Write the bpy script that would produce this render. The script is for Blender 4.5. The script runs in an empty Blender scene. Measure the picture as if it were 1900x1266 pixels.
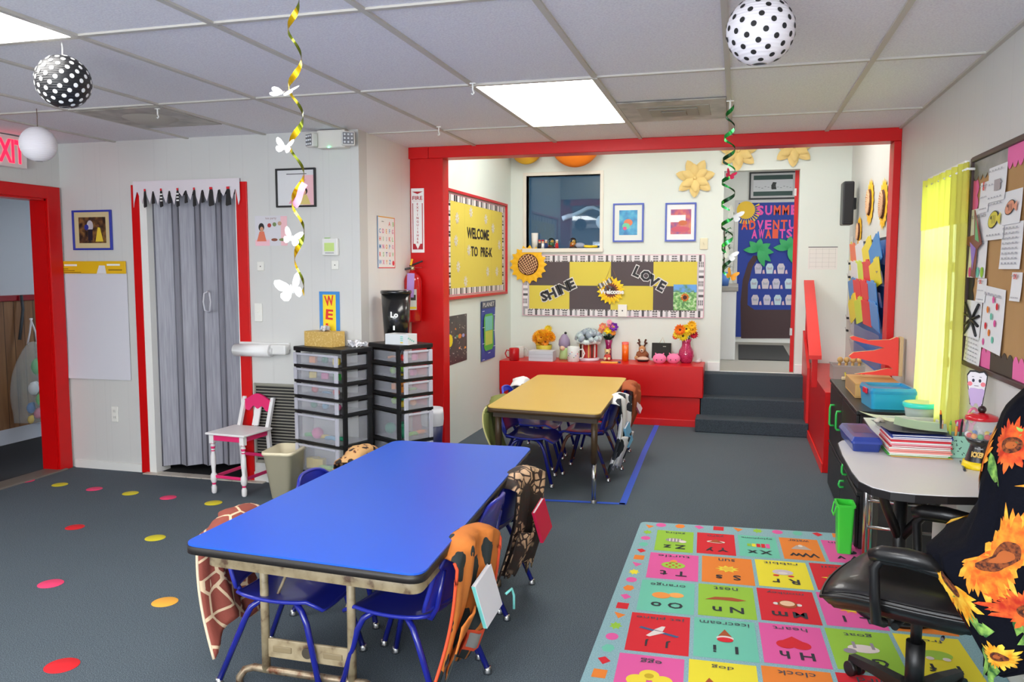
import bpy, bmesh, math, random
from mathutils import Matrix, Vector
random.seed(7)
PI = math.pi
SC = bpy.context.scene
COL = SC.collection
# ---------------------------------------------------------------- camera
CAMH = 1.505
YAW, PITCH, ROLL, FPX = math.radians(15.424), math.radians(5.121), math.radians(0.03), 1512.36
fwd = Vector((-math.sin(YAW)*math.cos(PITCH), math.cos(YAW)*math.cos(PITCH), -math.sin(PITCH)))
rgt = Vector((math.cos(YAW), math.sin(YAW), 0))
upv = rgt.cross(fwd)
R2 = math.cos(ROLL)*rgt + math.sin(ROLL)*upv
U2 = math.cos(ROLL)*upv - math.sin(ROLL)*rgt
cam = bpy.data.objects.new('camera', bpy.data.cameras.new('camera'))
COL.objects.link(cam)
cam.matrix_world = Matrix(((R2.x, U2.x, -fwd.x, 0), (R2.y, U2.y, -fwd.y, 0), (R2.z, U2.z, -fwd.z, CAMH), (0, 0, 0, 1)))
cam.data.sensor_width = 36
cam.data.lens = 36*FPX/1900
cam.data.clip_start = .05
SC.camera = cam
# ---------------------------------------------------------------- view, world, lights
SC.view_settings.view_transform = 'Standard'
SC.view_settings.look = 'None'
SC.view_settings.gamma = 1
SC.view_settings.exposure = 0.76
SC.view_settings.use_curve_mapping = False
W = bpy.data.worlds.new('world'); SC.world = W; W.use_nodes = True
_bg = W.node_tree.nodes['Background']
_bg.inputs[0].default_value = (.80, .90, 1, 1); _bg.inputs[1].default_value = 4.5
PANEL_EMIT = 7.5        # fluorescent troffers in the classroom ceiling
ALCOVE_EMIT = 7.2       # troffer in the alcove ceiling
HALL_EMIT = 5.0

_a = bpy.data.lights.new('rear_fill_light', 'AREA'); _a.shape = 'RECTANGLE'; _a.size = 3.55; _a.size_y = 1.3; _a.energy = 60; _a.color = (1, .98, .97)
_o = bpy.data.objects.new('rear_fill_light', _a); COL.objects.link(_o); _o.location = (-1.4, -1.86, 1.42); _o.rotation_euler = (math.radians(104), 0, 0)   # added fill lamp behind the camera, lifts the ceiling and walls
def ray(u, v):
    return R2*((u-950)/FPX) - U2*((v-633)/FPX) + fwd
def FL(u, v, z=0.0):
    d = ray(u, v); t = (z-CAMH)/d.z; return Vector((d.x*t, d.y*t, z))
def PY(u, v, y):
    d = ray(u, v); t = y/d.y; return Vector((d.x*t, y, CAMH+d.z*t))
def PX(u, v, x):
    d = ray(u, v); t = x/d.x; return Vector((x, d.y*t, CAMH+d.z*t))
# ---------------------------------------------------------------- materials
def lin(c):
    c /= 255.0
    return c/12.92 if c <= .04045 else ((c+.055)/1.055)**2.4
def L3(rgb): return (lin(rgb[0]), lin(rgb[1]), lin(rgb[2]), 1)
_mc = {}
def C(r, g, b, rough=.55, metal=0, emit=0, alpha=1, trans=0, bump=0, bscale=200, coat=0, sheen=0):
    k = (r, g, b, rough, metal, emit, alpha, trans, bump, bscale, coat, sheen)
    if k in _mc: return _mc[k]
    m = bpy.data.materials.new('m_%02x%02x%02x' % (int(r), int(g), int(b))); m.use_nodes = True
    p = m.node_tree.nodes['Principled BSDF']
    p.inputs['Base Color'].default_value = L3((r, g, b))
    p.inputs['Roughness'].default_value = rough
    p.inputs['Metallic'].default_value = metal
    p.inputs['Coat Weight'].default_value = coat
    p.inputs['Sheen Weight'].default_value = sheen
    if trans: p.inputs['Transmission Weight'].default_value = trans
    if alpha < 1: p.inputs['Alpha'].default_value = alpha
    if emit:
        p.inputs['Emission Color'].default_value = L3((r, g, b)); p.inputs['Emission Strength'].default_value = emit
    if bump:
        nt = m.node_tree; n = nt.nodes.new('ShaderNodeTexNoise'); n.inputs['Scale'].default_value = bscale
        tc = nt.nodes.new('ShaderNodeTexCoord'); nt.links.new(tc.outputs['Object'], n.inputs['Vector'])
        bm_ = nt.nodes.new('ShaderNodeBump'); bm_.inputs['Strength'].default_value = bump; bm_.inputs['Distance'].default_value = .004
        nt.links.new(n.outputs['Fac'], bm_.inputs['Height']); nt.links.new(bm_.outputs['Normal'], p.inputs['Normal'])
    _mc[k] = m
    return m
class NT:
    """small node graph helper"""
    def __init__(s, name, rough=.6):
        s.m = bpy.data.materials.new(name); s.m.use_nodes = True; s.t = s.m.node_tree
        s.p = s.t.nodes['Principled BSDF']; s.p.inputs['Roughness'].default_value = rough
        s.tc = s.t.nodes.new('ShaderNodeTexCoord')
    def n(s, typ, **kw):
        nd = s.t.nodes.new(typ)
        for k, v in kw.items():
            if k.startswith('i_'):
                nd.inputs[k[2:].replace('_', ' ')].default_value = v
            else: setattr(nd, k, v)
        return nd
    def l(s, a, b): s.t.links.new(a, b)
    def noise(s, scale, detail=2, coord='Object', vec=None):
        nd = s.n('ShaderNodeTexNoise', i_Scale=scale, i_Detail=detail); s.l(vec or s.tc.outputs[coord], nd.inputs['Vector']); return nd.outputs['Fac']
    def ramp(s, fac, stops, interp='LINEAR'):
        nd = s.n('ShaderNodeValToRGB'); cr = nd.color_ramp; cr.interpolation = interp
        while len(cr.elements) < len(stops): cr.elements.new(.5)
        for e, (p_, c) in zip(cr.elements, stops): e.position = p_; e.color = L3(c)
        s.l(fac, nd.inputs['Fac']); return nd.outputs['Color']
    def mix(s, fac, a, b, mode='MIX'):
        nd = s.n('ShaderNodeMix', data_type='RGBA', blend_type=mode)
        for sock, v in ((nd.inputs[0], fac), (nd.inputs[6], a), (nd.inputs[7], b)):
            if isinstance(v, (int, float)): sock.default_value = v
            elif isinstance(v, tuple): sock.default_value = L3(v)
            else: s.l(v, sock)
        return nd.outputs[2]
    def math(s, op, a, b=0, c=None):
        nd = s.n('ShaderNodeMath', operation=op)
        for i, v in enumerate((a, b) + ((c,) if c is not None else ())):
            if isinstance(v, (int, float)): nd.inputs[i].default_value = v
            else: s.l(v, nd.inputs[i])
        return nd.outputs[0]
    def sep(s, coord='Object'):
        nd = s.n('ShaderNodeSeparateXYZ'); s.l(s.tc.outputs[coord], nd.inputs[0]); return nd.outputs
    def base(s, c):
        if isinstance(c, tuple): s.p.inputs['Base Color'].default_value = L3(c)
        else: s.l(c, s.p.inputs['Base Color'])
    def bump(s, h, strength=.3, dist=.003):
        b = s.n('ShaderNodeBump', i_Strength=strength, i_Distance=dist); s.l(h, b.inputs['Height']); s.l(b.outputs['Normal'], s.p.inputs['Normal'])

def carpet():
    g = NT('carpet', .95)
    c = g.ramp(g.noise(260, 3), [(.3, (46, 56, 64)), (.5, (78, 90, 99)), (.72, (122, 134, 142))])
    c2 = g.mix(g.noise(1.3, 4), c, (56, 68, 76)); g.base(g.mix(.35, c, c2)); g.bump(g.noise(300, 3), .5, .004); return g.m
def panel_wall(name, rgb, axis, period=.305):
    g = NT(name, .42); s = g.sep()
    v = s[axis]
    def line(per, off, w):
        f = g.math('FRACT', g.math('ADD', g.math('DIVIDE', v, per), off)); return g.math('LESS_THAN', f, w/per)
    ln = g.math('MAXIMUM', line(period, .13, .0045), g.math('MAXIMUM', line(period*2, .4, .0045), line(period*1.5, .77, .0045)))
    base = g.mix(g.math('MULTIPLY', g.noise(2.2, 4), .35), rgb, tuple(x*.95 for x in rgb))
    g.base(g.mix(g.math('MULTIPLY', ln, .12), base, tuple(x*.8 for x in rgb)))
    b = g.n('ShaderNodeBump', i_Strength=.6, i_Distance=.002); g.l(g.math('SUBTRACT', 1, ln), b.inputs['Height']); g.l(b.outputs['Normal'], g.p.inputs['Normal'])
    return g.m
def plaster(name, rgb, stain=None):
    g = NT(name, .5); base = g.mix(g.math('MULTIPLY', g.noise(3, 4), .4), rgb, tuple(x*.94 for x in rgb))
    if stain: base = g.mix(g.ramp(g.noise(1.1, 3), [(.55, (0, 0, 0)), (.75, (160, 160, 160))]), base, stain)
    g.base(base); g.bump(g.noise(60, 3), .1); return g.m
def ceiling_mat():
    g = NT('ceiling_tile', .9); f = g.noise(120, 4)
    c = g.ramp(f, [(.35, (226, 223, 231)), (.6, (238, 237, 242))]); g.base(c); g.bump(f, .35, .003); return g.m
def redpaint():
    g = NT('red_gloss_paint', .36); g.base(g.mix(g.math('MULTIPLY', g.noise(9, 4), .5), (212, 5, 9), (188, 3, 7))); g.bump(g.noise(35, 4), .12, .003); g.p.inputs['Specular IOR Level'].default_value = .35; return g.m
def spots(name, base, spot, scale, th=.32, rough=.8, ring=None, stretch=(1, 1, 1)):
    """animal print: distorted cell spots"""
    g = NT(name, rough); mp = g.n('ShaderNodeMapping'); mp.inputs['Scale'].default_value = stretch
    g.l(g.tc.outputs['Object'], mp.inputs[0])
    nz = g.n('ShaderNodeTexNoise', i_Scale=scale*1.6); g.l(mp.outputs[0], nz.inputs['Vector'])
    mx = g.n('ShaderNodeMix', data_type='VECTOR'); mx.inputs[0].default_value = .045; g.l(mp.outputs[0], mx.inputs[4]); g.l(nz.outputs['Color'], mx.inputs[5])
    v = g.n('ShaderNodeTexVoronoi', i_Scale=scale); g.l(mx.outputs[1], v.inputs['Vector'])
    stops = [(0, spot), (th, ring or base), (th+.08, base)] if ring else [(0, spot), (th, base)]
    g.base(g.ramp(v.outputs['Distance'], stops, 'CONSTANT')); g.bump(g.noise(200), .2); return g.m
def cells(name, cell, line, scale, w=.06, rough=.8, cell2=None):
    """giraffe / reptile print: cells with pale edges"""
    g = NT(name, rough); v = g.n('ShaderNodeTexVoronoi', i_Scale=scale, feature='DISTANCE_TO_EDGE'); g.l(g.tc.outputs['Object'], v.inputs['Vector'])
    cc = cell
    if cell2: cc = g.ramp(g.noise(scale*.35, 1), [(.42, cell), (.5, cell2)])
    g.base(g.mix(g.math('LESS_THAN', v.outputs['Distance'], w), cc, line)); g.bump(g.noise(200), .2); return g.m
M_CARPET = carpet(); M_CEIL = ceiling_mat(); M_RED = redpaint()
M_WALLX = panel_wall('white_panel_wall', (212, 212, 209), 0); M_WALLY = panel_wall('white_panel_wall_side', (214, 214, 211), 1, .26)
M_ALC = plaster('alcove_cream_wall', (224, 231, 224)); M_ALCL = plaster('alcove_side_wall', (224, 236, 230), (220, 218, 190))
M_BLK = C(18, 18, 20, .4); M_WHT = C(240, 240, 238, .5); M_CHR = C(190, 190, 192, .2, 1)
M_STEP = NT('dark_step_carpet', .95); M_STEP.base(M_STEP.ramp(M_STEP.noise(240, 3), [(.3, (36, 46, 54)), (.7, (72, 84, 94))])); M_STEP = M_STEP.m
# ---------------------------------------------------------------- mesh builder
_txt = {}
def text_data(s, bold=0, res=2):
    k = (s, bold, res)
    if k not in _txt:
        cu = bpy.data.curves.new('t', 'FONT'); cu.body = s; cu.size = 1; cu.offset = bold; cu.resolution_u = res
        cu.align_x = 'CENTER'; cu.align_y = 'CENTER'
        ob = bpy.data.objects.new('t', cu)
        me = bpy.data.meshes.new_from_object(ob)
        vs = [v.co.copy() for v in me.vertices]; fs = [list(p.vertices) for p in me.polygons]
        x0 = min(v.x for v in vs); x1 = max(v.x for v in vs); y0 = min(v.y for v in vs); y1 = max(v.y for v in vs)
        vs = [Vector((v.x-(x0+x1)/2, v.y-(y0+y1)/2, 0)) for v in vs]
        _txt[k] = (vs, fs, x1-x0, y1-y0)
        bpy.data.objects.remove(ob); bpy.data.curves.remove(cu); bpy.data.meshes.remove(me)
    return _txt[k]
def frame_z(d):
    return Vector(d).to_track_quat('Z', 'Y').to_matrix().to_4x4()
class B:
    def __init__(s): s.v = []; s.f = []; s.mi = []; s.sm = []; s.mats = []; s.M = Matrix.Identity(4)
    def mat(s, m):
        if m not in s.mats: s.mats.append(m)
        return s.mats.index(m)
    def add(s, vs, fs, m, smooth=False, T=None):
        o = len(s.v); X = s.M @ T if T is not None else s.M
        s.v += [X @ Vector(v) for v in vs]; k = s.mat(m)
        for f in fs: s.f.append([o+i for i in f]); s.mi.append(k); s.sm.append(smooth)
        return s
    def bm(s, b, m, smooth=False, T=None):
        b.verts.index_update(); vs = [v.co.copy() for v in b.verts]; fs = [[v.index for v in f.verts] for f in b.faces]; b.free()
        return s.add(vs, fs, m, smooth, T)
    def box(s, c, d, m, bev=0, rot=None, seg=2, smooth=False):
        b = bmesh.new(); bmesh.ops.create_cube(b, size=1, matrix=Matrix.Diagonal((d[0], d[1], d[2], 1)))
        if bev: bmesh.ops.bevel(b, geom=list(b.edges), offset=min(bev, min(d)*.49), segments=seg, affect='EDGES', profile=.5)
        T = Matrix.Translation(c)
        if rot is not None: T = T @ rot
        return s.bm(b, m, smooth, T)
    def bb(s, a, b, m, bev=0):
        return s.box([(a[i]+b[i])/2 for i in range(3)], [abs(b[i]-a[i]) for i in range(3)], m, bev)
    def cyl(s, p0, p1, r0, m, r1=None, n=16, cap=True, smooth=True):
        p0 = Vector(p0); p1 = Vector(p1); r1 = r0 if r1 is None else r1; h = (p1-p0).length
        vs = []; fs = []
        for i in range(n):
            a = 2*PI*i/n; vs += [(r0*math.cos(a), r0*math.sin(a), 0), (r1*math.cos(a), r1*math.sin(a), h)]
        for i in range(n): j = (i+1) % n; fs.append([2*i, 2*j, 2*j+1, 2*i+1])
        T = Matrix.Translation(p0) @ frame_z(p1-p0)
        s.add(vs, fs, m, smooth, T)
        if cap:
            s.add([vs[2*i] for i in range(n)], [list(range(n))[::-1]], m, False, T); s.add([vs[2*i+1] for i in range(n)], [list(range(n))], m, False, T)
        return s
    def lathe(s, prof, m, c=(0, 0, 0), n=24, T=None, a0=0, a1=2*PI):
        """profile of (r, z); m may be a function of ring index"""
        full = abs(a1-a0-2*PI) < 1e-6; k = n if full else n+1
        T0 = Matrix.Translation(c)
        if T is not None: T0 = T0 @ T
        for j in range(len(prof)-1):
            (ra, za), (rb, zb) = prof[j], prof[j+1]
            vs = []; fs = []
            for i in range(k):
                a = a0+(a1-a0)*i/n; ca, sa = math.cos(a), math.sin(a); vs += [(ra*ca, ra*sa, za), (rb*ca, rb*sa, zb)]
            for i in range(n):
                q = (i+1) % k
                if ra < 1e-7: fs.append([2*i, 2*q+1, 2*i+1])
                elif rb < 1e-7: fs.append([2*i, 2*q, 2*i+1])
                else: fs.append([2*i, 2*q, 2*q+1, 2*i+1])
            s.add(vs, fs, m(j) if callable(m) else m, True, T0)
        return s
    def tube(s, pts, r, m, n=10, closed=False, cap=True):
        pts = [Vector(p) for p in pts]; N = len(pts); rr = r if isinstance(r, (list, tuple)) else [r]*N
        vs = []; fs = []; prev = None
        for i, p in enumerate(pts):
            if closed: t = pts[(i+1) % N]-pts[i-1]
            else: t = pts[min(i+1, N-1)]-pts[max(i-1, 0)]
            t.normalize()
            if prev is None:
                a = Vector((0, 0, 1)) if abs(t.z) < .9 else Vector((1, 0, 0)); u = t.cross(a).normalized()
            else: u = (prev-t*prev.dot(t)).normalized()
            prev = u; w = t.cross(u)
            for k in range(n):
                a = 2*PI*k/n; vs.append(p+(u*math.cos(a)+w*math.sin(a))*rr[i])
        for i in range(N if closed else N-1):
            j = (i+1) % N
            for k in range(n): q = (k+1) % n; fs.append([i*n+k, i*n+q, j*n+q, j*n+k])
        if cap and not closed: fs.append([k for k in range(n)][::-1]); fs.append([(N-1)*n+k for k in range(n)])
        return s.add(vs, fs, m, True)
    def ball(s, c, r, m, sub=2, T=None, sc=(1, 1, 1)):
        b = bmesh.new(); bmesh.ops.create_icosphere(b, subdivisions=sub, radius=r, matrix=Matrix.Diagonal((sc[0], sc[1], sc[2], 1)))
        T0 = Matrix.Translation(c)
        if T is not None: T0 = T0 @ T
        return s.bm(b, m, True, T0)
    def prism(s, pts, z0, z1, m, side=None, smooth_side=False):
        """2D outline in local xy, extruded z0..z1 (may be concave)"""
        n = len(pts); area = sum(pts[i][0]*pts[(i+1) % n][1]-pts[(i+1) % n][0]*pts[i][1] for i in range(n))
        if area < 0: pts = pts[::-1]
        b = bmesh.new(); vs = [b.verts.new((p[0], p[1], z1)) for p in pts]; f = b.faces.new(vs); f.normal_update()
        if n > 4: bmesh.ops.triangulate(b, faces=[f])
        b.verts.index_update(); top = [v.co.copy() for v in b.verts]; tf = [[v.index for v in q.verts] for q in b.faces]; b.free()
        s.add(top, tf, m)
        if z1 != z0:
            s.add([(p.x, p.y, z0) for p in top], [q[::-1] for q in tf], m)
            s.add([(p[0], p[1], z) for p in pts for z in (z0, z1)], [[2*i, 2*((i+1) % n), 2*((i+1) % n)+1, 2*i+1] for i in range(n)], side or m, smooth_side)
        return s
    # flat art in the local xy plane, z toward the viewer
    def rect(s, x0, y0, x1, y1, m, z=0): return s.add([(x0, y0, z), (x1, y0, z), (x1, y1, z), (x0, y1, z)], [[0, 1, 2, 3]], m)
    def disc(s, x, y, r, m, z=0, ry=None, n=20, rot=0):
        ry = ry or r; pts = []
        for i in range(n):
            a = 2*PI*i/n; px, py = r*math.cos(a), ry*math.sin(a); pts.append((x+px*math.cos(rot)-py*math.sin(rot), y+px*math.sin(rot)+py*math.cos(rot), z))
        return s.add(pts, [list(range(n))], m)
    def text(s, st, x, y, h, m, z=0, w=None, bold=0, rot=0, depth=0, res=2):
        vs, fs, tw, th = text_data(st, bold, res)
        sy = h/th; sx = (w/tw) if w else sy
        T = Matrix.Translation((x, y, z)) @ Matrix.Rotation(rot, 4, 'Z') @ Matrix.Diagonal((sx, sy, 1, 1))
        s.add(vs, fs, m, False, T)
        return s
    def grid(s, nx, ny, fn, m, smooth=True):
        vs = [fn(i/nx, j/ny) for j in range(ny+1) for i in range(nx+1)]
        fs = [[j*(nx+1)+i, j*(nx+1)+i+1, (j+1)*(nx+1)+i+1, (j+1)*(nx+1)+i] for j in range(ny) for i in range(nx)]
        return s.add(vs, fs, m, smooth)
    def build(s, name, parent=None, M=None):
        me = bpy.data.meshes.new(name); me.from_pydata([tuple(v) for v in s.v], [], s.f)
        for m in s.mats: me.materials.append(m)
        me.polygons.foreach_set('material_index', s.mi); me.polygons.foreach_set('use_smooth', s.sm); me.update()
        b = bmesh.new(); b.from_mesh(me); bmesh.ops.remove_doubles(b, verts=b.verts, dist=2e-5)
        b.to_mesh(me); b.free()
        o = bpy.data.objects.new(name, me); COL.objects.link(o)
        if parent: o.parent = parent
        if M is not None: o.matrix_local = M
        return o
def thing(name, label, cat, M=None, group=None):
    o = bpy.data.objects.new(name, None); COL.objects.link(o); o.empty_display_size = .05
    if M is not None: o.matrix_world = M
    o['label'] = label; o['category'] = cat
    if group: o['group'] = group
    return o
def solo(b, name, label, cat, M=None, group=None):
    o = b.build(name, None, M); o['label'] = label; o['category'] = cat
    if group: o['group'] = group
    return o
def struct(b, name, parent=None, M=None):
    o = b.build(name, parent, M)
    if parent is None: o['kind'] = 'structure'
    return o
def copy_tree(o, M=None, label=None, parent=None, kids=None):
    c = o.copy(); COL.objects.link(c)
    if parent: c.parent = parent; c.matrix_parent_inverse = o.matrix_parent_inverse
    elif M is not None: c.matrix_world = M
    if label: c['label'] = label
    for ch in [x for x in bpy.data.objects if x.parent == o]: copy_tree(ch, parent=c)
    return c
def TR(x, y, z, rz=0): return Matrix.Translation((x, y, z)) @ Matrix.Rotation(rz, 4, 'Z')
def bx(a, b, m, bev=0): return B().bb(a, b, m, bev)
# wall frames: local x right, y up, z out of the wall
def FB(x, z, y): return Matrix(((1, 0, 0, x), (0, 0, -1, y), (0, 1, 0, z), (0, 0, 0, 1)))          # wall that faces -Y
def FR(y, z, x): return Matrix(((0, 0, -1, x), (-1, 0, 0, y), (0, 1, 0, z), (0, 0, 0, 1)))         # wall that faces -X
def FLW(y, z, x): return Matrix(((0, 0, 1, x), (1, 0, 0, y), (0, 1, 0, z), (0, 0, 0, 1)))          # wall that faces +X
def on_back(u0, v0, u1, v1, Y, off=.002):
    a, b = PY(u0, v0, Y), PY(u1, v1, Y); return FB((a.x+b.x)/2, (a.z+b.z)/2, Y-off), b.x-a.x, a.z-b.z
def on_right(u0, vt, vb, u1, X=1.0, off=.002):
    a, b, c = PX(u0, vt, X), PX(u0, vb, X), PX(u1, vb, X); return FR((a.y+c.y)/2, (a.z+b.z)/2, X-off), a.y-c.y, a.z-b.z
def on_left(u0, vt, vb, u1, X, off=.002):
    a, b, c = PX(u0, vt, X), PX(u0, vb, X), PX(u1, vb, X); return FLW((a.y+c.y)/2, (a.z+b.z)/2, X+off), c.y-a.y, a.z-b.z
# ---------------------------------------------------------------- room shell
H = 2.41; LX = -4.83; CY = 4.98; JX = -2.42; RX = 1.0; BY = 5.85; ALX = -2.29; KY = 8.25; AH = 3.0; Y0 = -1.8
PZ = .49                                                         # height of the hall floor above the classroom
struct(bx((LX-.0, Y0, -.1), (RX+.1, KY, 0), M_CARPET), 'floor')
struct(bx((LX-.1, Y0-.1, H), (RX+.1, BY+.13, H+.08), M_CEIL), 'ceiling')
# suspended ceiling grid
gb = B(); M_GRID = C(196, 192, 184, .5)
gx = [-2.5053+.6096*i for i in range(-3, 6)]; gy = [1.484+1.2192*r for r in range(-2, 4)]
for x in gx: gb.bb((x-.012, Y0, H-.009), (x+.012, BY, H+.002), M_GRID)
for y in gy: gb.bb((LX, y-.012, H-.008), (RX, y+.012, H+.002), M_GRID)
gb.bb((RX-.02, Y0, H-.01), (RX, BY, H), M_GRID)
struct(gb, 'trim_1')
# left wall with the red framed opening
OY0, OY1, OZ = 3.75, CY-.14, 2.0
b = B(); b.bb((LX-.1, Y0, 0), (LX, OY0, H), M_WALLY); b.bb((LX-.1, OY1, 0), (LX, CY+.1, H), M_WALLY); b.bb((LX-.1, OY0, OZ), (LX, OY1, H), M_WALLY)
struct(b, 'wall_left')
b = B(); b.bb((LX-.002, OY1, 0), (LX+.02, OY1+.115, OZ+.09), M_RED, .004); b.bb((LX-.002, OY0-.1, OZ), (LX+.019, OY1+.01, OZ+.09), M_RED, .004)
b.bb((LX-.13, OY1-.012, 0), (LX, OY1+.001, OZ), M_RED); b.bb((LX-.13, OY0, OZ-.012), (LX, OY1, OZ), M_RED)
b.bb((LX-.002, OY0-.1, 0), (LX+.02, OY0, OZ), M_RED, .004)
struct(b, 'trim_2')
# small room beyond the opening: white wall, red rail, wood wainscot
g = NT('wood_wainscot', .5); s_ = g.sep(); f = g.math('FRACT', g.math('DIVIDE', s_[1], .1)); ln = g.math('LESS_THAN', f, .06)
wv = g.n('ShaderNodeTexNoise', i_Scale=3.0, i_Detail=5); mp = g.n('ShaderNodeMapping'); mp.inputs['Scale'].default_value = (6, 6, .5); g.l(g.tc.outputs['Object'], mp.inputs[0]); g.l(mp.outputs[0], wv.inputs['Vector'])
g.base(g.mix(ln, g.ramp(wv.outputs['Fac'], [(.3, (112, 72, 44)), (.7, (158, 112, 74))]), (70, 42, 26))); M_WAIN = g.m
BX2 = -6.0
b = B(); b.bb((BX2-.1, 2.4, 0), (BX2, 6.6, 2.4), C(205, 205, 212)); struct(b, 'wall_annex')
b = B(); b.bb((BX2, 6.5, 0), (LX-.1, 6.6, 2.4), C(205, 205, 212)); b.bb((BX2, 2.4, 0), (LX-.1, 2.5, 2.4), C(205, 205, 212)); struct(b, 'wall_annex_side')
struct(bx((BX2, 2.4, 2.4), (LX-.1, 6.6, 2.5), M_CEIL), 'ceiling_annex')
ARZ = PX(20, 548, BX2).z
struct(bx((BX2, 2.5, .13), (BX2+.015, 6.5, ARZ-.05), M_WAIN), 'trim_3')
struct(bx((BX2, 2.5, ARZ-.05), (BX2+.03, 6.5, ARZ), C(150, 14, 30, .3), .005), 'trim_4')
struct(bx((BX2, 2.5, 0), (BX2+.02, 6.5, .13), C(205, 205, 215, .4)), 'baseboard_annex')
struct(bx((BX2-.1, 2.4, -.1), (LX, 6.6, -.002), C(34, 34, 38, .9)), 'floor_annex')
b = B(); b.bb((LX-.12, OY0, -.004), (LX+.04, OY1+.05, .012), C(120, 112, 104, .5, .2), .005); struct(b, 'trim_5')
# curtain wall
HX0, HX1, HZ = -4.085, -3.345, 2.075
b = B(); b.bb((LX, CY, 0), (HX0, CY+.12, H), M_WALLX); b.bb((HX1, CY, 0), (JX, CY+.12, H), M_WALLX); b.bb((HX0, CY, HZ), (HX1, CY+.12, H), M_WALLX)
struct(b, 'wall_curtain_side')
b = B(); b.bb((HX0-.118, CY-.012, 0), (HX0-.05, CY+.001, HZ+.02), M_RED, .003); b.bb((HX1+.0, CY-.012, 0), (HX1+.085, CY+.001, HZ+.02), M_RED, .003); struct(b, 'trim_6')
b = B(); b.bb((HX0-.048, CY-.012, 0), (HX0+.01, CY+.14, HZ), C(236, 236, 232)); b.bb((HX1-.01, CY-.005, 0), (HX1+.001, CY+.14, HZ), C(236, 236, 232)); struct(b, 'trim_7')
b = B(); b.bb((LX+.03, CY-.012, 0), (HX0-.12, CY+.001, .06), C(226, 226, 222)); b.bb((HX1+.085, CY-.012, 0), (JX, CY+.001, .07), C(226, 226, 222)); b.bb((JX, CY, 0), (JX+.012, BY, .07), C(226, 226, 222)); struct(b, 'baseboard_curtain_side')
# closet behind the folding door
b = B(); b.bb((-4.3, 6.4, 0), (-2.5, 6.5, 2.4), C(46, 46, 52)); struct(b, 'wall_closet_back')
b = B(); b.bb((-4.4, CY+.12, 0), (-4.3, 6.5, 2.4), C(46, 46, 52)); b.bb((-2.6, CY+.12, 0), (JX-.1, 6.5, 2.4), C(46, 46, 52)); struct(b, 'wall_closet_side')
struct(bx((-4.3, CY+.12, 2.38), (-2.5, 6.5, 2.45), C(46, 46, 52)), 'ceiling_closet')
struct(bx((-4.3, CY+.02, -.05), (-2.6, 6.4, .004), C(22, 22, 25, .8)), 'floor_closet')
b = B()
for i in range(8): b.bb((-4.16+i*.125, CY-.06, 0), (-4.04+i*.125, CY+.03, .008), C(196, 188, 176, .3), .002)
struct(b, 'trim_8')
# short wall from the closet corner back to the red post
struct(bx((JX-.1, CY+.12, 0), (JX, BY+.0, H), panel_wall('jog_wall', (236, 237, 235), 1, .41)), 'wall_jog')
# red post and beam
b = B(); b.bb((JX, BY, 0), (JX+.265, BY+.13, H), M_RED, .004); struct(b, 'wall_post')
b = B(); b.bb((JX+.162, BY-.03, H-.085), (RX-.0005, BY+.13, H-.0005), M_RED, .004); b.bb((JX, BY-.028, H-.085), (JX+.16, BY, H), M_RED, .003)
b.bb((RX-.045, BY-.03, 0), (RX-.0006, BY+.13, H-.086), M_RED, .004); struct(b, 'trim_9')
struct(bx((JX, BY+.1, H), (RX+.1, BY+.14, AH), M_ALC), 'wall_header')
# right wall with window opening
WY0, WY1, WZ0, WZ1 = 4.22, 4.84, .80, 1.93
b = B(); b.bb((RX, Y0, 0), (RX+.1, WY0, H+.1), M_WALLY); b.bb((RX, WY1, 0), (RX+.1, KY+.1, AH), M_WALLY)
b.bb((RX, WY0, 0), (RX+.1, WY1, WZ0), M_WALLY); b.bb((RX, WY0, WZ1), (RX+.1, WY1, H+.1), M_WALLY); struct(b, 'wall_right')
b = B()
for y in (WY0-.06, WY1): b.bb((RX-.02, y, WZ0-.001), (RX-.0005, y+.06, WZ1+.06), M_WHT, .003)
b.bb((RX-.021, WY0-.059, WZ1+.001), (RX-.0006, WY1+.059, WZ1+.061), M_WHT, .003); b.bb((RX-.04, WY0-.07, WZ0-.05), (RX+.01, WY1+.07, WZ0), M_WHT, .004)
b.bb((RX+.03, WY0, (WZ0+WZ1)/2+.12), (RX+.06, WY1, (WZ0+WZ1)/2+.17), M_WHT, .003)
b.bb((RX+.045, WY0, WZ0), (RX+.05, WY1, WZ1), C(235, 245, 255, .02, trans=1.0)); struct(b, 'window_1')
b = B(); b.bb((RX-.012, Y0, 0), (RX, 4.3, .09), C(222, 222, 216, .4), .003); struct(b, 'baseboard_right')
# rear wall behind the camera
b = B(); b.bb((LX, Y0-.1, 0), (-3.2, Y0, H), M_WALLX); b.bb((.4, Y0-.1, 0), (RX, Y0, H), M_WALLX); b.bb((-3.2, Y0-.1, 0), (.4, Y0, .75), M_WALLX); b.bb((-3.2, Y0-.1, 2.1), (.4, Y0, H), M_WALLX); struct(b, 'wall_rear')
b = B(); b.bb((-3.25, Y0-.02, .7), (.45, Y0+.02, .75), M_WHT); b.bb((-1.45, Y0-.06, .75), (-1.37, Y0-.01, 2.1), M_WHT); struct(b, 'window_added_rear')  # unseen window, added as an opening for the fill lamp
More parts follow.
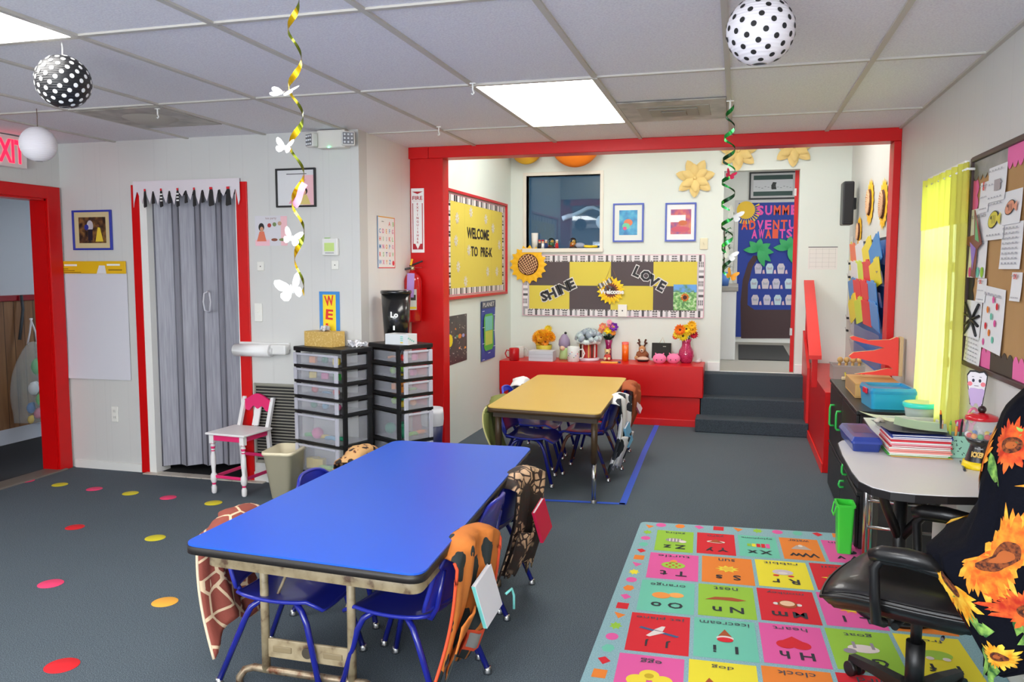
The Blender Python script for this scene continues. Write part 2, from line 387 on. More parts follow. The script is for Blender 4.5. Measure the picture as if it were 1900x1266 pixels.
# alcove
struct(bx((ALX-.1, BY+.13, 0), (ALX, KY+.1, AH), M_ALCL), 'wall_alcove_left')
WX0, WX1, WNZ0, WNZ1 = PY(977, 322, KY).x, PY(1114, 322, KY).x, PY(1050, 461, KY).z, PY(1050, 325, KY).z
DX0, DX1, DZ1 = PY(1337.5, 600, KY).x, PY(1476, 600, KY).x, PY(1400, 316, KY).z
b = B(); b.bb((ALX, KY, 0), (WX0, KY+.12, AH), M_ALC); b.bb((WX0, KY, 0), (WX1, KY+.12, WNZ0), M_ALC); b.bb((WX0, KY, WNZ1), (WX1, KY+.12, AH), M_ALC)
b.bb((WX1, KY, 0), (DX0, KY+.12, AH), M_ALC); b.bb((DX0, KY, 0), (DX1, KY+.12, PZ-.003), M_ALC); b.bb((DX0, KY, DZ1), (DX1, KY+.12, AH), M_ALC); b.bb((DX1, KY, 0), (RX, KY+.12, AH), M_ALC)
struct(b, 'wall_alcove_back')
struct(bx((ALX-.1, BY+.1, AH), (RX+.1, KY+.12, AH+.1), C(225, 225, 220)), 'ceiling_alcove')
b = B(); M_TR = C(228, 224, 212, .4)
b.bb((WX0-.035, KY-.012, WNZ0-.04), (WX0, KY+.1, WNZ1+.035), M_TR, .003); b.bb((WX1, KY-.012, WNZ0-.04), (WX1+.035, KY+.1, WNZ1+.035), M_TR, .003)
b.bb((WX0, KY-.012, WNZ1), (WX1, KY+.1, WNZ1+.035), M_TR, .003); b.bb((WX0-.04, KY-.03, WNZ0-.04), (WX1+.04, KY+.12, WNZ0), M_TR, .004)
b.bb((WX0, KY+.1, WNZ0), (WX1, KY+.104, WNZ1), C(190, 215, 230, .02, trans=1.0)); struct(b, 'window_2')
b = B(); b.bb((DX0-.12, KY-.02, PZ), (DX0-.0, KY+.001, PZ+.09), M_WHT, .004); b.bb((DX1, KY-.02, PZ), (DX1+.12, KY+.001, PZ+.09), M_WHT, .004); b.bb((DX0, KY-.01, PZ-.01), (DX1, KY+.03, PZ+.002), M_WHT, .002)
struct(b, 'baseboard_alcove')
# dark office behind the interior window
OFX1 = -.62
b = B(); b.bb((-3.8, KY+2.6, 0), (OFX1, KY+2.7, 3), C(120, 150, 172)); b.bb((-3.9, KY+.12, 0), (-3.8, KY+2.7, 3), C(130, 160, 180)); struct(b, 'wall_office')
b = B(); b.bb((OFX1, KY+.12, 0), (OFX1+.1, 13.2, 3), C(228, 228, 222)); struct(b, 'wall_hall_left')
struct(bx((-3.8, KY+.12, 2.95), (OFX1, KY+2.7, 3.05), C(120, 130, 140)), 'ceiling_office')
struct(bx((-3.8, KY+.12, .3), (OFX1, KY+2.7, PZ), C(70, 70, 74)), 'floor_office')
b = B(); b.bb((-1.72, KY+2.5, PZ), (-1.52, KY+2.6, 2.42), C(150, 146, 142)); b.bb((-1.52, KY+2.56, PZ), (-.9, KY+2.6, 2.42), C(52, 52, 56)); b.bb((-1.18, KY+2.54, PZ+.9), (-1.15, KY+2.6, 2.42), C(120, 118, 116)); struct(b, 'door_1')
# hall beyond the steps
HY = FL(1400, 635, PZ).y
M_VINYL = plaster('hall_vinyl_floor', (176, 170, 160))
struct(bx((OFX1+.1, KY-.0, PZ-.1), (1.6, 13.2, PZ), M_VINYL), 'floor_hall')
struct(bx((1.5, KY+.12, 0), (1.6, 13.2, 3), M_ALC), 'wall_hall_right')
struct(bx((OFX1+.1, HY, 0), (1.5, HY+.1, 3), C(226, 224, 216)), 'wall_hall_end')
struct(bx((OFX1, KY+.12, 2.9), (1.6, 13.2, 3.0), C(215, 213, 208)), 'ceiling_hall')
struct(bx((OFX1+.1, HY-.015, PZ), (1.5, HY, PZ+.1), C(232, 230, 224)), 'baseboard_hall')
b = B(); b.bb((DX1-.035, KY+.13, PZ), (DX1+.03, KY+.17, DZ1+.02), M_RED, .003)
b.bb((DX1-.042, KY+.125, PZ+.36), (DX1-.02, KY+.175, PZ+.43), C(190, 188, 186, .3, .6)); b.bb((DX1-.042, KY+.125, DZ1-.24), (DX1-.02, KY+.175, DZ1-.17), C(190, 188, 186, .3, .6)); struct(b, 'trim_10')
# steps
SX0, SX1 = -.335, .64
for i, (y, z) in enumerate([(7.585, .125), (7.83, PY(1400, 742, 7.83).z), (8.05, PZ)]):
    struct(bx((SX0-.02*(2-i)+.03, y, 0), (SX1, KY, z), M_STEP, .008), 'trim_%d' % (11+i))
# raised red platform on the right with its half wall
b = B(); b.bb((SX1, BY+.45, 0), (RX, KY, .60), M_RED, .004); struct(b, 'trim_14')
# troffers
def troffer(ci, ri, label, em, z=H, x0=None, y0=None):
    x0 = gx[0]+.6096*(ci+3)+.0 if x0 is None else x0; y0 = 1.484+1.2192*ri if y0 is None else y0
    t = thing('ceiling_light', label, 'ceiling light', TR(x0+.3048, y0+.6096, z), 'fluorescent panels in the ceiling grid')
    f = B()
    for sx in (-1, 1): f.bb((sx*.305-.014, -.61, -.012), (sx*.305+.014, .61, .0), M_GRID)
    for sy in (-1, 1): f.bb((-.30, sy*.61-.014, -.0115), (.30, sy*.61+.014, .0), M_GRID)
    f.build('frame', t)
    B().bb((-.285, -.59, -.010), (.285, .59, -.002), C(255, 253, 248, .5, emit=em)).build('diffuser', t)
troffer(2, 2, 'lit ceiling panel in front of the red beam', PANEL_EMIT)
troffer(-1, 0, 'lit ceiling panel at the left edge above the black dotted lantern', PANEL_EMIT)
troffer(2, -1, 'lit ceiling panel behind the viewpoint', PANEL_EMIT)
troffer(-4, 1, 'lit ceiling panel near the left wall, out of frame', PANEL_EMIT, x0=-4.35, y0=-.2)
troffer(4, -2, 'lit ceiling panel by the right wall behind the viewpoint', PANEL_EMIT, x0=.0, y0=-1.2)
troffer(0, 0, 'lit ceiling panel on the left of the alcove ceiling, hidden by the beam', ALCOVE_EMIT, z=AH, x0=-1.8, y0=6.05)
troffer(0, 0, 'lit ceiling panel on the right of the alcove ceiling, hidden by the beam', ALCOVE_EMIT, z=AH, x0=-.1, y0=6.05)
troffer(0, 0, 'lit ceiling panel in the hall ceiling', HALL_EMIT, z=2.9, x0=-.1, y0=9.4)
# ================================================================ things on walls and ceiling
BKY = KY
def G(*a, **k): return C(*a, **k)
K = C(20, 20, 22, .5); WH = C(242, 242, 240, .6); YEL = C(222, 204, 82, .8); GRY = C(120, 118, 122, .7); DGR = C(88, 78, 82, .8)
# ---- exit sign above the left opening
a0 = PX(0, 300, LX); a1 = PX(40, 300, LX); zt = PX(20, 256, LX).z; zb = PX(20, 309, LX).z
ew = .30; t = thing('exit_sign', 'red lit EXIT sign over the left doorway', 'exit sign', FLW(a1.y-ew/2, (zt+zb)/2, LX))
h_ = zt-zb+.02
B().box((0, 0, .025), (ew, h_, .05), C(235, 225, 222, .4), .006).build('housing', t)
b = B(); b.text('EXIT', 0, 0, h_*.74, C(255, 24, 60, .4, emit=1.3), .052, w=ew*.86, bold=.03); b.build('lettering', t)
# ---- mesh bag with toys on a hook in the annex room
hk = PX(36, 548, BX2+.03)
t = thing('toy_bag', 'white mesh bag full of toys hanging on the wood wainscot', 'bag', TR(BX2+.05, hk.y, hk.z))
b = B(); b.tube([(0, .0, .0), (.02, -.01, -.12), (.02, -.03, -.23), (.02, -.06, -.38)], .012, C(60, 66, 72, .6)); b.build('strap', t)
b = B()
for q in (-1, 1): b.tube([(.07, .02+q*.05, -.42), (.07, .03+q*.03, -.32), (.07, .02, -.22), (.07, .02-q*.01, -.2)], .008, C(230, 225, 230, .7))
b.build('handle', t)
def bagpt(i, j):
    th = 2*PI*i; k = j; r = (.055+.17*math.sin(PI*min(1, k*1.25)**.8*.62)) if k < .98 else .02
    r *= 1+.12*math.sin(3*th+2*k)+.05*math.sin(7*th+5*k)
    return Vector((.10+.42*r*math.cos(th), .02+r*math.sin(th)*1.0, -.40-.72*k))
b = B(); b.grid(28, 18, bagpt, C(214, 222, 222, .5, alpha=.22)); b.build('mesh_bag', t)
rt = random.Random(3)
for i, (c, x, y, z, r) in enumerate([((90, 200, 110), .1, .05, -.62, .065), ((110, 210, 120), .12, .10, -.78, .055), ((225, 180, 130), .14, .11, -.93, .048), ((230, 120, 150), .1, .02, -1.03, .04), ((60, 120, 190), .1, -.07, -.97, .04), ((240, 200, 60), .1, -.08, -1.07, .03), ((90, 200, 90), .15, .0, -.9, .045), ((240, 240, 245), .13, -.06, -.8, .05)]):
    b = B(); b.ball((0, 0, 0), r, C(*c, .6), 2, sc=(.7, 1, 1.2)); b.ball((0, r*.5, r*.8), r*.45, C(*c, .6), 2)
    solo(b, 'soft_toy', ['green plush toy at the top of the mesh bag', 'light green toy on the right side of the mesh bag', 'tan toy low in the mesh bag', 'pink toy at the bottom of the mesh bag', 'blue toy at the bottom of the mesh bag', 'yellow toy at the bottom left of the mesh bag', 'bright green toy in the middle of the mesh bag', 'white toy in the middle of the mesh bag'][i], 'toy', TR(BX2+.05+x, hk.y+y*.8, hk.z+z), 'toys in the mesh bag')
# ---- framed dance picture
def framed(name, label, cat, F, w, h, fc, fw, art, mat_=None, depth=.018):
    t = thing(name, label, cat, F)
    b = B()
    for sx in (-1, 1): b.box((sx*(w-fw)/2, 0, depth/2), (fw, h, depth), fc, .002)
    for sy in (-1, 1): b.box((0, sy*(h-fw)/2, depth/2), (w-2*fw+.001, fw, depth*.96), fc, .002)
    b.build('frame', t)
    b = B(); b.rect(-w/2+fw*.6, -h/2+fw*.6, w/2-fw*.6, h/2-fw*.6, mat_ or WH, depth*.45); art(b, w-2*fw, h-2*fw, depth*.45+.0006); b.build('picture', t)
    return t
def painterly(name, stops, scale=30):
    g = NT(name, .35); g.base(g.ramp(g.noise(scale, 5), stops)); return g.m
F, w, h = on_back(136, 391, 211, 464, CY)
def art(b, w, h, z):
    b.rect(-w*.38, -h*.36, w*.38, h*.36, painterly('ballroom_paint', [(.35, (38, 30, 30)), (.5, (92, 62, 40)), (.65, (136, 98, 54))], 26), z)
    b.disc(-w*.06, h*.12, w*.09, C(196, 190, 196), z+.0006, h*.15); b.prism([(-w*.12, -h*.28), (-w*.0, -h*.28), (w*.01, h*.02), (-w*.12, h*.02)], z+.0007, z+.0007, C(30, 28, 44))
    b.disc(-w*.16, h*.08, w*.06, C(36, 50, 150), z+.0008, h*.08); b.prism([(w*.08, -h*.32), (w*.3, -h*.32), (w*.22, h*.06), (w*.16, h*.08)], z+.0009, z+.0009, C(236, 206, 60)); b.disc(w*.17, h*.12, w*.03, C(120, 70, 50), z+.001)
framed('framed_picture', 'blue framed picture of two dancers with a beige mat above the easel pad', 'picture', F, w, h, C(46, 60, 170, .4), .014, art, C(214, 196, 150))
# ---- easel pad
F, w, h = on_back(116, 486, 245, 706, CY, .004)
t = thing('easel_pad', 'large white paper pad with a yellow header strip on the wall', 'paper pad', F)
b = B(); z = .004
def pad(i, j):
    x = (i-.5)*w; y = (j-.5)*h - .04*h*(1-j)*0; cur = .02*max(0, (.25-j)/.25)**2*max(0, .5-i)*2
    return Vector((x+(-.012 if j < .2 and i < .02 else 0), y-.0, z+.006*math.sin(3*i)*(1-j)+cur))
b.grid(14, 24, pad, C(214, 214, 222, .7)); b.build('sheets', t)
hh = h*.105; b = B(); b.box((0, h/2-hh/2+.004, .012), (w*1.0, hh, .008), C(236, 186, 20, .5), .002)
b.rect(-w*.44, h/2-hh*.35, -w*.24, h/2-hh*.2, WH, .017); b.rect(w*.22, h/2-hh*.32, w*.42, h/2-hh*.18, WH, .017)
b.prism([(w*.06, h/2-hh*.95), (w*.21, h/2-hh*.95), (w*.19, h/2-hh*.3), (w*.1, h/2-hh*.3)], .0172, .0172, C(225, 225, 228))
for k in range(3): b.rect(-w*.46, h/2-hh*(.55+.14*k), -w*(.38-.1*k), h/2-hh*(.61+.14*k)+.001, C(120, 80, 20), .0168)
b.rect(w*.24, h/2-hh*.7, w*.45, h/2-hh*.62, C(140, 96, 20), .0168); b.build('header', t)
# ---- outlets and switches
def plate(name, label, F, w, h, kind, col=(232, 231, 224)):
    b = B(); b.box((0, 0, .004), (w, h, .008), C(*col, .35), .003); dk = C(60, 58, 54)
    if kind == 'outlet':
        for s in (-1, 1):
            b.box((0, s*h*.2, .009), (w*.48, h*.24, .004), C(*[c*.96 for c in col], .3), .002)
            for q in (-1, 1): b.rect(q*w*.1-.0012, s*h*.2-.004, q*w*.1+.0012, s*h*.2+.006, dk, .0114)
    elif kind == 'switch': b.box((0, 0, .009), (w*.2, h*.22, .006), C(*col, .3), .001); b.box((0, h*.03, .016), (w*.1, h*.08, .012), C(*col, .3), .001)
    else: b.disc(0, 0, w*.08, dk, .0082)
    return solo(b, name, label, 'outlet' if kind == 'outlet' else 'switch plate', F)
F, w, h = on_back(208, 754, 221, 783, CY); plate('wall_outlet', 'white wall outlet low under the easel pad', F, w, h, 'outlet')
F, w, h = on_back(478, 486, 491, 503, CY); plate('wall_plate', 'small blank plate high on the wall right of the accordion door', F, w, h, 'blank')
F, w, h = on_back(473, 563, 488, 597, CY); plate('light_switch', 'cream light switch beside the right red strip of the accordion doorway', F, w, h, 'switch')
F, w, h = on_back(616, 484, 629, 500, CY); plate('wall_plate', 'small blank plate under the thermostat', F, w, h, 'blank')
F, w, h = on_back(1299, 442, 1313, 463, BKY); plate('light_switch', 'beige light switch left of the hall doorway', F, w, h, 'switch', (222, 214, 180))
F, w, h = on_back(1148, 565, 1163, 588, BKY, .02); plate('wall_outlet', 'white wall outlet over the bottom border of the SHINE LOVE board', F, w*1.1, h, 'blank')
# ---- zigzag paper valance above the accordion door
F, w, h = on_back(247, 337, 446, 380, CY-.02); t0 = F
b = B(); nn = 13; top = h*.5
rv = random.Random(5); xs = [-w/2+w*i/nn for i in range(nn+1)]
pts = [(-w/2, top), (-w/2, top-h*1.02)]
for i in range(nn):
    xm = (xs[i]+xs[i+1])/2; pts += [(xs[i]+.006, top-h*(.62+.35*rv.random())), (xm-.004, top-h*.42), (xm+.004, top-h*.42)]
pts += [(w/2-.012, top-h*1.0), (w/2, top-h*.8), (w/2, top)]
b.prism(pts, 0, .003, C(226, 218, 224, .7))
solo(b, 'paper_valance', 'pale pink scalloped paper border hung across the top of the accordion doorway', 'paper border', F)
for i in range(11):
    x = -w/2+w*(.12+.078*i); big = i % 2 == 0
    hh = h*(.62 if big else .42); ww = w*(.05 if i > 6 and big else .03)
    b = B(); b.prism([(-ww*.5, -hh*.6), (-ww*.5+ww*.15, -hh*.68), (ww*.5, -hh*.6), (ww*.32, hh*.25), (ww*.12, hh*.5), (-ww*.12, hh*.5), (-ww*.32, hh*.25)], 0, .004, K)
    if big: b.rect(-ww*.28, hh*.36, ww*.28, hh*.5, C(220, 20, 40), .0046)
    if i in (2, 4): [b.rect(-ww*.4, -hh*.3+k*hh*.2, ww*.4, -hh*.22+k*hh*.2, WH, .0045) for k in range(3)]
    solo(b, 'paper_crayon', 'paper crayon cutout on the valance, %s from the left of the row' % ['first', 'second', 'third', 'fourth', 'fifth', 'sixth', 'seventh', 'eighth', 'ninth', 'tenth', 'eleventh'][i], 'paper cutout', F @ TR(x, -h*.12, .006), 'paper crayons on the valance')
# ---- accordion folding door
t = thing('accordion_door', 'grey accordion folding door half drawn across the closet doorway', 'folding door', TR(HX0+.01, CY+.055, .035))
b = B(); N = 8; Wd = HX1-HX0-.03; pts = []
g = NT('grey_vinyl_woodgrain', .5); mp = g.n('ShaderNodeMapping'); mp.inputs['Scale'].default_value = (30, 30, 1.5); g.l(g.tc.outputs['Object'], mp.inputs[0]); nz = g.n('ShaderNodeTexNoise', i_Scale=3.0, i_Detail=4); g.l(mp.outputs[0], nz.inputs['Vector'])
g.base(g.ramp(nz.outputs['Fac'], [(.3, (140, 140, 150)), (.7, (166, 166, 176))])); MV = g.m
for i in range(N+1):
    f = i/N; x = Wd*f**.9; y = .0+f*.03+(.065 if i % 2 else 0); pts.append((x, y, .005+.05*f))
for i in range(N):
    p, q = pts[i], pts[i+1]; wd = .0
    b.add([(p[0], p[1], p[2]), (q[0], q[1], q[2]), (q[0], q[1], 1.99), (p[0], p[1], 1.99), (p[0], p[1]+.008, p[2]), (q[0], q[1]+.008, q[2]), (q[0], q[1]+.008, 1.99), (p[0], p[1]+.008, 1.99)], [[0, 1, 2, 3], [5, 4, 7, 6], [0, 4, 5, 1], [3, 2, 6, 7], [1, 5, 6, 2], [0, 3, 7, 4]], MV)
    b.cyl((p[0], p[1]-.001, p[2]), (p[0], p[1]-.001, 1.99), .006, C(110, 110, 120, .5), n=8)
b.build('panels', t)
hx = PY(388, 560, CY+.05).x-HX0-.01; hz = PY(388, 560, CY+.05).z-.035
for q in (-1, 1):
    b = B(); b.tube([(hx+.0*q, -.01, hz-.075), (hx+q*.022, -.028, hz-.06), (hx+q*.03, -.03, hz), (hx+q*.022, -.028, hz+.06), (hx, -.01, hz+.075)], .006, C(200, 200, 208, .4)); b.build('handle', t)
# ---- black framed poster with two girls, unframed tea poster
F, w, h = on_back(513, 314, 588, 384, CY)
def art(b, w, h, z):
    b.rect(-w*.5, -h*.5, w*.5, h*.5, C(222, 222, 224, .3), z); b.rect(w*.18, -h*.5, w*.5, h*.35, C(240, 190, 196), z+.0005)
    b.rect(-w*.25, h*.38, w*.3, h*.4, K, z+.001)
    b.prism([(-w*.2, -h*.45), (0, -h*.45), (w*.28, h*.25), (w*.12, h*.15)], z+.0008, z+.0008, C(236, 150, 180)); b.disc(w*.22, -h*.1, w*.1, C(50, 36, 34), z+.001, h*.11); b.disc(w*.22, -h*.13, w*.06, C(214, 160, 130), z+.0014, h*.08); b.prism([(w*.08, -h*.48), (w*.4, -h*.48), (w*.3, -h*.2), (w*.14, -h*.2)], z+.0012, z+.0012, C(220, 200, 120))
framed('framed_picture', 'black framed pink poster of a child under the emergency light', 'picture', F, w, h, K, .012, art)
F, w, h = on_back(473, 401, 534, 456, CY)
b = B(); b.rect(-w/2, -h/2, w/2, h/2, C(214, 212, 218, .6)); b.rect(w*.3, -h*.5, w*.5, h*.48, C(240, 190, 196), .0005); b.rect(-w*.5, -h*.5, -w*.05, -h*.3, C(240, 190, 200), .0005)
b.disc(-w*.3, h*.12, w*.09, C(30, 26, 26), .001, h*.14); b.disc(-w*.29, h*.05, w*.055, C(206, 150, 120), .0015, h*.09); b.prism([(-w*.45, -h*.35), (-w*.15, -h*.35), (-w*.22, -h*.02), (-w*.36, -h*.02)], .0012, .0012, C(226, 120, 90))
for q in range(3): b.disc(w*(-.05+.16*q), h*(.18+.03*q), w*.06, [C(180, 60, 60), C(120, 140, 90), C(200, 160, 130)][q], .0011, h*.07)
b.disc(w*.1, -h*.3, w*.1, C(140, 80, 60), .0011, h*.05); b.disc(w*.36, -h*.3, w*.12, C(120, 130, 80), .0011, h*.05); b.text('tea party', 0, h*.4, h*.09, C(160, 130, 130), .001)
solo(b, 'wall_poster', 'small unframed pink poster of a girl beside tea things', 'poster', F)
# ---- thermostat
F, w, h = on_back(601, 443, 630, 474, CY)
t = thing('thermostat', 'white thermostat with a lime green screen', 'thermostat', F)
b = B(); b.box((0, 0, .014), (w, h, .028), C(228, 228, 224, .4), .005); b.build('body', t)
b = B(); b.rect(-w*.34, -h*.26, w*.3, h*.24, C(196, 222, 130, .3), .0288); b.rect(-w*.3, -h*.4, w*.28, -h*.32, C(180, 180, 178), .0288); b.build('screen', t)
b = B(); b.box((-w*.2, h*.5, .014), (w*.35, h*.1, .012), C(150, 200, 110), .002); b.build('green_clip', t)
# ---- emergency light
F, w, h = on_back(592, 243, 657, 279, CY)
t = thing('emergency_light', 'white two headed emergency light at the ceiling corner', 'emergency light', F)
B().box((0, 0, .04), (w*.82, h*.86, .08), C(226, 222, 214, .4), .01).build('housing', t)
for s in (-1, 1):
    b = B(); T = Matrix.Translation((s*w*.52+(w*.0), -h*.05, .09)) @ Matrix.Rotation(s*.5, 4, 'Y')
    b.box((0, 0, 0), (w*.36, h*.62, .05), C(215, 213, 208, .3), .012, rot=None) if False else b.bm(*(lambda q: (q, C(215, 213, 208, .3)))(bmesh.new()), T=T) if False else None
    b.M = T; b.box((0, 0, 0), (w*.34, h*.66, .045), C(222, 220, 216, .3), .01); b.rect(-w*.14, -h*.27, w*.14, h*.27, C(150, 152, 156, .15, .5), .0232)
    for i in range(3):
        for j in range(3): b.ball((-w*.09+w*.09*i, -h*.18+h*.18*j, .0235), w*.032, C(235, 238, 242, .1), 1)
    b.M = Matrix.Identity(4); b.cyl((s*w*.42, 0, .05), (s*w*.5, -h*.02, .075), .012, C(210, 208, 204)); b.build('lamp_head', t)
b = B(); b.ball((-w*.05, -h*.40, .083), .005, C(60, 255, 140, .3, emit=14), 1); b.build('status_lamp', t)
# ---- paper dispenser roll
a, c = PY(446, 648, CY), PY(541, 646, CY); L = c.x-a.x
t = thing('paper_roll_holder', 'white roll holder fixed to the wall over the vent', 'roll holder', FB((a.x+c.x)/2, a.z, CY))
b = B(); b.cyl((-L*.5, 0, .055), (L*.18, 0, .055), .043, C(238, 238, 238, .4), n=24); b.ball((-L*.5, 0, .055), .043, C(238, 238, 238, .4), 3, sc=(.4, 1, 1)); b.build('roll', t)
b = B(); b.box((L*.34, .01, .045), (L*.3, .07, .06), C(226, 226, 224, .35), .012); b.box((0, .03, .008), (L*.96, .05, .016), C(226, 226, 224, .35), .004); b.cyl((L*.18, 0, .055), (L*.24, 0, .055), .03, C(205, 205, 205)); b.build('bracket', t)
# ---- return vent
F, w, h = on_back(474, 712, 560, 862, CY)
t = thing('wall_vent', 'grey louvred return vent low on the wall behind the bin', 'vent', F)
b = B(); fm = C(150, 148, 136, .4)
for s in (-1, 1): b.box((s*w/2, 0, .006), (.014, h+.014, .012), fm, .002)
for s in (-1, 1): b.box((0, s*h/2, .006), (w-.015, .014, .0115), fm, .002)
b.build('frame', t)
b = B(); b.rect(-w/2, -h/2, w/2, h/2, C(26, 26, 26), .0005); b.build('backing', t)
b = B()
for i in range(26): b.box((0, -h/2+h*(i+.5)/26, .0055), (w-.016, .0035, .009), fm, 0, Matrix.Rotation(.7, 4, 'X'))
b.build('louvres', t)
# ---- vertical WELCOME sign
F, w, h = on_back(593, 541, 632, 636, CY)
b = B(); b.box((0, 0, .003), (w, h, .006), C(60, 140, 210), .001); b.rect(-w*.32, -h*.5, w*.32, h*.44, C(250, 220, 30), .0065)
for i, ch in enumerate('WEL'): b.text(ch, -.0, h*(.32-.27*i), h*.2, C(226, 50, 40), .0075, w=w*(.46 if ch == 'W' else .36), bold=.03, rot=-.08 if i % 2 else .08)
solo(b, 'welcome_sign', 'blue and yellow vertical sign with red letters WEL behind the tissue box', 'sign', F)
# ---- alphabet poster on the short wall
F, w, h = on_left(699, 400, 498, 733, JX)
b = B(); b.rect(-w/2, -h/2, w/2, h/2, C(236, 100, 110)); b.rect(-w*.46, -h*.48, w*.46, h*.48, C(245, 244, 242), .0006)
cl = [(230, 70, 60), (240, 160, 50), (110, 190, 80), (70, 150, 210), (60, 70, 160), (220, 90, 160)]; rows = ['AB', 'CDEFG', 'HIJKL', 'MNOPQ', 'RSTUV', 'WXYZ']
for j, r in enumerate(rows):
    for i, ch in enumerate(r):
        n = len(r); x = (w*.18+w*.22*i) if j == 0 else -w*.36+w*.18*i
        b.text(ch, x, h*(.37-.15*j), h*.085, C(*cl[(i*2+j*3) % 6]), .0012, bold=.02)
b.disc(w*.38, -h*.4, w*.06, C(230, 50, 70), .0012); b.text('alphabet', -w*.2, h*.4, h*.03, K, .0012)
b.rect(-w*.5, -h*.5, -w*.46, h*.5, C(90, 170, 220), .0009); b.rect(-w*.46, h*.485, w*.46, h*.5, C(240, 190, 60), .0009)
solo(b, 'alphabet_poster', 'rainbow bordered alphabet poster beside the red post', 'poster', F)
# ---- fire extinguisher sign and extinguisher on the red post
F, w, h = on_back(763, 350, 788, 469, BY)
b = B(); b.box((0, 0, .002), (w, h, .004), C(240, 240, 240, .35), .0018); RD = C(176, 20, 40)
b.rect(-w*.4, -h*.45, w*.4, -h*.36, RD, .0045); b.rect(-w*.4, h*.3, w*.4, h*.3+.001, RD, .0046)
for s in (-1, 1): b.rect(s*w*.4-w*.06*(s > 0), -h*.4, s*w*.4+w*.06*(s < 0), h*.27, RD, .0046)
b.prism([(-w*.34, -h*.3), (w*.34, -h*.3), (0, -h*.445)], .005, .005, WH); b.prism([(-w*.42, h*.45), (w*.42, h*.45), (0, h*.41)], .0046, .0046, RD)
b.text('FIRE', 0, h*.35, h*.06, RD, .0052, w=w*.78, bold=.02)
for i, ch in enumerate('EXTINGUISHER'): b.text(ch, 0, h*(.255-.054*i), h*.036, RD, .0054, bold=.02)
solo(b, 'extinguisher_sign', 'white and red vertical FIRE EXTINGUISHER sign on the post', 'sign', F)
E0 = PY(771, 550, BY)
t = thing('fire_extinguisher', 'red fire extinguisher with a purple tag on the red post', 'fire extinguisher', Matrix.Translation((E0.x+.012, BY-.085, PY(771, 596, BY).z)))
hh = PY(771, 505, BY).z-PY(771, 596, BY).z; R_ = .068; RX_ = C(190, 12, 20, .2, coat=.6)
b = B(); b.lathe([(0, 0), (R_*.9, 0), (R_, .012), (R_, hh*.82), (R_*.8, hh*.93), (R_*.35, hh), (R_*.3, hh*1.04), (0, hh*1.04)], RX_); b.build('cylinder', t)
b = B(); b.cyl((0, 0, hh*1.03), (0, 0, hh*1.12), .018, C(200, 190, 150, .3, .8)); b.box((.03, 0, hh*1.17), (.11, .016, .012), C(30, 30, 32), .003, Matrix.Rotation(-.35, 4, 'Y')); b.box((.03, 0, hh*1.09), (.1, .016, .01), C(170, 20, 24), .003); b.build('valve', t)
b = B(); b.box((0, -.018, hh*1.2), (.016, .008, .05), C(246, 190, 30), .003, Matrix.Rotation(.3, 4, 'Y')); b.build('pull_pin', t)
b = B(); b.tube([(-.01, -.02, hh*1.08), (-.06, -.03, hh*1.05), (-.088, -.03, hh*.9), (-.092, -.03, hh*.5), (-.085, -.035, hh*.2), (-.078, -.035, hh*.12)], .009, C(60, 62, 64, .5)); b.cyl((-.078, -.035, hh*.16), (-.066, -.035, -hh*.12), .012, C(28, 28, 30), r1=.018); b.cyl((-.081, -.035, hh*.2), (-.079, -.035, hh*.13), .0125, WH); b.build('hose', t)
b = B(); b.lathe([(R_+.0012, hh*.25), (R_+.0012, hh*.66)], C(210, 210, 205, .5), a0=-2.5, a1=-.75); b.lathe([(R_+.002, hh*.27), (R_+.002, hh*.31)], C(230, 200, 40), a0=-2.45, a1=-.8)
b.lathe([(R_+.002, hh*.44), (R_+.002, hh*.62)], C(70, 70, 72), a0=-2.4, a1=-2.0); b.lathe([(R_+.002, hh*.44), (R_+.002, hh*.55)], C(50, 40, 36), a0=-1.4, a1=-.85); b.build('label', t)
b = B(); b.box((.016, -R_-.012, hh*.74), (.058, .002, hh*.48), C(178, 140, 206, .6), .0005, Matrix.Rotation(.05, 4, 'Y')); b.build('inspection_tag', t)
# ---- hooks hanging from the ceiling grid
for i, (u, v, l) in enumerate([(292, 204, 'white ceiling clip by the round stained tile on the left'), (877, 157, 'white ceiling clip left of the lit panel'), (814, 238, 'white ceiling clip near the red post')]):
    p = FL(u, v-3, H-.01); b = B(); b.box((0, 0, -.004), (.03, .012, .006), WH, .002); b.cyl((0, 0, -.006), (0, 0, -.04), .004, WH, n=8); b.tube([(0, 0, -.035), (.006, 0, -.05), (.0, 0, -.058), (-.006, 0, -.052)], .003, WH, n=6)
    solo(b, 'ceiling_clip', l, 'ceiling hook', TR(p.x, p.y, H-.008))
p = FL(1355, 187, H-.01); b = B(); b.box((0, 0, -.004), (.04, .012, .006), WH, .002); b.cyl((0, 0, -.006), (0, 0, -.05), .005, WH, n=8); solo(b, 'ceiling_clip', 'white ceiling clip that holds the green swirl garland', 'ceiling hook', TR(p.x, p.y, H-.008))
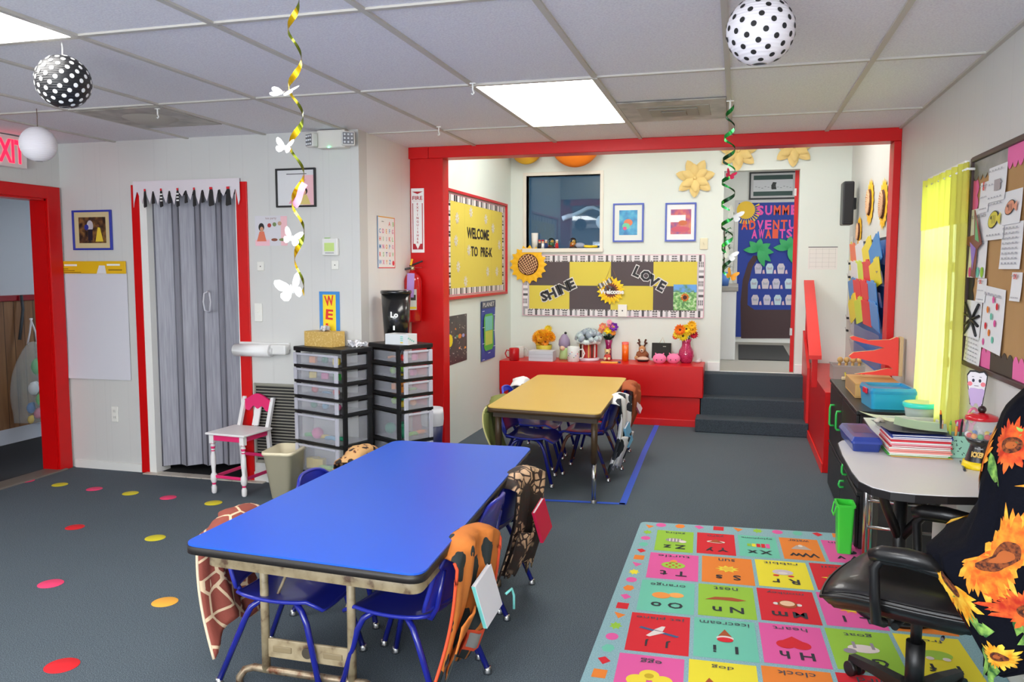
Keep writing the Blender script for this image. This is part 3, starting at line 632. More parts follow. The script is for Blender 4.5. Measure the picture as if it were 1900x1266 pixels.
# ---- stained ceiling diffusers
c = FL(275, 218, H-.01)
t = thing('ceiling_vent', 'dusty square ceiling vent with a round cone near the closet', 'ceiling vent', TR(gx[1]+.305, 1.484+1.2192*2+.315, H))
vm = painterly('dusty_vent', [(.3, (120, 114, 106)), (.6, (168, 162, 152))], 9)
b = B(); b.box((0, 0, -.008), (.58, .58, .008), vm, .002); b.build('face', t)
b = B(); b.lathe([(.0, -.04), (.10, -.036), (.13, -.022), (.16, -.012)], C(176, 170, 160, .5)); b.build('cone', t)
t = thing('ceiling_vent', 'dusty grey rectangular ceiling vent right of the lit panel', 'ceiling vent', TR(gx[0]+.6096*6+.305, 1.484+1.2192*2.75, H))
b = B(); b.box((0, 0, -.008), (.58, .58, .008), vm, .002); b.build('face', t)
b = B()
for k in range(3): b.box((0, 0, -.012-.006*k), (.4-.13*k, .32-.1*k, .006), C(160-14*k, 156-14*k, 146-14*k, .5), .003)
b.build('louvre', t)
# ---- paper lanterns
def lantern(label, u, v, r, base, dot, hang, hole=True, rot=0, ndots=0, capm=None, drop=None):
    d0 = ray(u, v); best = None
    for k in range(100, 600):
        d = k/100; R = r*d/FPX; z = CAMH+d0.z*d
        if z+R+hang >= H-.01: best = (d, R, z); break
    d, R, z = best; p = d0*d
    t = thing('paper_lantern', label, 'paper lantern', TR(p.x, p.y, z, rot))
    b = B(); prof = []
    n = 34
    for i in range(n+1):
        th = -PI/2+.22+(PI-.44)*i/n; rr = R*math.cos(th)*(1-.012*(i % 2)); prof.append((rr, R*math.sin(th)))
    b.lathe(prof, base, n=48)
    b.build('shade', t)
    if dot:
        ga = PI*(3-math.sqrt(5)); dn = B()
        for i in range(ndots):
            zz = 1-2*(i+.5)/ndots
            if abs(zz) > .93: continue
            rr = math.sqrt(1-zz*zz); nrm = Vector((rr*math.cos(ga*i), rr*math.sin(ga*i), zz))
            dn.M = Matrix.Translation(nrm*R*1.001) @ frame_z(nrm); dr = R*.085
            vs = [(0, 0, .002)]+[(dr*math.cos(2*PI*k/14), dr*math.sin(2*PI*k/14), -dr*dr/(2*R)+.001) for k in range(14)]
            dn.add(vs, [[0, k+1, (k+1) % 14+1] for k in range(14)], dot, True)
        dn.M = Matrix.Identity(4); dn.build('dots', t)
    b = B()
    for k in range(2): b.tube([(R*.2*math.cos(a), R*.2*math.sin(a), (R*.97)*(1 if k else -1)) for a in [2*PI*q/20 for q in range(20)]], .0016, C(200, 200, 200, .3, .6), n=6, closed=True) if k == 0 else None
    b.tube([(-R*.2, 0, -R*.97), (0, 0, -R*.9), (R*.2, 0, -R*.97)], .0014, C(200, 200, 200, .3, .6), n=6); b.build('wire_spreader', t); b = B(); b.tube([(R*.2*math.cos(a), R*.2*math.sin(a), R*.97) for a in [2*PI*q/20 for q in range(20)]], .0016, C(200, 200, 200, .3, .6), n=6, closed=True); b.tube([(-R*.2, 0, R*.97), (0, 0, R*.8), (R*.2, 0, R*.97)], .0014, C(200, 200, 200, .3, .6), n=6); b.build('wire_spreader', t)
    b = B(); b.tube([(0, 0, R*.9), (.002, 0, (R+H-z)/2), (0, 0, H-z-.008)], .003 if hang > .03 else .0015, capm or WH, n=6); b.build('ribbon', t)
g = NT('black_lantern_paper', .42); s_ = g.sep('Object'); rib = g.math('SINE', g.math('MULTIPLY', s_[2], 700)); g.base((34, 34, 37)); g.bump(rib, .25, .002); ML1 = g.m
g = NT('white_lantern_paper', .8); s_ = g.sep('Object'); rib = g.math('SINE', g.math('MULTIPLY', s_[2], 600)); g.base((240, 236, 242)); g.bump(rib, .25, .002); ML2 = g.m
lantern('black paper lantern with white polka dots', 118, 152, 48, ML1, C(245, 245, 245, .7), .05, ndots=130)
lantern('white paper lantern with black polka dots', 1411, 57, 62, ML2, C(34, 34, 36, .7), .02, ndots=95)
lantern('plain white paper lantern beside the exit sign', 71, 268, 32, ML2, None, .10, capm=C(120, 100, 90))
# ---- hanging foil swirls with butterflies
def wing_outline(s=1):
    up = [(0, .02), (.25, .42), (.6, .72), (.9, .78), (1.0, .62), (.96, .36), (.8, .1), (.55, -.04), (.78, -.12), (.84, -.34), (.7, -.6), (.44, -.68), (.22, -.5), (.06, -.16)]
    return [(x*s, y*abs(s)) for x, y in up]
def butterfly(label, P, size, yaw, tilt, fold, mat_, roll=0, group=None):
    t = thing('paper_butterfly', label, 'paper butterfly', Matrix.Translation(P) @ Matrix.Rotation(yaw, 4, 'Z') @ Matrix.Rotation(tilt, 4, 'X') @ Matrix.Rotation(roll, 4, 'Y'), group)
    for s in (-1, 1):
        b = B(); b.M = Matrix.Rotation(PI/2, 4, 'X') @ Matrix.Rotation(-s*fold, 4, 'Y'); b.prism(wing_outline(size*s), -.0004, .0004, mat_); b.build('wing', t)
    b = B(); b.tube([(0, -.002, -size*.3), (0, -.004, 0), (0, -.002, size*.25)], size*.03, mat_, n=6); b.build('body', t)
WB = C(246, 246, 246, .6)
def spiral(name, label, P0, length, r, turns, mats, width, phase=0, hook=True):
    n = int(turns*22); vs = []; fs = []
    for i in range(n+1):
        f = i/n; a = phase+2*PI*turns*f; rr = r*(.55+.45*math.sin(PI*f)); z = -length*f; wd = width*(.35+.65*abs(math.sin(a*.5+.6)))
        c = Vector((rr*math.cos(a), rr*math.sin(a), z)); tilt = .5*math.sin(a)
        vs += [c+Vector((-.25*wd*math.sin(a), .25*wd*math.cos(a)*1.0, wd*.5)), c-Vector((-.25*wd*math.sin(a), .25*wd*math.cos(a), wd*.5))]
    fs = [[2*i, 2*i+1, 2*i+3, 2*i+2] for i in range(n)]
    b = B(); k = max(1, len(fs)//14)
    for i in range(0, len(fs), k):
        b.add([vs[j] for j in range(2*i, min(2*(i+k), 2*n)+2)], [[2*q, 2*q+1, 2*q+3, 2*q+2] for q in range(min(k, n-i))], mats[(i//k) % len(mats)], True)
    b.cyl((0, 0, 0), (0, 0, .03), .0012, WH, n=6)
    return solo(b, name, label, 'garland', Matrix.Translation(P0))
GOLD = C(232, 186, 30, .18, .9); GOLD2 = C(250, 214, 60, .2, .8); DKG = C(120, 130, 40, .18, .9)
DS = 2.0; s0 = ray(548, -60); dist = 2.05/s0.y*1.0
SWY = 2.0
def SW(u, v): return PY(u, v, SWY)
top = SW(553, -60); top.z = min(top.z, H-.02); bot = SW(556, 545)
spiral('foil_swirl', 'long gold foil swirl hanging in the foreground left of centre', Vector((SW(549, 200).x, SWY, H-.03)), H-.03-bot.z, .019, 6.2, [GOLD, GOLD2, DKG, GOLD, DKG], .016)
for lab, u, v, sz, yw, tl, fo, ro in [('white paper butterfly topmost on the gold swirl', 537, 178, .04, .35, -1.0, .25, 0), ('white paper butterfly second from the top on the gold swirl', 540, 277, .028, .5, -.4, .5, .15), ('small white paper butterfly third from the top on the gold swirl', 552, 443, .030, .9, -.2, .6, .35), ('largest white paper butterfly at the lower end of the gold swirl', 553, 535, .044, .2, .0, .35, -.3)]:
    p = SW(u, v); butterfly(lab, p+Vector((0, -.03, 0)), sz, yw-.25, tl, fo, WB, ro)
b = B(); b.grid(4, 8, lambda i, j: Vector(((i-.5)*.02, .004*math.sin(6*j), (j-.5)*.07)), C(244, 160, 196, .4, alpha=.9)); p = SW(556, 362); solo(b, 'pink_tag', 'pink foil leaf hanging on the gold swirl before the black frame', 'garland', Matrix.Translation(p) @ Matrix.Rotation(.5, 4, 'Y'))
SGY = PX(1355, 187, 0).y if False else FL(1355, 187, H-.03).y
def SG(u, v): return PY(u, v, SGY)
spiral('foil_swirl', 'green foil swirl hanging before the hall doorway', Vector((SG(1355, 200).x, SGY, H-.05)), H-.05-SG(1355, 520).z, .035, 8, [C(30, 120, 50, .2, .7), C(20, 60, 30, .3, .6), C(60, 190, 90, .2, .7)], .018)
for lab, u, v, sz, c in [('pink butterfly on the green swirl', 1354, 327, .034, (226, 40, 90)), ('white butterfly on the upper part of the green swirl', 1361, 402, .05, (246, 246, 244)), ('white butterfly on the lower part of the green swirl', 1353, 475, .045, (246, 246, 244)), ('orange butterfly at the end of the green swirl', 1356, 512, .04, (240, 160, 40))]:
    butterfly(lab, SG(u, v)+Vector((0, -.03, 0)), sz, .4, -.4, .6, C(*c, .5), .5)
# ---- alcove left wall: WELCOME TO PRE-K board
q0, q1, q2 = PX(822, 347, ALX), PX(822, 558, ALX), PX(938, 550, ALX)
w, h = q2.y-q0.y, q0.z-q1.z; F = FLW((q0.y+q2.y)/2, (q0.z+q1.z)/2, ALX)
t = thing('bulletin_board', 'red framed yellow WELCOME TO PRE-K bulletin board', 'bulletin board', F)
b = B(); RM = C(196, 30, 40, .4)
for s in (-1, 1): b.box((s*(w/2-.012), 0, .012), (.024, h, .024), RM, .003)
for s in (-1, 1): b.box((0, s*(h/2-.012), .012), (w-.049, .024, .0235), RM, .003)
b.build('frame', t)
b = B(); b.rect(-w/2, -h/2, w/2, h/2, C(200, 196, 186), .004); iw, ih = w*.42, h*.40
b.rect(-iw, -ih, iw, ih, C(222, 206, 88, .8), .006)
for k in range(-1, 2, 2): b.rect(k*iw*.52-.002, -ih if k > 0 else -ih*.35, k*iw*.52+.002, ih, C(190, 168, 40), .0064)
b.build('backing', t)
b = B(); bw = .055; rs = random.Random(2)
for s in (-1, 1):
    b.rect(-w*.46, s*(ih+bw*.45)-bw/2, w*.46, s*(ih+bw*.45)+bw/2, C(232, 226, 226), .0072); n = 34
    for i in range(n):
        if i % 3 != 2: x = -w*.46+w*.92*(i+.3)/n; b.rect(x, s*(ih+bw*.45)-bw/2, x+w*.92/n*(.3+.5*rs.random()), s*(ih+bw*.45)+bw/2, [C(40, 40, 42), C(150, 150, 146), C(96, 96, 96)][i % 3 if i % 4 else 0], .0078)
    b.rect(-w*.46, s*(ih+bw*.95)-.003, w*.46, s*(ih+bw*.95)+.003, C(226, 150, 176), .008)
    xx = s*(iw+bw*.35); b.rect(xx-bw*.4, -ih, xx+bw*.4, ih, C(232, 226, 226), .0073); n = 26
    for i in range(n):
        if i % 3 != 2: y = -ih+2*ih*(i+.3)/n; b.rect(xx-bw*.4, y, xx+bw*.4, y+2*ih/n*(.3+.5*rs.random()), [C(40, 40, 42), C(150, 150, 146), C(96, 96, 96)][i % 3 if i % 4 else 0], .0079)
b.build('border_strip', t)
b = B(); bk = C(34, 30, 30)
b.text('WELCOME', -iw*.02, ih*.32, h*.11, bk, .009, w=iw*.85, bold=.03); b.build('lettering', t); b = B(); b.text('TO  PRE-K', iw*.12, -ih*.12, h*.10, bk, .009, w=iw*.85, bold=.03); b.build('lettering', t)
b = B(); DM = C(226, 222, 206)
for x, y in [(-.78, .62), (-.3, .82), (.28, .72), (.58, .52), (-.82, .1), (.86, .1), (-.38, -.1), (-.75, -.5), (-.5, -.85), (.35, -.62), (.75, -.62)]:
    for k in range(9): a = 2*PI*k/9; b.disc(x*iw+.03*math.cos(a), y*ih+.03*math.sin(a), .022, DM, .0084, ry=.009, rot=a, n=8)
    b.disc(x*iw, y*ih, .01, C(216, 200, 90), .0090, n=8); b.build('paper_daisy', t); b = B()
# planets poster and height chart
F, w, h = on_left(829, 588, 680, 866, ALX, .003)
b = B(); b.rect(-w/2, -h/2, w/2, h/2, painterly('night_sky', [(.4, (44, 42, 46)), (.62, (66, 60, 62)), (.8, (84, 40, 46))], 8)); b.disc(-w*.38, 0, w*.14, C(246, 222, 20), .001, h*.13)
for x, y, r, c in [(-.12, .04, .035, (200, 200, 205)), (-.02, .06, .05, (90, 170, 130)), (.12, .05, .09, (222, 130, 50)), (.3, .05, .07, (170, 170, 220)), (.42, .04, .04, (140, 80, 60)), (-.1, .22, .035, (226, 130, 50)), (.1, -.2, .04, (236, 150, 110)), (.4, -.22, .045, (230, 150, 60)), (-.2, -.28, .02, WH and (240, 240, 240))]: b.disc(w*x, h*y, w*r, C(*c), .0012, h*r*.55)
for i in range(50): b.disc(w*(rs.random()-.5)*.95, h*(rs.random()-.5)*.95, w*.012, C(210, 205, 190), .0011, n=5)
solo(b, 'planets_poster', 'dark poster of the sun and planets under the WELCOME board', 'poster', F)
F, w, h = on_left(891, 560, 672, 917, ALX, .003)
b = B(); b.grid(3, 14, lambda i, j: Vector(((i-.5)*w, (j-.5)*h, .004*math.sin(9*j)+.004)), C(56, 78, 168, .6)); z = .011
b.rect(-w/2, h*.38, w/2, h/2, C(72, 84, 110), z); b.text('PLANET', 0, h*.44, h*.07, WH, z+.001, w=w*.8)
b.prism([(x*w*.34, y*h*.31-h*.03) for x, y in [(-1, -.8), (-.7, -1), (.7, -1), (1, -.8), (1, .8), (.7, 1), (-.7, 1), (-1, .8)]], z, z, C(90, 186, 70))
b.prism([(x*w*.26, y*h*.24-h*.03) for x, y in [(-1, -.9), (1, -.9), (1, .1), (-1, .1)]], z+.001, z+.001, C(196, 214, 90)); b.rect(-w*.26, 0, w*.26, h*.24, C(120, 206, 190), z+.001)
for i in range(10): b.rect(w*(-.46+.1*(i % 3)*4), h*(-.48+.09*i), w*(-.3+.1*(i % 3)*4), h*(-.47+.09*i), C(226, 230, 240), z+.0005)
solo(b, 'height_chart_poster', 'narrow blue poster with a green bottle shape beside the bench', 'poster', F)
# ---- back wall: pictures, board, sunflowers
def art_blue(b, w, h, z):
    b.rect(-w*.33, -h*.35, w*.33, h*.35, painterly('sea_paint', [(.3, (30, 100, 170)), (.55, (60, 160, 205)), (.75, (120, 200, 210))], 12), z)
    b.disc(0, 0, w*.16, C(226, 130, 90), z+.001, h*.1); b.disc(-w*.08, -h*.1, w*.14, C(110, 205, 170), z+.0012, h*.09); b.disc(-w*.12, -h*.16, w*.07, C(220, 90, 140), z+.0014, h*.05)
F, w, h = on_back(1138, 378, 1194, 449, BKY); framed('framed_picture', 'blue framed picture of a turquoise sea scene', 'picture', F, w, h, C(76, 96, 190, .4), .016, art_blue, C(226, 230, 226))
def art_red(b, w, h, z):
    b.rect(-w*.36, -h*.34, w*.38, h*.36, painterly('garden_paint', [(.3, (90, 60, 140)), (.5, (196, 80, 100)), (.7, (214, 130, 90))], 14), z); b.rect(-w*.36, h*.0, w*.18, h*.2, C(246, 244, 244), z+.001)
    b.disc(w*.08, -h*.02, w*.16, C(206, 110, 70), z+.0012, h*.07); b.disc(0, -h*.2, w*.34, C(206, 90, 110), z+.0011, h*.08)
F, w, h = on_back(1235, 377, 1291, 448, BKY); framed('framed_picture', 'blue framed picture in red and purple next to the light switch', 'picture', F, w, h, C(76, 96, 190, .4), .016, art_red, C(236, 238, 240))
F, w, h = on_back(971, 474, 1305, 590, BKY)
t = thing('bulletin_board', 'yellow and grey checked SHINE LOVE bulletin board above the bench', 'bulletin board', F)
b = B(); b.box((0, 0, .005), (w, h, .010), C(200, 190, 196), .001); iw, ih = w*.463, h*.40
for i in range(4):
    for j in range(2): b.rect(-iw+iw*.5*i, -ih+ih*j, -iw+iw*.5*(i+1), -ih+ih*(j+1), YEL if (i+j) % 2 == 0 else DGR, .011)
b.build('backing', t)
b = B(); bw = h*.11
def plaid(x0, y0, x1, y1, vert):
    b.rect(x0, y0, x1, y1, C(232, 228, 232), .012); L = (y1-y0) if vert else (x1-x0); n = int(L/.026); th = (x1-x0) if vert else (y1-y0)
    for i in range(n):
        m = [C(160, 158, 162), None, C(110, 108, 112), C(110, 108, 112), None, C(84, 82, 86), None][i % 7]
        if not m: continue
        for k in range(3 if i % 7 in (2, 3) else 1):
            f0, f1 = (k/3, k/3+.2) if i % 7 in (2, 3) else (0, 1)
            if vert: b.rect(x0+th*(0 if f1 == 1 else f0), y0+L*i/n, x0+th*f1, y0+L*(i+.9)/n, m, .0126)
            else: b.rect(x0+L*i/n, y0+th*(0 if f1 == 1 else f0), x0+L*(i+.9)/n, y0+th*f1, m, .0126)
plaid(-w/2, h/2-bw, w/2, h/2, False); plaid(-w/2, -h/2, w/2, -h/2+bw, False); plaid(-w/2, -h/2+bw, -w/2+bw*.75, h/2-bw, True); plaid(w/2-bw*.75, -h/2+bw, w/2, h/2-bw, True)
for s in (-1, 1): b.rect(-w/2, s*h/2-.003, w/2, s*h/2+.003, C(226, 170, 190), .0132); b.rect(s*w/2-.003, -h/2, s*w/2+.003, h/2, C(226, 170, 190), .0133)
for i in range(60):
    for s in (-1, 1): b.rect(-iw+2*iw*i/60, s*ih-.004, -iw+2*iw*(i+.5)/60, s*ih+.004, C(70, 60, 50), .0134)
b.build('plaid_border', t)
def letters(word, pts, hgt, gn):
    for ch, (u, v, rot) in zip(word, pts):
        p = PY(u, v, BKY); b = B(); bk = C(36, 36, 40)
        b.text(ch, 0, 0, hgt*1.18, C(226, 224, 224), .001, bold=.09); b.text(ch, 0, 0, hgt, bk, .004, bold=.045)
        o = b.build('paper_letter', t, t.matrix_world.inverted() @ (FB(p.x, p.z, BKY-.0155) @ Matrix.Rotation(rot, 4, 'Z')))
        o['label'] = 'black paper letter ' + ch
letters('SHINE', [(1010, 550, .35), (1024, 545, .42), (1036, 539, .42), (1047, 534, .42), (1061, 527, .42)], .105, 0)
letters('LOVE', [(1183, 504, -.42), (1199, 512, -.45), (1213, 522, -.5), (1228, 531, -.5)], .105, 0)
def petals(b, R, r0, n, m, z, wd=1.0, ph=0, dome=.0, curl=0):
    for k in range(n):
        a = ph+2*PI*k/n; c, s = math.cos(a), math.sin(a); hw = PI*R/n*wd*.62
        L = [(r0, -hw*.55), ((r0+R)/2, -hw), (R*.88, -hw*.5), (R, 0), (R*.88, hw*.5), ((r0+R)/2, hw), (r0, hw*.55)]
        vs = [(x*c-y*s, x*s+y*c, z+dome*(1-(x/R)**2)+curl*(x/R)**2) for x, y in L]+[((r0+R)/2*c, (r0+R)/2*s, z+.004+dome*.5)]
        b.add(vs, [[7, i, (i+1) % 7] for i in range(7)], m, False)
def sunflower(name, label, F, R, parts=True, drizzle=True, sc=(1, 1), group=None):
    t = thing(name, label, 'sunflower decoration', F @ Matrix.Diagonal((sc[0], sc[1], 1, 1)), group)
    b = B(); petals(b, R, R*.4, 17, C(248, 190, 16), .004, 1.55, 0); petals(b, R*.88, R*.35, 17, C(250, 186, 10), .0025, 1.5, PI/17); b.disc(0, 0, R*.7, C(248, 186, 10), .003, n=32); b.disc(0, 0, R*.6, C(248, 190, 20), .0015, n=32); b.build('petals', t)
    b = B(); b.lathe([(R*.55, .008), (R*.52, .016), (R*.3, .02), (0, .021)], C(88, 48, 28, .8)); b.build('centre', t)
    if drizzle:
        b = B(); rr = random.Random(4)
        for a in (.5, 2.1):
            for k in range(-4, 5):
                d = k*R*.115; l = math.sqrt(max(0, (R*.5)**2-d*d)); c, s = math.cos(a+.06*k), math.sin(a+.06*k)
                b.tube([(c*x-s*d, s*x+c*d+.004*math.sin(5*i), .0225) for i, x in enumerate([-l, -l*.4, l*.4, l])], R*.02, C(226, 180, 140), n=5)
        b.build('woven_strands', t)
    return t
p = PY(981, 491, BKY); R_ = (PY(1016, 491, BKY).x-PY(946, 491, BKY).x)/2
sunflower('paper_sunflower', 'large yellow paper sunflower overlapping the left end of the SHINE LOVE board', FB(p.x, p.z, BKY-.02), R_)
p = PY(1134, 539, BKY); R_ = .145
t = thing('welcome_sign', 'hanging yellow sunflower sign that reads welcome', 'sign', FB(p.x, p.z, BKY-.022))
b = B(); petals(b, R_, R_*.3, 18, C(248, 214, 20), .004, 1.3, .1); petals(b, R_*.85, R_*.3, 18, C(250, 200, 20), .008, 1.2, .27); b.disc(0, 0, R_*.7, C(246, 206, 20), .002, n=30); b.build('petals', t)
b = B(); b.disc(.005, 0, R_*.52, C(120, 50, 24), .010, n=28); b.disc(.005, 0, R_*.3, C(60, 30, 20), .011, n=24); b.build('centre', t)
b = B(); b.text('Welcome', .012, -.012, .05, WH, .016, w=R_*1.7, bold=.05); b.build('lettering', t)
b = B()
for s in (-1, 1):
    b.M = Matrix.Translation((-R_*.38, R_*.5, .016)) @ Matrix.Rotation(.5, 4, 'Z')
    b.prism([(0, 0), (s*.06, .035), (s*.066, -.03)], 0, .003, C(150, 146, 146)); b.prism([(0, 0), (s*.045, -.07), (s*.015, -.075)], 0, .002, C(90, 88, 90))
    for k in range(4): b.rect(s*.02*(k+.5)-.004, -.025, s*.02*(k+.5)+.004, .025, K if k % 2 else WH, .0034)
b.M = Matrix.Identity(4); b.build('gingham_bow', t)
b = B(); b.tube([(-.06, R_*.6, .006), (0, R_*1.75, .004), (.07, R_*.65, .006)], .002, C(150, 110, 70), n=5, cap=False); b.build('string', t)
F, w, h = on_back(1250, 528, 1292, 576, BKY, .016)
b = B(); b.rect(-w/2, -h/2, w/2, h/2, painterly('garden_photo', [(.4, (60, 120, 40)), (.5, (110, 180, 70)), (.62, (190, 214, 160))], 30)); b.rect(-w*.5, h*.2, w*.5, h*.5, painterly('sky_photo', [(.45, (80, 150, 220)), (.6, (70, 130, 60))], 14), .0006)
petals(b, w*.2, w*.08, 10, C(226, 110, 20), .001); b.disc(0, 0, w*.09, C(70, 20, 10), .006, n=12)
solo(b, 'flower_photo', 'photo print of a sunflower among green leaves on the board', 'photo', F)
# paper rosettes
def rosette(label, u, v, R, Y=BKY):
    p = PY(u, v, Y); t = thing('paper_flower', label, 'paper flower', FB(p.x, p.z, Y), None)
    m = C(236, 208, 136, .7)
    for lay, (n, rr, z, lift) in enumerate([(7, R, .006, .035), (6, R*.72, .022, .045)]):
        for k in range(n):
            a = 2*PI*(k+.37*lay)/n+.2; hw = R*.27*(1 if lay == 0 else .8)
            def pt(i, j, rr=rr, hw=hw, z=z, lift=lift):
                x = .05*R+(rr-.05*R)*j; wd = hw*(math.sin(PI*min(1, j*.86+.12))**.75)*(1.0 if j < .99 else 0.0); y = (i-.5)*2*wd
                return Vector((x, y, z+lift*(j**1.5)*.6+.018*(1-(2*i-1)**2)*math.sin(PI*j)))
            b = B(); b.M = Matrix.Rotation(a, 4, 'Z'); b.grid(6, 9, pt, m); b.build('petal', t)
    b = B(); b.ball((0, 0, .04), R*.08, m, 2, sc=(1, 1, .5)); b.build('centre', t)
Rr = (PY(1327, 330, BKY).x-PY(1253, 330, BKY).x)/2
rosette('cream paper flower left of the hall doorway', 1290, 331, Rr)
rosette('cream paper flower above the hall doorway, half hidden by the beam', 1370, 281, Rr)
rosette('cream paper flower rightmost of three near the beam', 1473, 273, Rr)
# orange fan lanterns above the window
for lab, u, v, r, c1, c2 in [('orange paper lantern over the interior window', 1068, 262, 46, (244, 104, 10), (246, 130, 20)), ('dark red and yellow paper lantern left of the orange one', 977, 274, 30, (170, 20, 24), (236, 190, 50))]:
    p = PY(u, v, BKY-.15); R = r*(BKY)/FPX*1.02
    g = NT('fan_paper', .7); s_ = g.sep(); g.base(g.ramp(g.math('ADD', g.math('ADD', g.math('MULTIPLY', s_[2], 2.2), .45), g.math('MULTIPLY', g.noise(4), .3)), [(.25, c2), (.55, c1)]))
    b = B(); b.ball((0, 0, 0), R, g.m, 4, sc=(1, .5, 1)); b.cyl((0, 0, R*.9), (0, 0, AH-p.z), .002, WH, n=6)
    solo(b, 'paper_lantern', lab, 'paper lantern', TR(p.x, BKY-.15, p.z))
# ---- things on the interior window sill
SZ = WNZ0
def sill(name, label, cat, u, b, group=None): p = PY(u, 455, KY+.03); return solo(b, name, label, cat, TR(p.x, KY+.035, SZ), group)
b = B(); b.lathe([(0, 0), (.03, 0), (.036, .16), (.034, .16), (.028, .004)], C(232, 232, 228, .5)); sill('paper_cup', 'tall white paper cup on the window sill', 'cup', 992, b)
for i, (u, c, c2) in enumerate([(1001, (30, 30, 40), (230, 60, 60)), (1007, (240, 240, 240), (200, 30, 40)), (1013, (40, 60, 120), (240, 240, 240)), (1033, (200, 30, 40), (240, 240, 240))]):
    b = B(); b.cyl((0, 0, 0), (0, 0, .055), .02, C(*c), r1=.014, n=12); b.ball((0, 0, .066), .014, C(236, 190, 150), 2); b.cyl((0, 0, .075), (0, 0, .09), .013, C(*c2), n=10)
    sill('toy_figure', ['black toy figure with a red hat on the window sill', 'white toy figure with a red hat on the window sill', 'blue toy figure with a white hat on the window sill', 'red toy figure with a white hat on the window sill'][i], 'toy', u, b, 'toy figures on the window sill')
for lab, u, c in [('small snow globe with a green scene on the window sill', 1023, (70, 140, 70)), ('snow globe with orange flowers on the window sill', 1063, (240, 150, 30))]:
    p = PY(u, 455, KY+.03); t = thing('snow_globe', lab, 'snow globe', TR(p.x, KY+.035, SZ))
    b = B(); b.lathe([(0, 0), (.045, 0), (.04, .018), (0, .018)], C(50, 30, 26, .4)); b.build('base', t)
    b = B(); b.ball((0, 0, .045), .022, C(*c), 2); b.ball((.008, -.005, .07), .014, C(250, 200, 60), 2); b.ball((-.008, 0, .03), .016, C(220, 90, 40), 2); b.build('figure', t)
    b = B(); b.lathe([(.036, .018), (.042, .05), (.036, .085), (.02, .104), (0, .11)], C(235, 240, 245, .03, trans=1)); b.build('dome', t)
b = B(); b.ball((0, 0, .03), .05, C(150, 160, 184, .6), 2, sc=(1.2, .5, .6)); sill('grey_pebble_toy', 'grey rounded toy between the snow globe and the banana', 'toy', 1075, b)
b = B(); b.tube([(-.09, 0, .04), (-.05, 0, .02), (0, 0, .016), (.08, 0, .018)], [.006, .014, .016, .012], C(246, 206, 30)); sill('toy_banana', 'yellow toy banana at the right end of the window sill', 'toy', 1094, b)
# white gooseneck lamp in the dark office
LYo = KY+.7
def LO(u, v): return PY(u, v, LYo)
base = LO(1090, 470)
t = thing('gooseneck_lamp', 'white gooseneck lamp seen through the interior window', 'lamp', TR(0, 0, 0))
b = B(); b.tube([LO(1044, 406), LO(1055, 402), LO(1066, 400), LO(1078, 394), LO(1090, 387), LO(1101, 385), LO(1112, 389), LO(1120, 398)], [.03, .03, .03, .028, .024, .02, .016, .016], C(242, 242, 244, .3)); b.build('neck', t)
b = B(); b.ball(LO(1120, 412), .085, C(242, 242, 244, .3), 3); b.tube([LO(1120, 398), LO(1120, 430), Vector((LO(1120, 430).x, LYo, PZ+.02))], .02, C(230, 230, 232, .3)); b.cyl((LO(1120, 430).x, LYo, PZ), (LO(1120, 430).x, LYo, PZ+.02), .15, C(230, 230, 232, .3), n=24); b.build('shade', t)
# ================================================================ hall, bench display, platform
# ---- hall door decoration
HW = HY-.02
def onh(u0, v0, u1, v1, off=.0): return on_back(u0, v0, u1, v1, HW, off)
F, w, h = onh(1371, 377, 1489, 628)
t = thing('door_poster', 'blue SUMMER ADVENTURE AWAITS door poster with palms seen through the hall doorway', 'poster', F)
b = B(); b.rect(-w/2-.05, -h/2-.02, w/2+.02, h/2+.04, C(206, 202, 198), -.002); b.rect(-w/2, -h/2, w/2, h/2, C(40, 62, 150, .7)); b.build('sheet', t)
def hp(u, v): p = PY(u, v, HW); q = F.inverted() @ p; return q.x, q.y
b = B(); x, y = hp(1384, 390)
for k in range(12): a = -PI*.62+PI*.75*k/11; b.add([(x+.11*math.cos(a), y+.11*math.sin(a), .003), (x+.19*math.cos(a+.07), y+.19*math.sin(a+.07), .003), (x+.19*math.cos(a-.07), y+.19*math.sin(a-.07), .003)], [[0, 1, 2]], C(236, 190, 40))
b.disc(x, y, .12, C(236, 190, 40), .004, n=28); b.build('paper_sun', t)
for word, u, v, hh, ww, cs in [('SUMMER', 1450, 390, .13, .66, 0), ('ADVENTURE', 1440, 417, .125, .92, 1), ('AWAITS', 1432, 434, .125, .54, 0)]:
    x, y = hp(u, v); x0 = x-ww*.5
    for i, ch in enumerate(word):
        b = B(); b.text(ch, x0+ww*(i+.5)/len(word), y, hh, C(*[(236, 80, 170), (240, 86, 50)][(i//2+cs) % 2]), .006, w=ww/len(word)*.82, bold=.035); o = b.build('paper_letter', t); o['label'] = ('pink' if (i//2+cs) % 2 == 0 else 'orange')+' paper letter '+ch
b = B(); P = [hp(*q) for q in [(1375, 628), (1374, 560), (1378, 520), (1388, 488), (1398, 474), (1408, 476), (1396, 496), (1388, 528), (1387, 566), (1400, 575), (1489, 575), (1489, 628)]]
b.prism(P, .003, .003, C(66, 36, 38)); b.build('paper_trunk', t)
b = B(); P = [hp(*q) for q in [(1462, 475), (1478, 480), (1489, 500), (1489, 470)]]; b.prism(P, .0035, .0035, C(66, 36, 38)); b.build('paper_trunk', t)
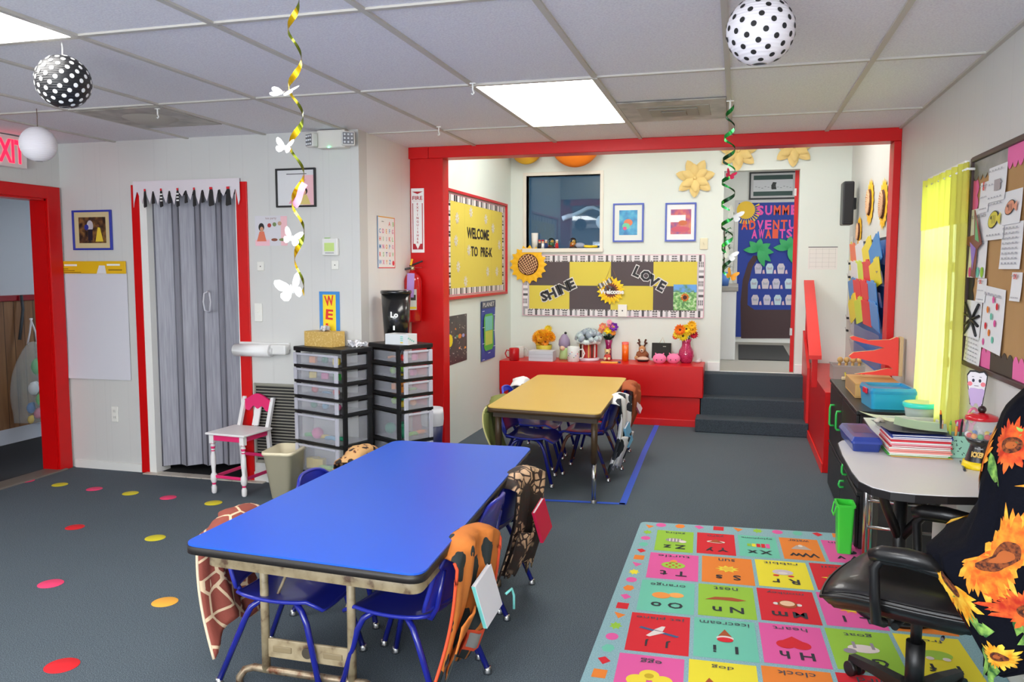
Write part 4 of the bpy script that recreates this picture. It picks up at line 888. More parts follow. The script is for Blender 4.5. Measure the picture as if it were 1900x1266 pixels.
for (cu, cv) in [(1407, 466), (1463, 462)]:
    cx, cy = hp(cu, cv)
    for k, a in enumerate([2.9, 2.2, 1.45, .7, .05, -.6, -1.15]):
        def leaf(i, j, a=a): r = .20*j; wd = .045*math.sin(PI*min(1, j*.9+.08)); yy = (i-.5)*2*wd; return Vector((cx+r*math.cos(a)-yy*math.sin(a), cy+r*math.sin(a)+yy*math.cos(a)-.03*j*j, .008+.03*math.sin(PI*j)+.006*k*.5))
        b = B(); b.grid(4, 6, leaf, C(60, 170, 100, .6)); b.build('paper_leaf', t)
for r_, (v0, us) in enumerate([(499, [1405, 1426, 1447]), (527, [1397, 1418, 1438, 1461]), (557, [1399, 1421, 1441, 1462])]):
    for i, u in enumerate(us):
        x, y = hp(u+2, v0); s = .055; col = [C(206, 196, 214), C(196, 214, 222), C(214, 200, 206)][(i+r_) % 3]
        b = B(); b.prism([(x-s*.7, y-s*1.2), (x+s*.7, y-s*1.2), (x+s*.9, y+s*.5), (x+s*.5, y+s*1.3), (x-s*.5, y+s*1.3), (x-s*.9, y+s*.5)], .004, .006, col); b.prism([(x-s*.55, y-s*.2), (x+s*.55, y-s*.2), (x+s*.6, y+s*.5), (x, y+s*.2), (x-s*.6, y+s*.5)], .0066, .0066, C(180, 176, 190))
        b.prism([(x+s*1.0, y-s*1.2), (x+s*1.6, y-s*1.2), (x+s*1.4, y-s*.2), (x+s*1.05, y-s*.4)], .004, .006, C(230, 190, 200)); b.build('paper_cup_name', t)
F, w, h = onh(1391, 320, 1478, 369)
def art(b, w, h, z):
    b.rect(-w*.44, h*.24, w*.44, h*.42, C(40, 66, 60), z); b.rect(-w*.44, -h*.42, w*.44, -h*.24, C(40, 66, 60), z)
    b.rect(-w*.44, -h*.23, w*.44, h*.23, C(206, 204, 206), z); b.prism([(-w*.03, -h*.16), (w*.08, -h*.16), (w*.06, h*.02), (w*.08, h*.12), (0, h*.14), (-w*.04, 0)], z+.001, z+.001, C(40, 40, 40))
    for i in range(12): b.rect(-w*.4+w*.07*i, -h*(.05+.03*(i % 3)), -w*.36+w*.07*i, -h*(.03+.03*(i % 3)), C(120, 118, 120), z+.001)
framed('framed_picture', 'black framed certificate above the summer poster in the hall', 'picture', F, w, h, K, .02, art, C(190, 186, 186))
F, w, h = onh(1370, 640, 1468, 668)
b = B(); a = FL(1370, 668, PZ); c = FL(1372, 641, PZ); d = FL(1468, 668, PZ); b.bb((a.x, a.y, 0), (d.x, min(c.y, HY-.1), .012), C(52, 50, 50, .9), .004); solo(b, 'door_mat', 'dark door mat on the hall floor', 'mat', TR(0, 0, PZ+.001))
# plant shelf in the hall
hx = OFX1+.1
px_ = PY(1346, 600, 10.2)
t = thing('hall_cabinet', 'white cabinet along the left wall of the hall', 'cabinet', TR(hx+.02, 10.3, PZ))
cw = PY(1368, 600, 10.6).x-hx-.04; cz = PY(1350, 537, 10.2).z-PZ
B().bb((0, -1.0, 0), (cw, 1.0, cz), C(214, 212, 210, .5), .008).build('body', t)
B().bb((0, -1.02, cz+.001), (cw+.02, 1.0, cz+.05), C(150, 144, 138), .005).build('top', t)
t = thing('potted_plant', 'leafy potted plant on the hall cabinet behind the green swirl', 'plant', TR(hx+.36, 9.7, PZ+cz+.052))
b = B(); b.lathe([(0, 0), (.06, 0), (.08, .16), (.07, .16), (.06, .02)], C(80, 120, 190, .4)); b.build('pot', t)
rp = random.Random(9)
b = B()
for i in range(60):
    a = rp.random()*2*PI; l = .1+.12*rp.random(); z0 = .14+.5*rp.random(); c = Vector((math.cos(a)*.04, math.sin(a)*.04, z0)); e = c+Vector((math.cos(a)*l*.7, math.sin(a)*l*.7, .02)); n_ = Vector((-math.sin(a), math.cos(a), 0))*.018
    b.add([c, (c+e)/2+n_+Vector((0, 0, .02)), e, (c+e)/2-n_+Vector((0, 0, .02))], [[0, 1, 2, 3]], C(*[(40, 90, 46), (60, 130, 60), (30, 70, 44)][i % 3], .5))
b.build('foliage', t)
b = B(); b.tube([(0, 0, .1), (.01, 0, .4), (0, .01, .66)], .008, C(70, 60, 40)); b.build('stem', t)
# ---- bench
BF = 7.81; BT = PY(1110, 675, BF).z; BX1 = PY(1305, 680, BF).x
t = thing('display_bench', 'long glossy red built-in bench under the SHINE LOVE board', 'bench', TR(0, 0, 0))
b = B(); b.bb((ALX+.003, BF+.02, .0), (SX0+.035-.004, KY-.003, BT*.48), M_RED, .003); b.build('lower_box', t)
b = B(); b.bb((ALX+.003, BF, BT*.48+.002), (BX1+.0, KY-.003, BT), M_RED, .006); b.build('upper_box', t)
b = B(); b.bb((ALX+.003, BF+.0, .0), (SX0+.02, BF+.018, .065), C(214, 24, 30, .3), .003); b.build('base_strip', t)
def bt(u, v): return FL(u, v, BT)
def mug(label, u, v, s, col, hs=-1, art=None, name='mug', lean=0):
    p = bt(u, v); t = thing(name, label, 'mug', TR(p.x, min(p.y, KY-.07), BT, 0))
    b = B(); b.lathe([(0, 0), (s*.36, 0), (s*.4, s*.05), (s*.41, s*.95), (s*.38, s), (s*.35, s*.95), (s*.34, s*.1), (0, s*.08)], col, n=28)
    if art: art(b, s)
    b.build('cup', t)
    b = B(); b.tube([(hs*s*.38, 0, s*.8), (hs*s*.62, 0, s*.82), (hs*s*.74, 0, s*.55), (hs*s*.62, 0, s*.26), (hs*s*.38, 0, s*.2)], s*.05, col); b.build('handle', t)
    return t
mug('red mug at the left end of the bench', 954, 669, .125, C(196, 16, 26, .3))
mug('white mug right behind the red mug', 964, 664, .12, C(214, 218, 214, .4), hs=1)
def hearts(b, s):
    for k in range(9): a = -2.6+.32*k; b.box((s*.413*math.cos(a), s*.413*math.sin(a), s*(.3+.12*(k % 4))), (.008, .008, .008), [C(220, 60, 80), C(60, 160, 90), C(90, 110, 200)][k % 3], .002)
mug('white mug with small coloured print in front of the snowy globe', 1064, 671, .15, C(228, 232, 230, .35), hs=1, art=hearts)
p = bt(1003, 671); wd = bt(1027, 671).x-bt(979, 671).x
b = B(); b.box((0, 0, .052), (wd, .16, .104), C(206, 206, 216, .5), .004)
for k in range(2): b.box((0, -.0805, .035+.035*k), (wd*.96, .002, .003), C(170, 170, 182))
solo(b, 'gift_box', 'plain white box in front of the yellow flower bouquet', 'box', TR(p.x, p.y+.082, BT))
def flower(b, c, R, col, cc, nrm=(0, -1, .2), n=11, lay=2):
    M0 = b.M; b.M = Matrix.Translation(c) @ frame_z(nrm)
    for l in range(lay): petals(b, R*(1-.22*l), R*.15, n, col, .004*l, 1.3, .3*l, dome=0, curl=R*.25*(1+l))
    b.ball((0, 0, .006), R*.24, cc, 1, sc=(1, 1, .5)); b.M = M0
# yellow bouquet
t = thing('flower_bouquet', 'round bouquet of orange and yellow flowers behind the white box', 'flowers', TR(PY(1008, 640, 8.1).x, 8.13, BT))
b = B(); b.lathe([(0, 0), (.07, 0), (.075, .08), (.085, .14), (.08, .14)], C(210, 190, 60, .5)); b.build('vase', t)
rf = random.Random(12)
for i in range(38):
    a = rf.random()*2*PI; e = rf.random()*1.35; nrm = Vector((math.sin(e)*math.cos(a), -abs(math.cos(e))*.6-.2, math.sin(e)*math.sin(a)*.9+.25)).normalized()
    c = Vector((0, 0, .205))+Vector((nrm.x*.10, nrm.y*.08, nrm.z*.07)); b = B()
    flower(b, c, .047, C(*[(250, 176, 20), (252, 200, 40), (246, 150, 24)][i % 3], .6), C(120, 60, 20), nrm); b.build('flower', t)
b = B(); flower(b, Vector((.045, 0, .30)), .045, C(236, 206, 40, .6), C(200, 170, 30), (0, -1, .3)); b.build('flower', t)
# violet gnome bottle
p = bt(1047, 667); t = thing('gnome_figurine', 'violet and green gnome shaped bottle left of the printed mug', 'figurine', TR(p.x, p.y, BT))
b = B(); b.lathe([(0, 0), (.05, 0), (.055, .02), (.045, .08), (.05, .12), (0, .12)], C(176, 206, 140, .5)); b.build('base', t)
b = B(); b.lathe([(.045, .12), (.06, .15), (.055, .2), (.03, .245), (.012, .26), (0, .262)], C(156, 140, 170, .6)); b.build('cloak', t)
b = B(); b.ball((-.01, -.035, .12), .03, C(226, 190, 160), 2); b.ball((.012, 0, .268), .014, K, 2); b.build('face', t)
# snowy globe / musical house
p = bt(1090, 670); t = thing('snowy_house_ornament', 'ornament with a fluffy grey white dome over a red gingerbread house', 'ornament', TR(p.x, p.y+.06, BT))
b = B(); b.lathe([(0, 0), (.105, 0), (.11, .012), (.105, .028), (0, .03)], C(226, 210, 220, .4), n=30); b.build('base', t)
b = B(); b.lathe([(.085, .03), (.085, .17), (0, .17)], lambda j: C(176, 50, 40, .5), n=12)
for k in range(8): a = -2.9+.38*k; b.box((.088*math.cos(a), .088*math.sin(a), .1), (.012, .012, .13), [C(216, 180, 90), C(60, 40, 36), C(230, 226, 220), C(190, 30, 30)][k % 4], .003, Matrix.Rotation(a, 4, 'Z'))
b.build('house', t)
b = B(); rs = random.Random(4)
for k in range(26): a = 2*PI*k/26; b.ball((.10*math.cos(a), .10*math.sin(a), .185+.012*rs.random()), .026, C(220, 232, 230, .9), 2)
b.build('snow_rim', t)
b = B()
for k in range(70):
    a = rs.random()*2*PI; e = rs.random()*PI/2; b.ball((.115*math.cos(e)*math.cos(a), .115*math.cos(e)*math.sin(a), .21+.085*math.sin(e)), .034, C(*[(150, 164, 178), (190, 206, 210), (166, 178, 190)][k % 3], .9), 1)
b.build('cloud_dome', t)
# slim vase with mixed flowers + bear figure
p = bt(1127, 668); t = thing('flower_vase', 'slim magenta vase with pink, yellow and purple flowers', 'flowers', TR(p.x, p.y+.07, BT))
b = B(); b.lathe([(0, 0), (.035, 0), (.03, .06), (.028, .14), (.04, .2), (.034, .2), (.02, .12)], C(150, 20, 90, .2, coat=.5)); b.build('vase', t)
for i, (x, z, R, c) in enumerate([(-.055, .33, .045, (236, 140, 110)), (-.075, .29, .035, (240, 170, 130)), (.0, .30, .05, (246, 214, 20)), (.055, .33, .05, (120, 40, 170)), (.01, .38, .03, (246, 170, 190)), (-.04, .26, .03, (190, 214, 200)), (.05, .27, .03, (246, 150, 60)), (.02, .345, .034, (236, 120, 150))]):
    b = B(); flower(b, Vector((x, -.03, z)), R, C(*c, .6), C(220, 200, 60), (x*2, -1, .4), 7); b.tube([(0, 0, .15), (x*.6, -.005, .22), (x, -.02, z)], .003, C(50, 90, 50), n=5); b.build('flower', t)
b = B()
for k in range(12): a = 2*PI*k/12; b.add([(0, 0, .19), (.05*math.cos(a), .05*math.sin(a), .22), (.075*math.cos(a), .06*math.sin(a), .26), (.04*math.cos(a+.4), .04*math.sin(a+.4), .24)], [[0, 1, 2, 3]], C(34, 56, 40))
b.build('foliage', t)
p = bt(1127, 669); t = thing('bear_figurine', 'small tan bear figurine in red in front of the slim vase', 'figurine', TR(p.x, p.y-.0, BT))
b = B(); b.ball((0, 0, .035), .036, C(206, 70, 60), 2, sc=(1, .8, 1)); b.ball((-.02, -.03, .02), .016, C(230, 210, 170), 2); b.ball((.02, -.03, .02), .016, C(230, 210, 170), 2); b.build('body', t)
b = B(); b.ball((0, 0, .085), .03, C(226, 206, 150), 2); b.ball((-.022, 0, .11), .011, C(206, 180, 130), 2); b.ball((.022, 0, .11), .011, C(206, 180, 130), 2); b.ball((0, -.028, .08), .01, C(80, 50, 40), 1); b.build('head', t)
a, c = bt(1114, 674), bt(1147, 674); b = B(); b.bb((a.x, a.y, 0), (c.x, a.y+.05, .014), C(240, 176, 70), .003); b.bb((a.x-.01, a.y+.05, 0), (c.x+.02, a.y+.09, .012), C(60, 70, 110), .003); solo(b, 'small_notebook', 'thin orange and navy notebook lying before the bear figurine', 'book', TR(0, 0, BT))
p = bt(1160, 670); t = thing('candle_tumbler', 'tall orange glass tumbler with a pink rim', 'tumbler', TR(p.x, p.y, BT))
b = B(); b.lathe([(0, 0), (.033, 0), (.034, .17), (0, .17)], C(246, 110, 10, .3, coat=.5)); b.build('cup', t)
b = B(); b.lathe([(.0345, .165), (.0345, .19), (.031, .19), (.031, .1705), (0, .1702)], C(240, 110, 100, .3)); b.build('rim', t)
# reindeer
p = bt(1191, 669); t = thing('reindeer_plush', 'brown reindeer plush with antlers beside the orange tumbler', 'plush toy', TR(p.x, p.y+.01, BT))
b = B(); b.ball((0, .02, .05), .055, C(150, 90, 56, .9), 2, sc=(1.2, .9, 1)); b.ball((-.055, -.005, .025), .022, C(206, 160, 110, .9), 2); b.ball((.05, -.005, .06), .018, C(130, 76, 50, .9), 2); b.build('body', t)
b = B(); b.ball((0, 0, .115), .036, C(196, 140, 96, .9), 2); b.ball((0, -.03, .1), .02, C(220, 200, 180), 2); b.ball((0, -.05, .104), .008, C(60, 30, 26), 1); b.build('head', t)
for s in (-1, 1): b = B(); b.tube([(s*.018, 0, .14), (s*.032, 0, .165), (s*.026, 0, .185), (s*.034, 0, .205)], .009, C(86, 50, 34, .9)); b.ball((s*.034, 0, .205), .012, C(86, 50, 34, .9), 1); b.ball((s*.044, 0, .175), .01, C(86, 50, 34, .9), 1); b.build('antler', t)
b = B(); b.lathe([(0, -.0), (.05, .0), (.062, .022), (.055, .034), (.03, .045), (0, .05)], lambda j: C(50, 36, 38, .6) if j < 2 else C(214, 180, 160, .8)); solo(b, 'trinket_dish', 'small dark dish with a pale mound before the reindeer', 'dish', TR(p.x+.02, p.y-.085, BT))
# chalkboard plaque
a = bt(1230, 667); t = thing('chalk_plaque', 'small black hanging plaque leaning behind the pink plush heads', 'plaque', TR(a.x, KY-.09, BT+.03) @ Matrix.Rotation(-.15, 4, 'X'))
wq = PY(1249, 650, a.y).x-PY(1214, 650, a.y).x
b = B(); b.bb((-wq/2, -.008, 0), (wq/2, .008, .155), C(38, 40, 38, .8), .003, ); b.box((.03, -.009, .12), (.03, .002, .006), C(190, 190, 180)); b.build('board', t)
b = B(); b.tube([(-.02, 0, .155), (.01, .0, .21), (.03, 0, .156)], .002, C(190, 150, 110), n=5); b.build('string', t)
for lab, u, v in [('pink cat face plush, left of the pair', 1223, 675), ('pink cat face plush, right of the pair by the vase', 1249, 675)]:
    p = bt(u, v); t = thing('pink_plush', lab, 'plush toy', TR(p.x, p.y+.03, BT))
    b = B(); b.ball((0, 0, .045), .066, C(244, 130, 176, .8), 3, sc=(1.0, .7, .78)); b.build('body', t)
    for s in (-1, 1): b = B(); b.cyl((s*.03, .0, .08), (s*.042, 0, .102), .013, C(240, 120, 168, .8), r1=.003, n=10); b.build('ear', t)
    for s in (-1, 1): b = B(); b.ball((s*.024, -.044, .038), .0065, C(70, 30, 50), 1); b.build('eye', t)
# big magenta vase
p = bt(1272, 675); t = thing('flower_vase', 'large magenta vase with yellow and orange sunflowers at the right end of the bench', 'flowers', TR(p.x, p.y+.07, BT))
b = B(); g = NT('magenta_crackle_glass', .15); v_ = g.n('ShaderNodeTexVoronoi', i_Scale=90.0, feature='DISTANCE_TO_EDGE'); g.l(g.tc.outputs['Object'], v_.inputs[0]); g.base(g.ramp(v_.outputs['Distance'], [(.05, (196, 60, 110)), (.3, (150, 14, 60))])); g.p.inputs['Coat Weight'].default_value = .6
b.lathe([(0, 0), (.045, 0), (.06, .02), (.078, .07), (.07, .12), (.045, .165), (.042, .2), (.052, .235), (.046, .235), (.036, .2), (.03, .16)], g.m, n=32); b.build('vase', t)
for i, (x, z, R, c, cc) in enumerate([(-.06, .325, .06, (246, 120, 20), (90, 20, 10)), (.0, .335, .05, (250, 220, 40), (70, 50, 20)), (.05, .37, .05, (250, 190, 20), (200, 160, 20)), (-.08, .285, .05, (246, 224, 60), (210, 190, 50)), (-.03, .265, .055, (246, 220, 40), (70, 50, 20)), (.07, .28, .045, (190, 14, 44), (120, 10, 30)), (-.1, .26, .035, (226, 70, 30), (120, 30, 10)), (.02, .30, .035, (246, 206, 40), (90, 60, 20)), (.055, .33, .05, (246, 180, 30), (120, 80, 20))]):
    b = B(); flower(b, Vector((x, -.045+.01*(i % 3), z)), R, C(*c, .6), C(*cc), (x*2, -1, .3), 12); b.tube([(0, 0, .18), (x*.4, -.005, .24), (x, -.03, z)], .003, C(50, 90, 50), n=5); b.build('flower', t)
p = bt(1294, 674); b = B(); b.ball((0, 0, .012), .03, C(226, 220, 224), 1, sc=(1.2, 1, .5)); b.ball((.02, .01, .02), .018, C(220, 214, 220), 1, sc=(1, .6, 1)); solo(b, 'crumpled_tissue', 'small crumpled tissue at the right corner of the bench', 'tissue', TR(p.x, p.y+.05, BT))
# ---- wall speaker, sheet, right wall sunflowers
p0, p1 = PY(1563, 345, 7.9), PY(1585, 405, 7.9)
t = thing('wall_speaker', 'black slim speaker high on the back of the alcove wall', 'speaker', TR(RX-.12, 7.75, PX(1580, 372, RX-.1).z))
hz_ = (PY(1575, 332, 7.75).z-PY(1575, 412, 7.75).z)
b = B(); b.box((.03, 0, 0), (.09, .2, hz_), C(34, 34, 40, .4), .012); b.build('cabinet', t)
b = B(); b.box((.03, -.102, 0), (.07, .004, hz_*.9), C(24, 24, 28, .7), .002); b.build('grille', t)
b = B(); b.box((.09, .02, .0), (.03, .08, .10), K, .004); b.build('bracket', t)
F, w, h = on_back(1500, 458, 1553, 500, KY)
b = B(); b.rect(-w/2, -h/2, w/2, h/2, C(226, 224, 220)); b.rect(-w/2, h*.46, w/2, h/2, C(110, 110, 112), .001)
for i in range(5): b.rect(-w*.45, -h*.38+h*.19*i, w*.45, -h*.375+h*.19*i, C(150, 150, 150), .001); b.rect(-w*.45+w*.22*i, -h*.45, -w*.445+w*.22*i, h*.42, C(170, 170, 170), .001)
solo(b, 'wall_chart', 'white paper chart on the wall right of the hall doorway', 'paper', F)
for lab, u, v0, v1, asp in [('yellow paper sunflower on the alcove right wall, nearer the speaker', 1616, 331, 420, 1), ('yellow paper sunflower next to the red post, highest on the right', 1641, 330, 428, 1), ('lower yellow paper sunflower half behind the blue pocket chart', 1596, 400, 460, 1)]:
    c = PX(u, (v0+v1)/2, RX); r = (PX(u, v0, RX).z-PX(u, v1, RX).z)/2
    sunflower('paper_sunflower', lab, FR(c.y, c.z, RX-.004), r, group=None)
# ---- yellow strip banner near the corner with black clips
c = PX(1578, 540, RX); zt, zb = PX(1578, 440, RX).z, PX(1578, 596, RX).z
t = thing('hanging_chart', 'narrow yellow and white strip chart clipped beside the pocket chart', 'chart', FR(c.y, (zt+zb)/2, RX-.004))
hh = zt-zb; b = B(); b.rect(-.10, -hh/2, .10, hh/2, C(232, 230, 226), 0)
for i in range(2): b.rect(-.08+.0*i, hh*(.1-.42*i), .02, hh*(.44-.42*i), C(246, 222, 70), .001)
b.build('strip', t)
for i, vv in enumerate((.18, .02, -.47, -.62)):
    b = B(); b.box((.0, hh*vv, .012), (.05, .02, .02), K, .004); b.tube([(0, hh*vv, .02), (.03, hh*(vv+.02), .03), (.0, hh*(vv+.04), .03)], .002, CM if False else M_CHR, n=5); b.build('binder_clip', t)
# ---- blue pocket chart with folders
y0 = PX(1655, 560, RX).y; y1 = PX(1590, 560, RX).y
y0 = max(y0, BY+.16); zt = PX(1600, 452, RX-.03).z; zb = PX(1620, 690, RX-.03).z
t = thing('pocket_chart', 'blue hanging pocket chart filled with folders on the alcove right wall', 'pocket chart', FR((y0+y1)/2, (zt+zb)/2, RX-.006))
w = y1-y0; h = zt-zb
b = B(); b.grid(10, 16, lambda i, j: Vector(((i-.5)*w, (j-.5)*h, .006+.004*math.sin(9*i+4*j))), C(54, 110, 190, .4)); b.rect(-w/2-.01, -h/2, w/2+.03, h/2+.02, C(30, 36, 54, .6), .001)
b.build('backing', t)
b = B(); rows = 6
for r in range(rows): y = -h/2+h*(.04+.155*r); b.grid(8, 2, lambda i, j, y=y, r=r: Vector(((i-.5)*w*.96, y+j*h*.11, .03+.02*j+.006*math.sin(12*i+r))), C(120, 126, 176, .25, alpha=.55))
b.build('clear_pockets', t)
ff = [('yellow', (236, 216, 40)), ('red', (222, 40, 46)), ('blue', (66, 140, 210)), ('lime', (206, 226, 50)), ('orange', (240, 110, 50)), ('white', (226, 226, 230))]
slots = [(2, .12, 0), (2, .36, 3), (2, .6, 1), (2, .84, 2), (3, .1, 2), (3, .3, 1), (3, .55, 1), (3, .8, 2), (4, .12, 5), (4, .32, 3), (4, .58, 1), (4, .84, 0), (5, .1, 4), (5, .35, 5), (5, .62, 0), (5, .86, 2)]
pos = {0: 'nearest the back', 1: 'second from the back', 2: 'third from the back', 3: 'nearest the red post'}
cnt = {}
for (r, x, ci) in slots:
    k = cnt.get(r, 0); cnt[r] = k+1; y = -h/2+h*(.04+.155*r); m = C(*ff[ci][1], .45)
    b = B(); b.box((0, h*.085, 0), (w*.26, h*.2, .006), m, .002); b.box((w*.04, h*.19, 0), (w*.08, .02, .005), m, .002)
    solo(b, 'pocket_folder', '%s folder in the pocket chart, %s in the %s row of pockets' % (ff[ci][0], pos[k], ['bottom', 'second', 'third', 'fourth', 'fifth', 'top'][r]), 'folder', t.matrix_world @ Matrix.Translation(((x-.5)*w*.95, y, .04+.0075*(r % 2))) @ Matrix.Rotation(.12+.2*math.sin(3*x+r), 4, 'Z') @ Matrix.Rotation(.12, 4, 'X'), 'folders in the pocket chart')
# ---- platform objects: clear bin with wooden things
PZT = .60
a = FL(1543, 690, PZT+.0); 
p = PY(1571, 680, 7.0); bz = PZT
t = thing('clear_bin', 'clear plastic bin with yellow handles holding wooden instruments on the red platform', 'bin', TR(PY(1572, 690, 7.1).x+.03, 7.1, bz+.001))
wx = .15; b = B(); cm = C(190, 200, 196, .3, alpha=.45)
for s in (-1, 1): b.box((s*wx, 0, .06), (.004, .24, .12), cm); b.box((0, s*.12, .06), (2*wx, .004, .119), cm)
b.box((0, 0, .003), (2*wx-.01, .23, .005), cm); b.build('tub', t)
b = B(); b.tube([(-wx-.004, .124, .12), (wx+.004, .124, .12), (wx+.004, -.124, .12), (-wx-.004, -.124, .12)], .006, cm, closed=True); b.build('rim', t)
b = B(); b.tube([(-.06, -.125, .07), (-.06, -.132, .03), (.06, -.132, .03), (.06, -.125, .07)], .006, C(220, 214, 60)); b.build('handle', t)
for i in range(5):
    b = B(); x = -.1+.05*i; b.tube([(x, 0, .02), (x+.01, .02, .10), (x+.015, .03, .13)], .012, C(214, 170, 96, .5)); b.ball((x+.016, .03, .155), .024, C(222, 180, 110, .5), 2)
    solo(b, 'wooden_maraca', 'wooden maraca in the clear bin, %s from the left' % ['first', 'second', 'third', 'fourth', 'fifth'][i], 'instrument', t.matrix_world.copy(), 'wooden instruments in the clear bin')
# ---- red handrail: sloping flat rail, post
t = thing('handrail', 'sloping bright red wooden handrail beside the steps', 'handrail', TR(0, 0, 0))
RD2 = C(226, 30, 26, .35)
A_ = PY(1500, 520, 8.1); Bq = PY(1514, 660, 6.55)
b = B(); d = Vector((SX1+.03-0, Bq.y, Bq.z))
yA, yB = 8.15, 6.5; zA, zB = PY(1501, 520, yA).z, PY(1513, 660, yB).z; xA, xB = PY(1501, 520, yA).x, PY(1513, 660, yB).x
b.add([(xA-.045, yA, zA), (xA+.045, yA, zA), (xB+.045, yB, zB), (xB-.045, yB, zB), (xA-.045, yA, zA-.03), (xA+.045, yA, zA-.03), (xB+.045, yB, zB-.03), (xB-.045, yB, zB-.03)], [[0, 3, 2, 1], [4, 5, 6, 7], [0, 4, 7, 3], [1, 2, 6, 5], [3, 7, 6, 2], [0, 1, 5, 4]], RD2); b.build('rail', t)
b = B(); b.bb((xB-.02, yB+.02, .602), (xB+.02, yB+.08, zB-.03), M_RED, .003); b.build('post', t)
b = B(); b.bb((xA-.02, yA-.06, .602), (xA+.02, yA, zA-.03), M_RED, .003); b.build('post', t)
# slanted half-wall cap along the steps
yC = BY+.55
zq = PY(1497, 650, 7.6).z
b = B(); b.add([(SX1-.025, 7.62, 0), (SX1-.025, 8.24, 0), (SX1-.025, 8.24, PZ+.42), (SX1-.025, 7.62, .62), (SX1-.002, 7.62, 0), (SX1-.002, 8.24, 0), (SX1-.002, 8.24, PZ+.42), (SX1-.002, 7.62, .62)], [[0, 3, 2, 1], [4, 5, 6, 7], [0, 4, 7, 3], [3, 7, 6, 2], [1, 2, 6, 5]], C(216, 22, 22, .35)); struct(b, 'trim_15')
b = B(); b.bb((SX1-.012, BY+.45, 0), (SX1-.001, 7.6, .07), C(232, 40, 34, .35), .002); struct(b, 'baseboard_platform')
# ---- red wooden zigzag piece
Yz = 5.43
t = thing('wooden_zigzag', 'red zigzag wooden piece with pale edges standing behind the brown box', 'wooden shape', Matrix.Translation((0, Yz, 0)))
def z_(u, v): p = PY(u, v, Yz); return (p.x, p.z)
out = [(1576, 625), (1583, 623), (1610, 631), (1650, 630), (1662, 625), (1666, 626), (1665, 697), (1585, 693), (1618, 689), (1645, 683), (1655, 684), (1648, 678), (1590, 664), (1579, 665), (1574, 660), (1583, 653), (1620, 650), (1640, 645), (1625, 641), (1600, 636), (1580, 630)]
P = [z_(*q) for q in out]
b = B(); b.M = Matrix(((1, 0, 0, 0), (0, 0, -1, 0), (0, 1, 0, 0), (0, 0, 0, 1))); b.prism(P, 0, .03, C(240, 60, 50, .5), side=C(214, 180, 130, .6)); b.build('panel', t)
px0 = z_(1667, 660)
b = B(); b.bb((px0[0]-.002, -.05, z_(1665, 697)[1]), (px0[0]+.018, .03, z_(1665, 625)[1]), C(206, 176, 130, .6), .003); b.build('side_board', t)
# ================================================================ tables, chairs, storage
def quad_outline(c, r=.05, n=6):
    out = []; N = len(c)
    for i in range(N):
        p = Vector(c[i][:2]); a = Vector(c[i-1][:2]); d = Vector(c[(i+1) % N][:2])
        u = (a-p).normalized(); v = (d-p).normalized(); p0 = p+u*r; p1 = p+v*r
        for k in range(n+1): f = k/n; out.append(tuple(p0*(1-f)**2+p*2*f*(1-f)+p1*f*f))
    return out
def inset(c, d):
    m = sum((Vector(q[:2]) for q in c), Vector((0, 0)))/len(c); return [tuple(Vector(q[:2])+(m-Vector(q[:2])).normalized()*d*1.41) for q in c]
TZ = .60
M_BLUE = NT('blue_laminate', .34); M_BLUE.base(M_BLUE.mix(M_BLUE.math('MULTIPLY', M_BLUE.noise(1.5, 5), .35), (36, 92, 212), (50, 106, 220))); M_BLUE.bump(M_BLUE.noise(260), .04, .001); M_BLUE = M_BLUE.m
M_YTOP = NT('yellow_laminate', .36); M_YTOP.base(M_YTOP.mix(M_YTOP.noise(2.0, 5), (204, 168, 78), (212, 180, 98))); M_YTOP = M_YTOP.m
EDG = C(36, 32, 30, .45)
M_BEIGE = NT('worn_beige_metal', .42); M_BEIGE.base(M_BEIGE.ramp(M_BEIGE.noise(22, 5), [(.3, (94, 70, 52)), (.42, (150, 134, 104)), (.6, (168, 152, 122))])); M_BEIGE = M_BEIGE.m
# blue table
c4 = [FL(336, 1009, TZ), FL(782, 1068, TZ), FL(987, 830, TZ), FL(733, 817, TZ)]
t = thing('activity_table', 'large blue topped folding table in the foreground', 'table', TR(0, 0, 0))
b = B(); o = quad_outline(c4, .06); b.prism(o, TZ-.006, TZ, M_BLUE); b.build('tabletop', t)
b = B(); o2 = quad_outline([tuple(Vector(q[:2])+(Vector(q[:2])-Vector((-1.35, 3.05))).normalized()*.003) for q in c4], .06); b.prism(o2, TZ-.032, TZ-.0062, EDG, smooth_side=True); b.build('edge_band', t)
b = B(); sk = inset(c4, .055); o3 = quad_outline(sk, .05); n = len(o3)
b.add([(p[0], p[1], z) for p in o3 for z in (TZ-.095, TZ-.033)], [[2*i, 2*((i+1) % n), 2*((i+1) % n)+1, 2*i+1] for i in range(n)], M_BEIGE, True)
o4 = quad_outline(inset(sk, .012), .05); b.add([(p[0], p[1], z) for p in o4 for z in (TZ-.095, TZ-.033)], [[2*i, 2*((i+1) % n), 2*((i+1) % n)+1, 2*i+1] for i in range(n)], M_BEIGE, True)
b.add([(p[0], p[1], TZ-.095) for q in zip(o3, o4) for p in q], [[2*i, 2*((i+1) % n), 2*((i+1) % n)+1, 2*i+1] for i in range(n)], M_BEIGE)
b.build('skirt', t)
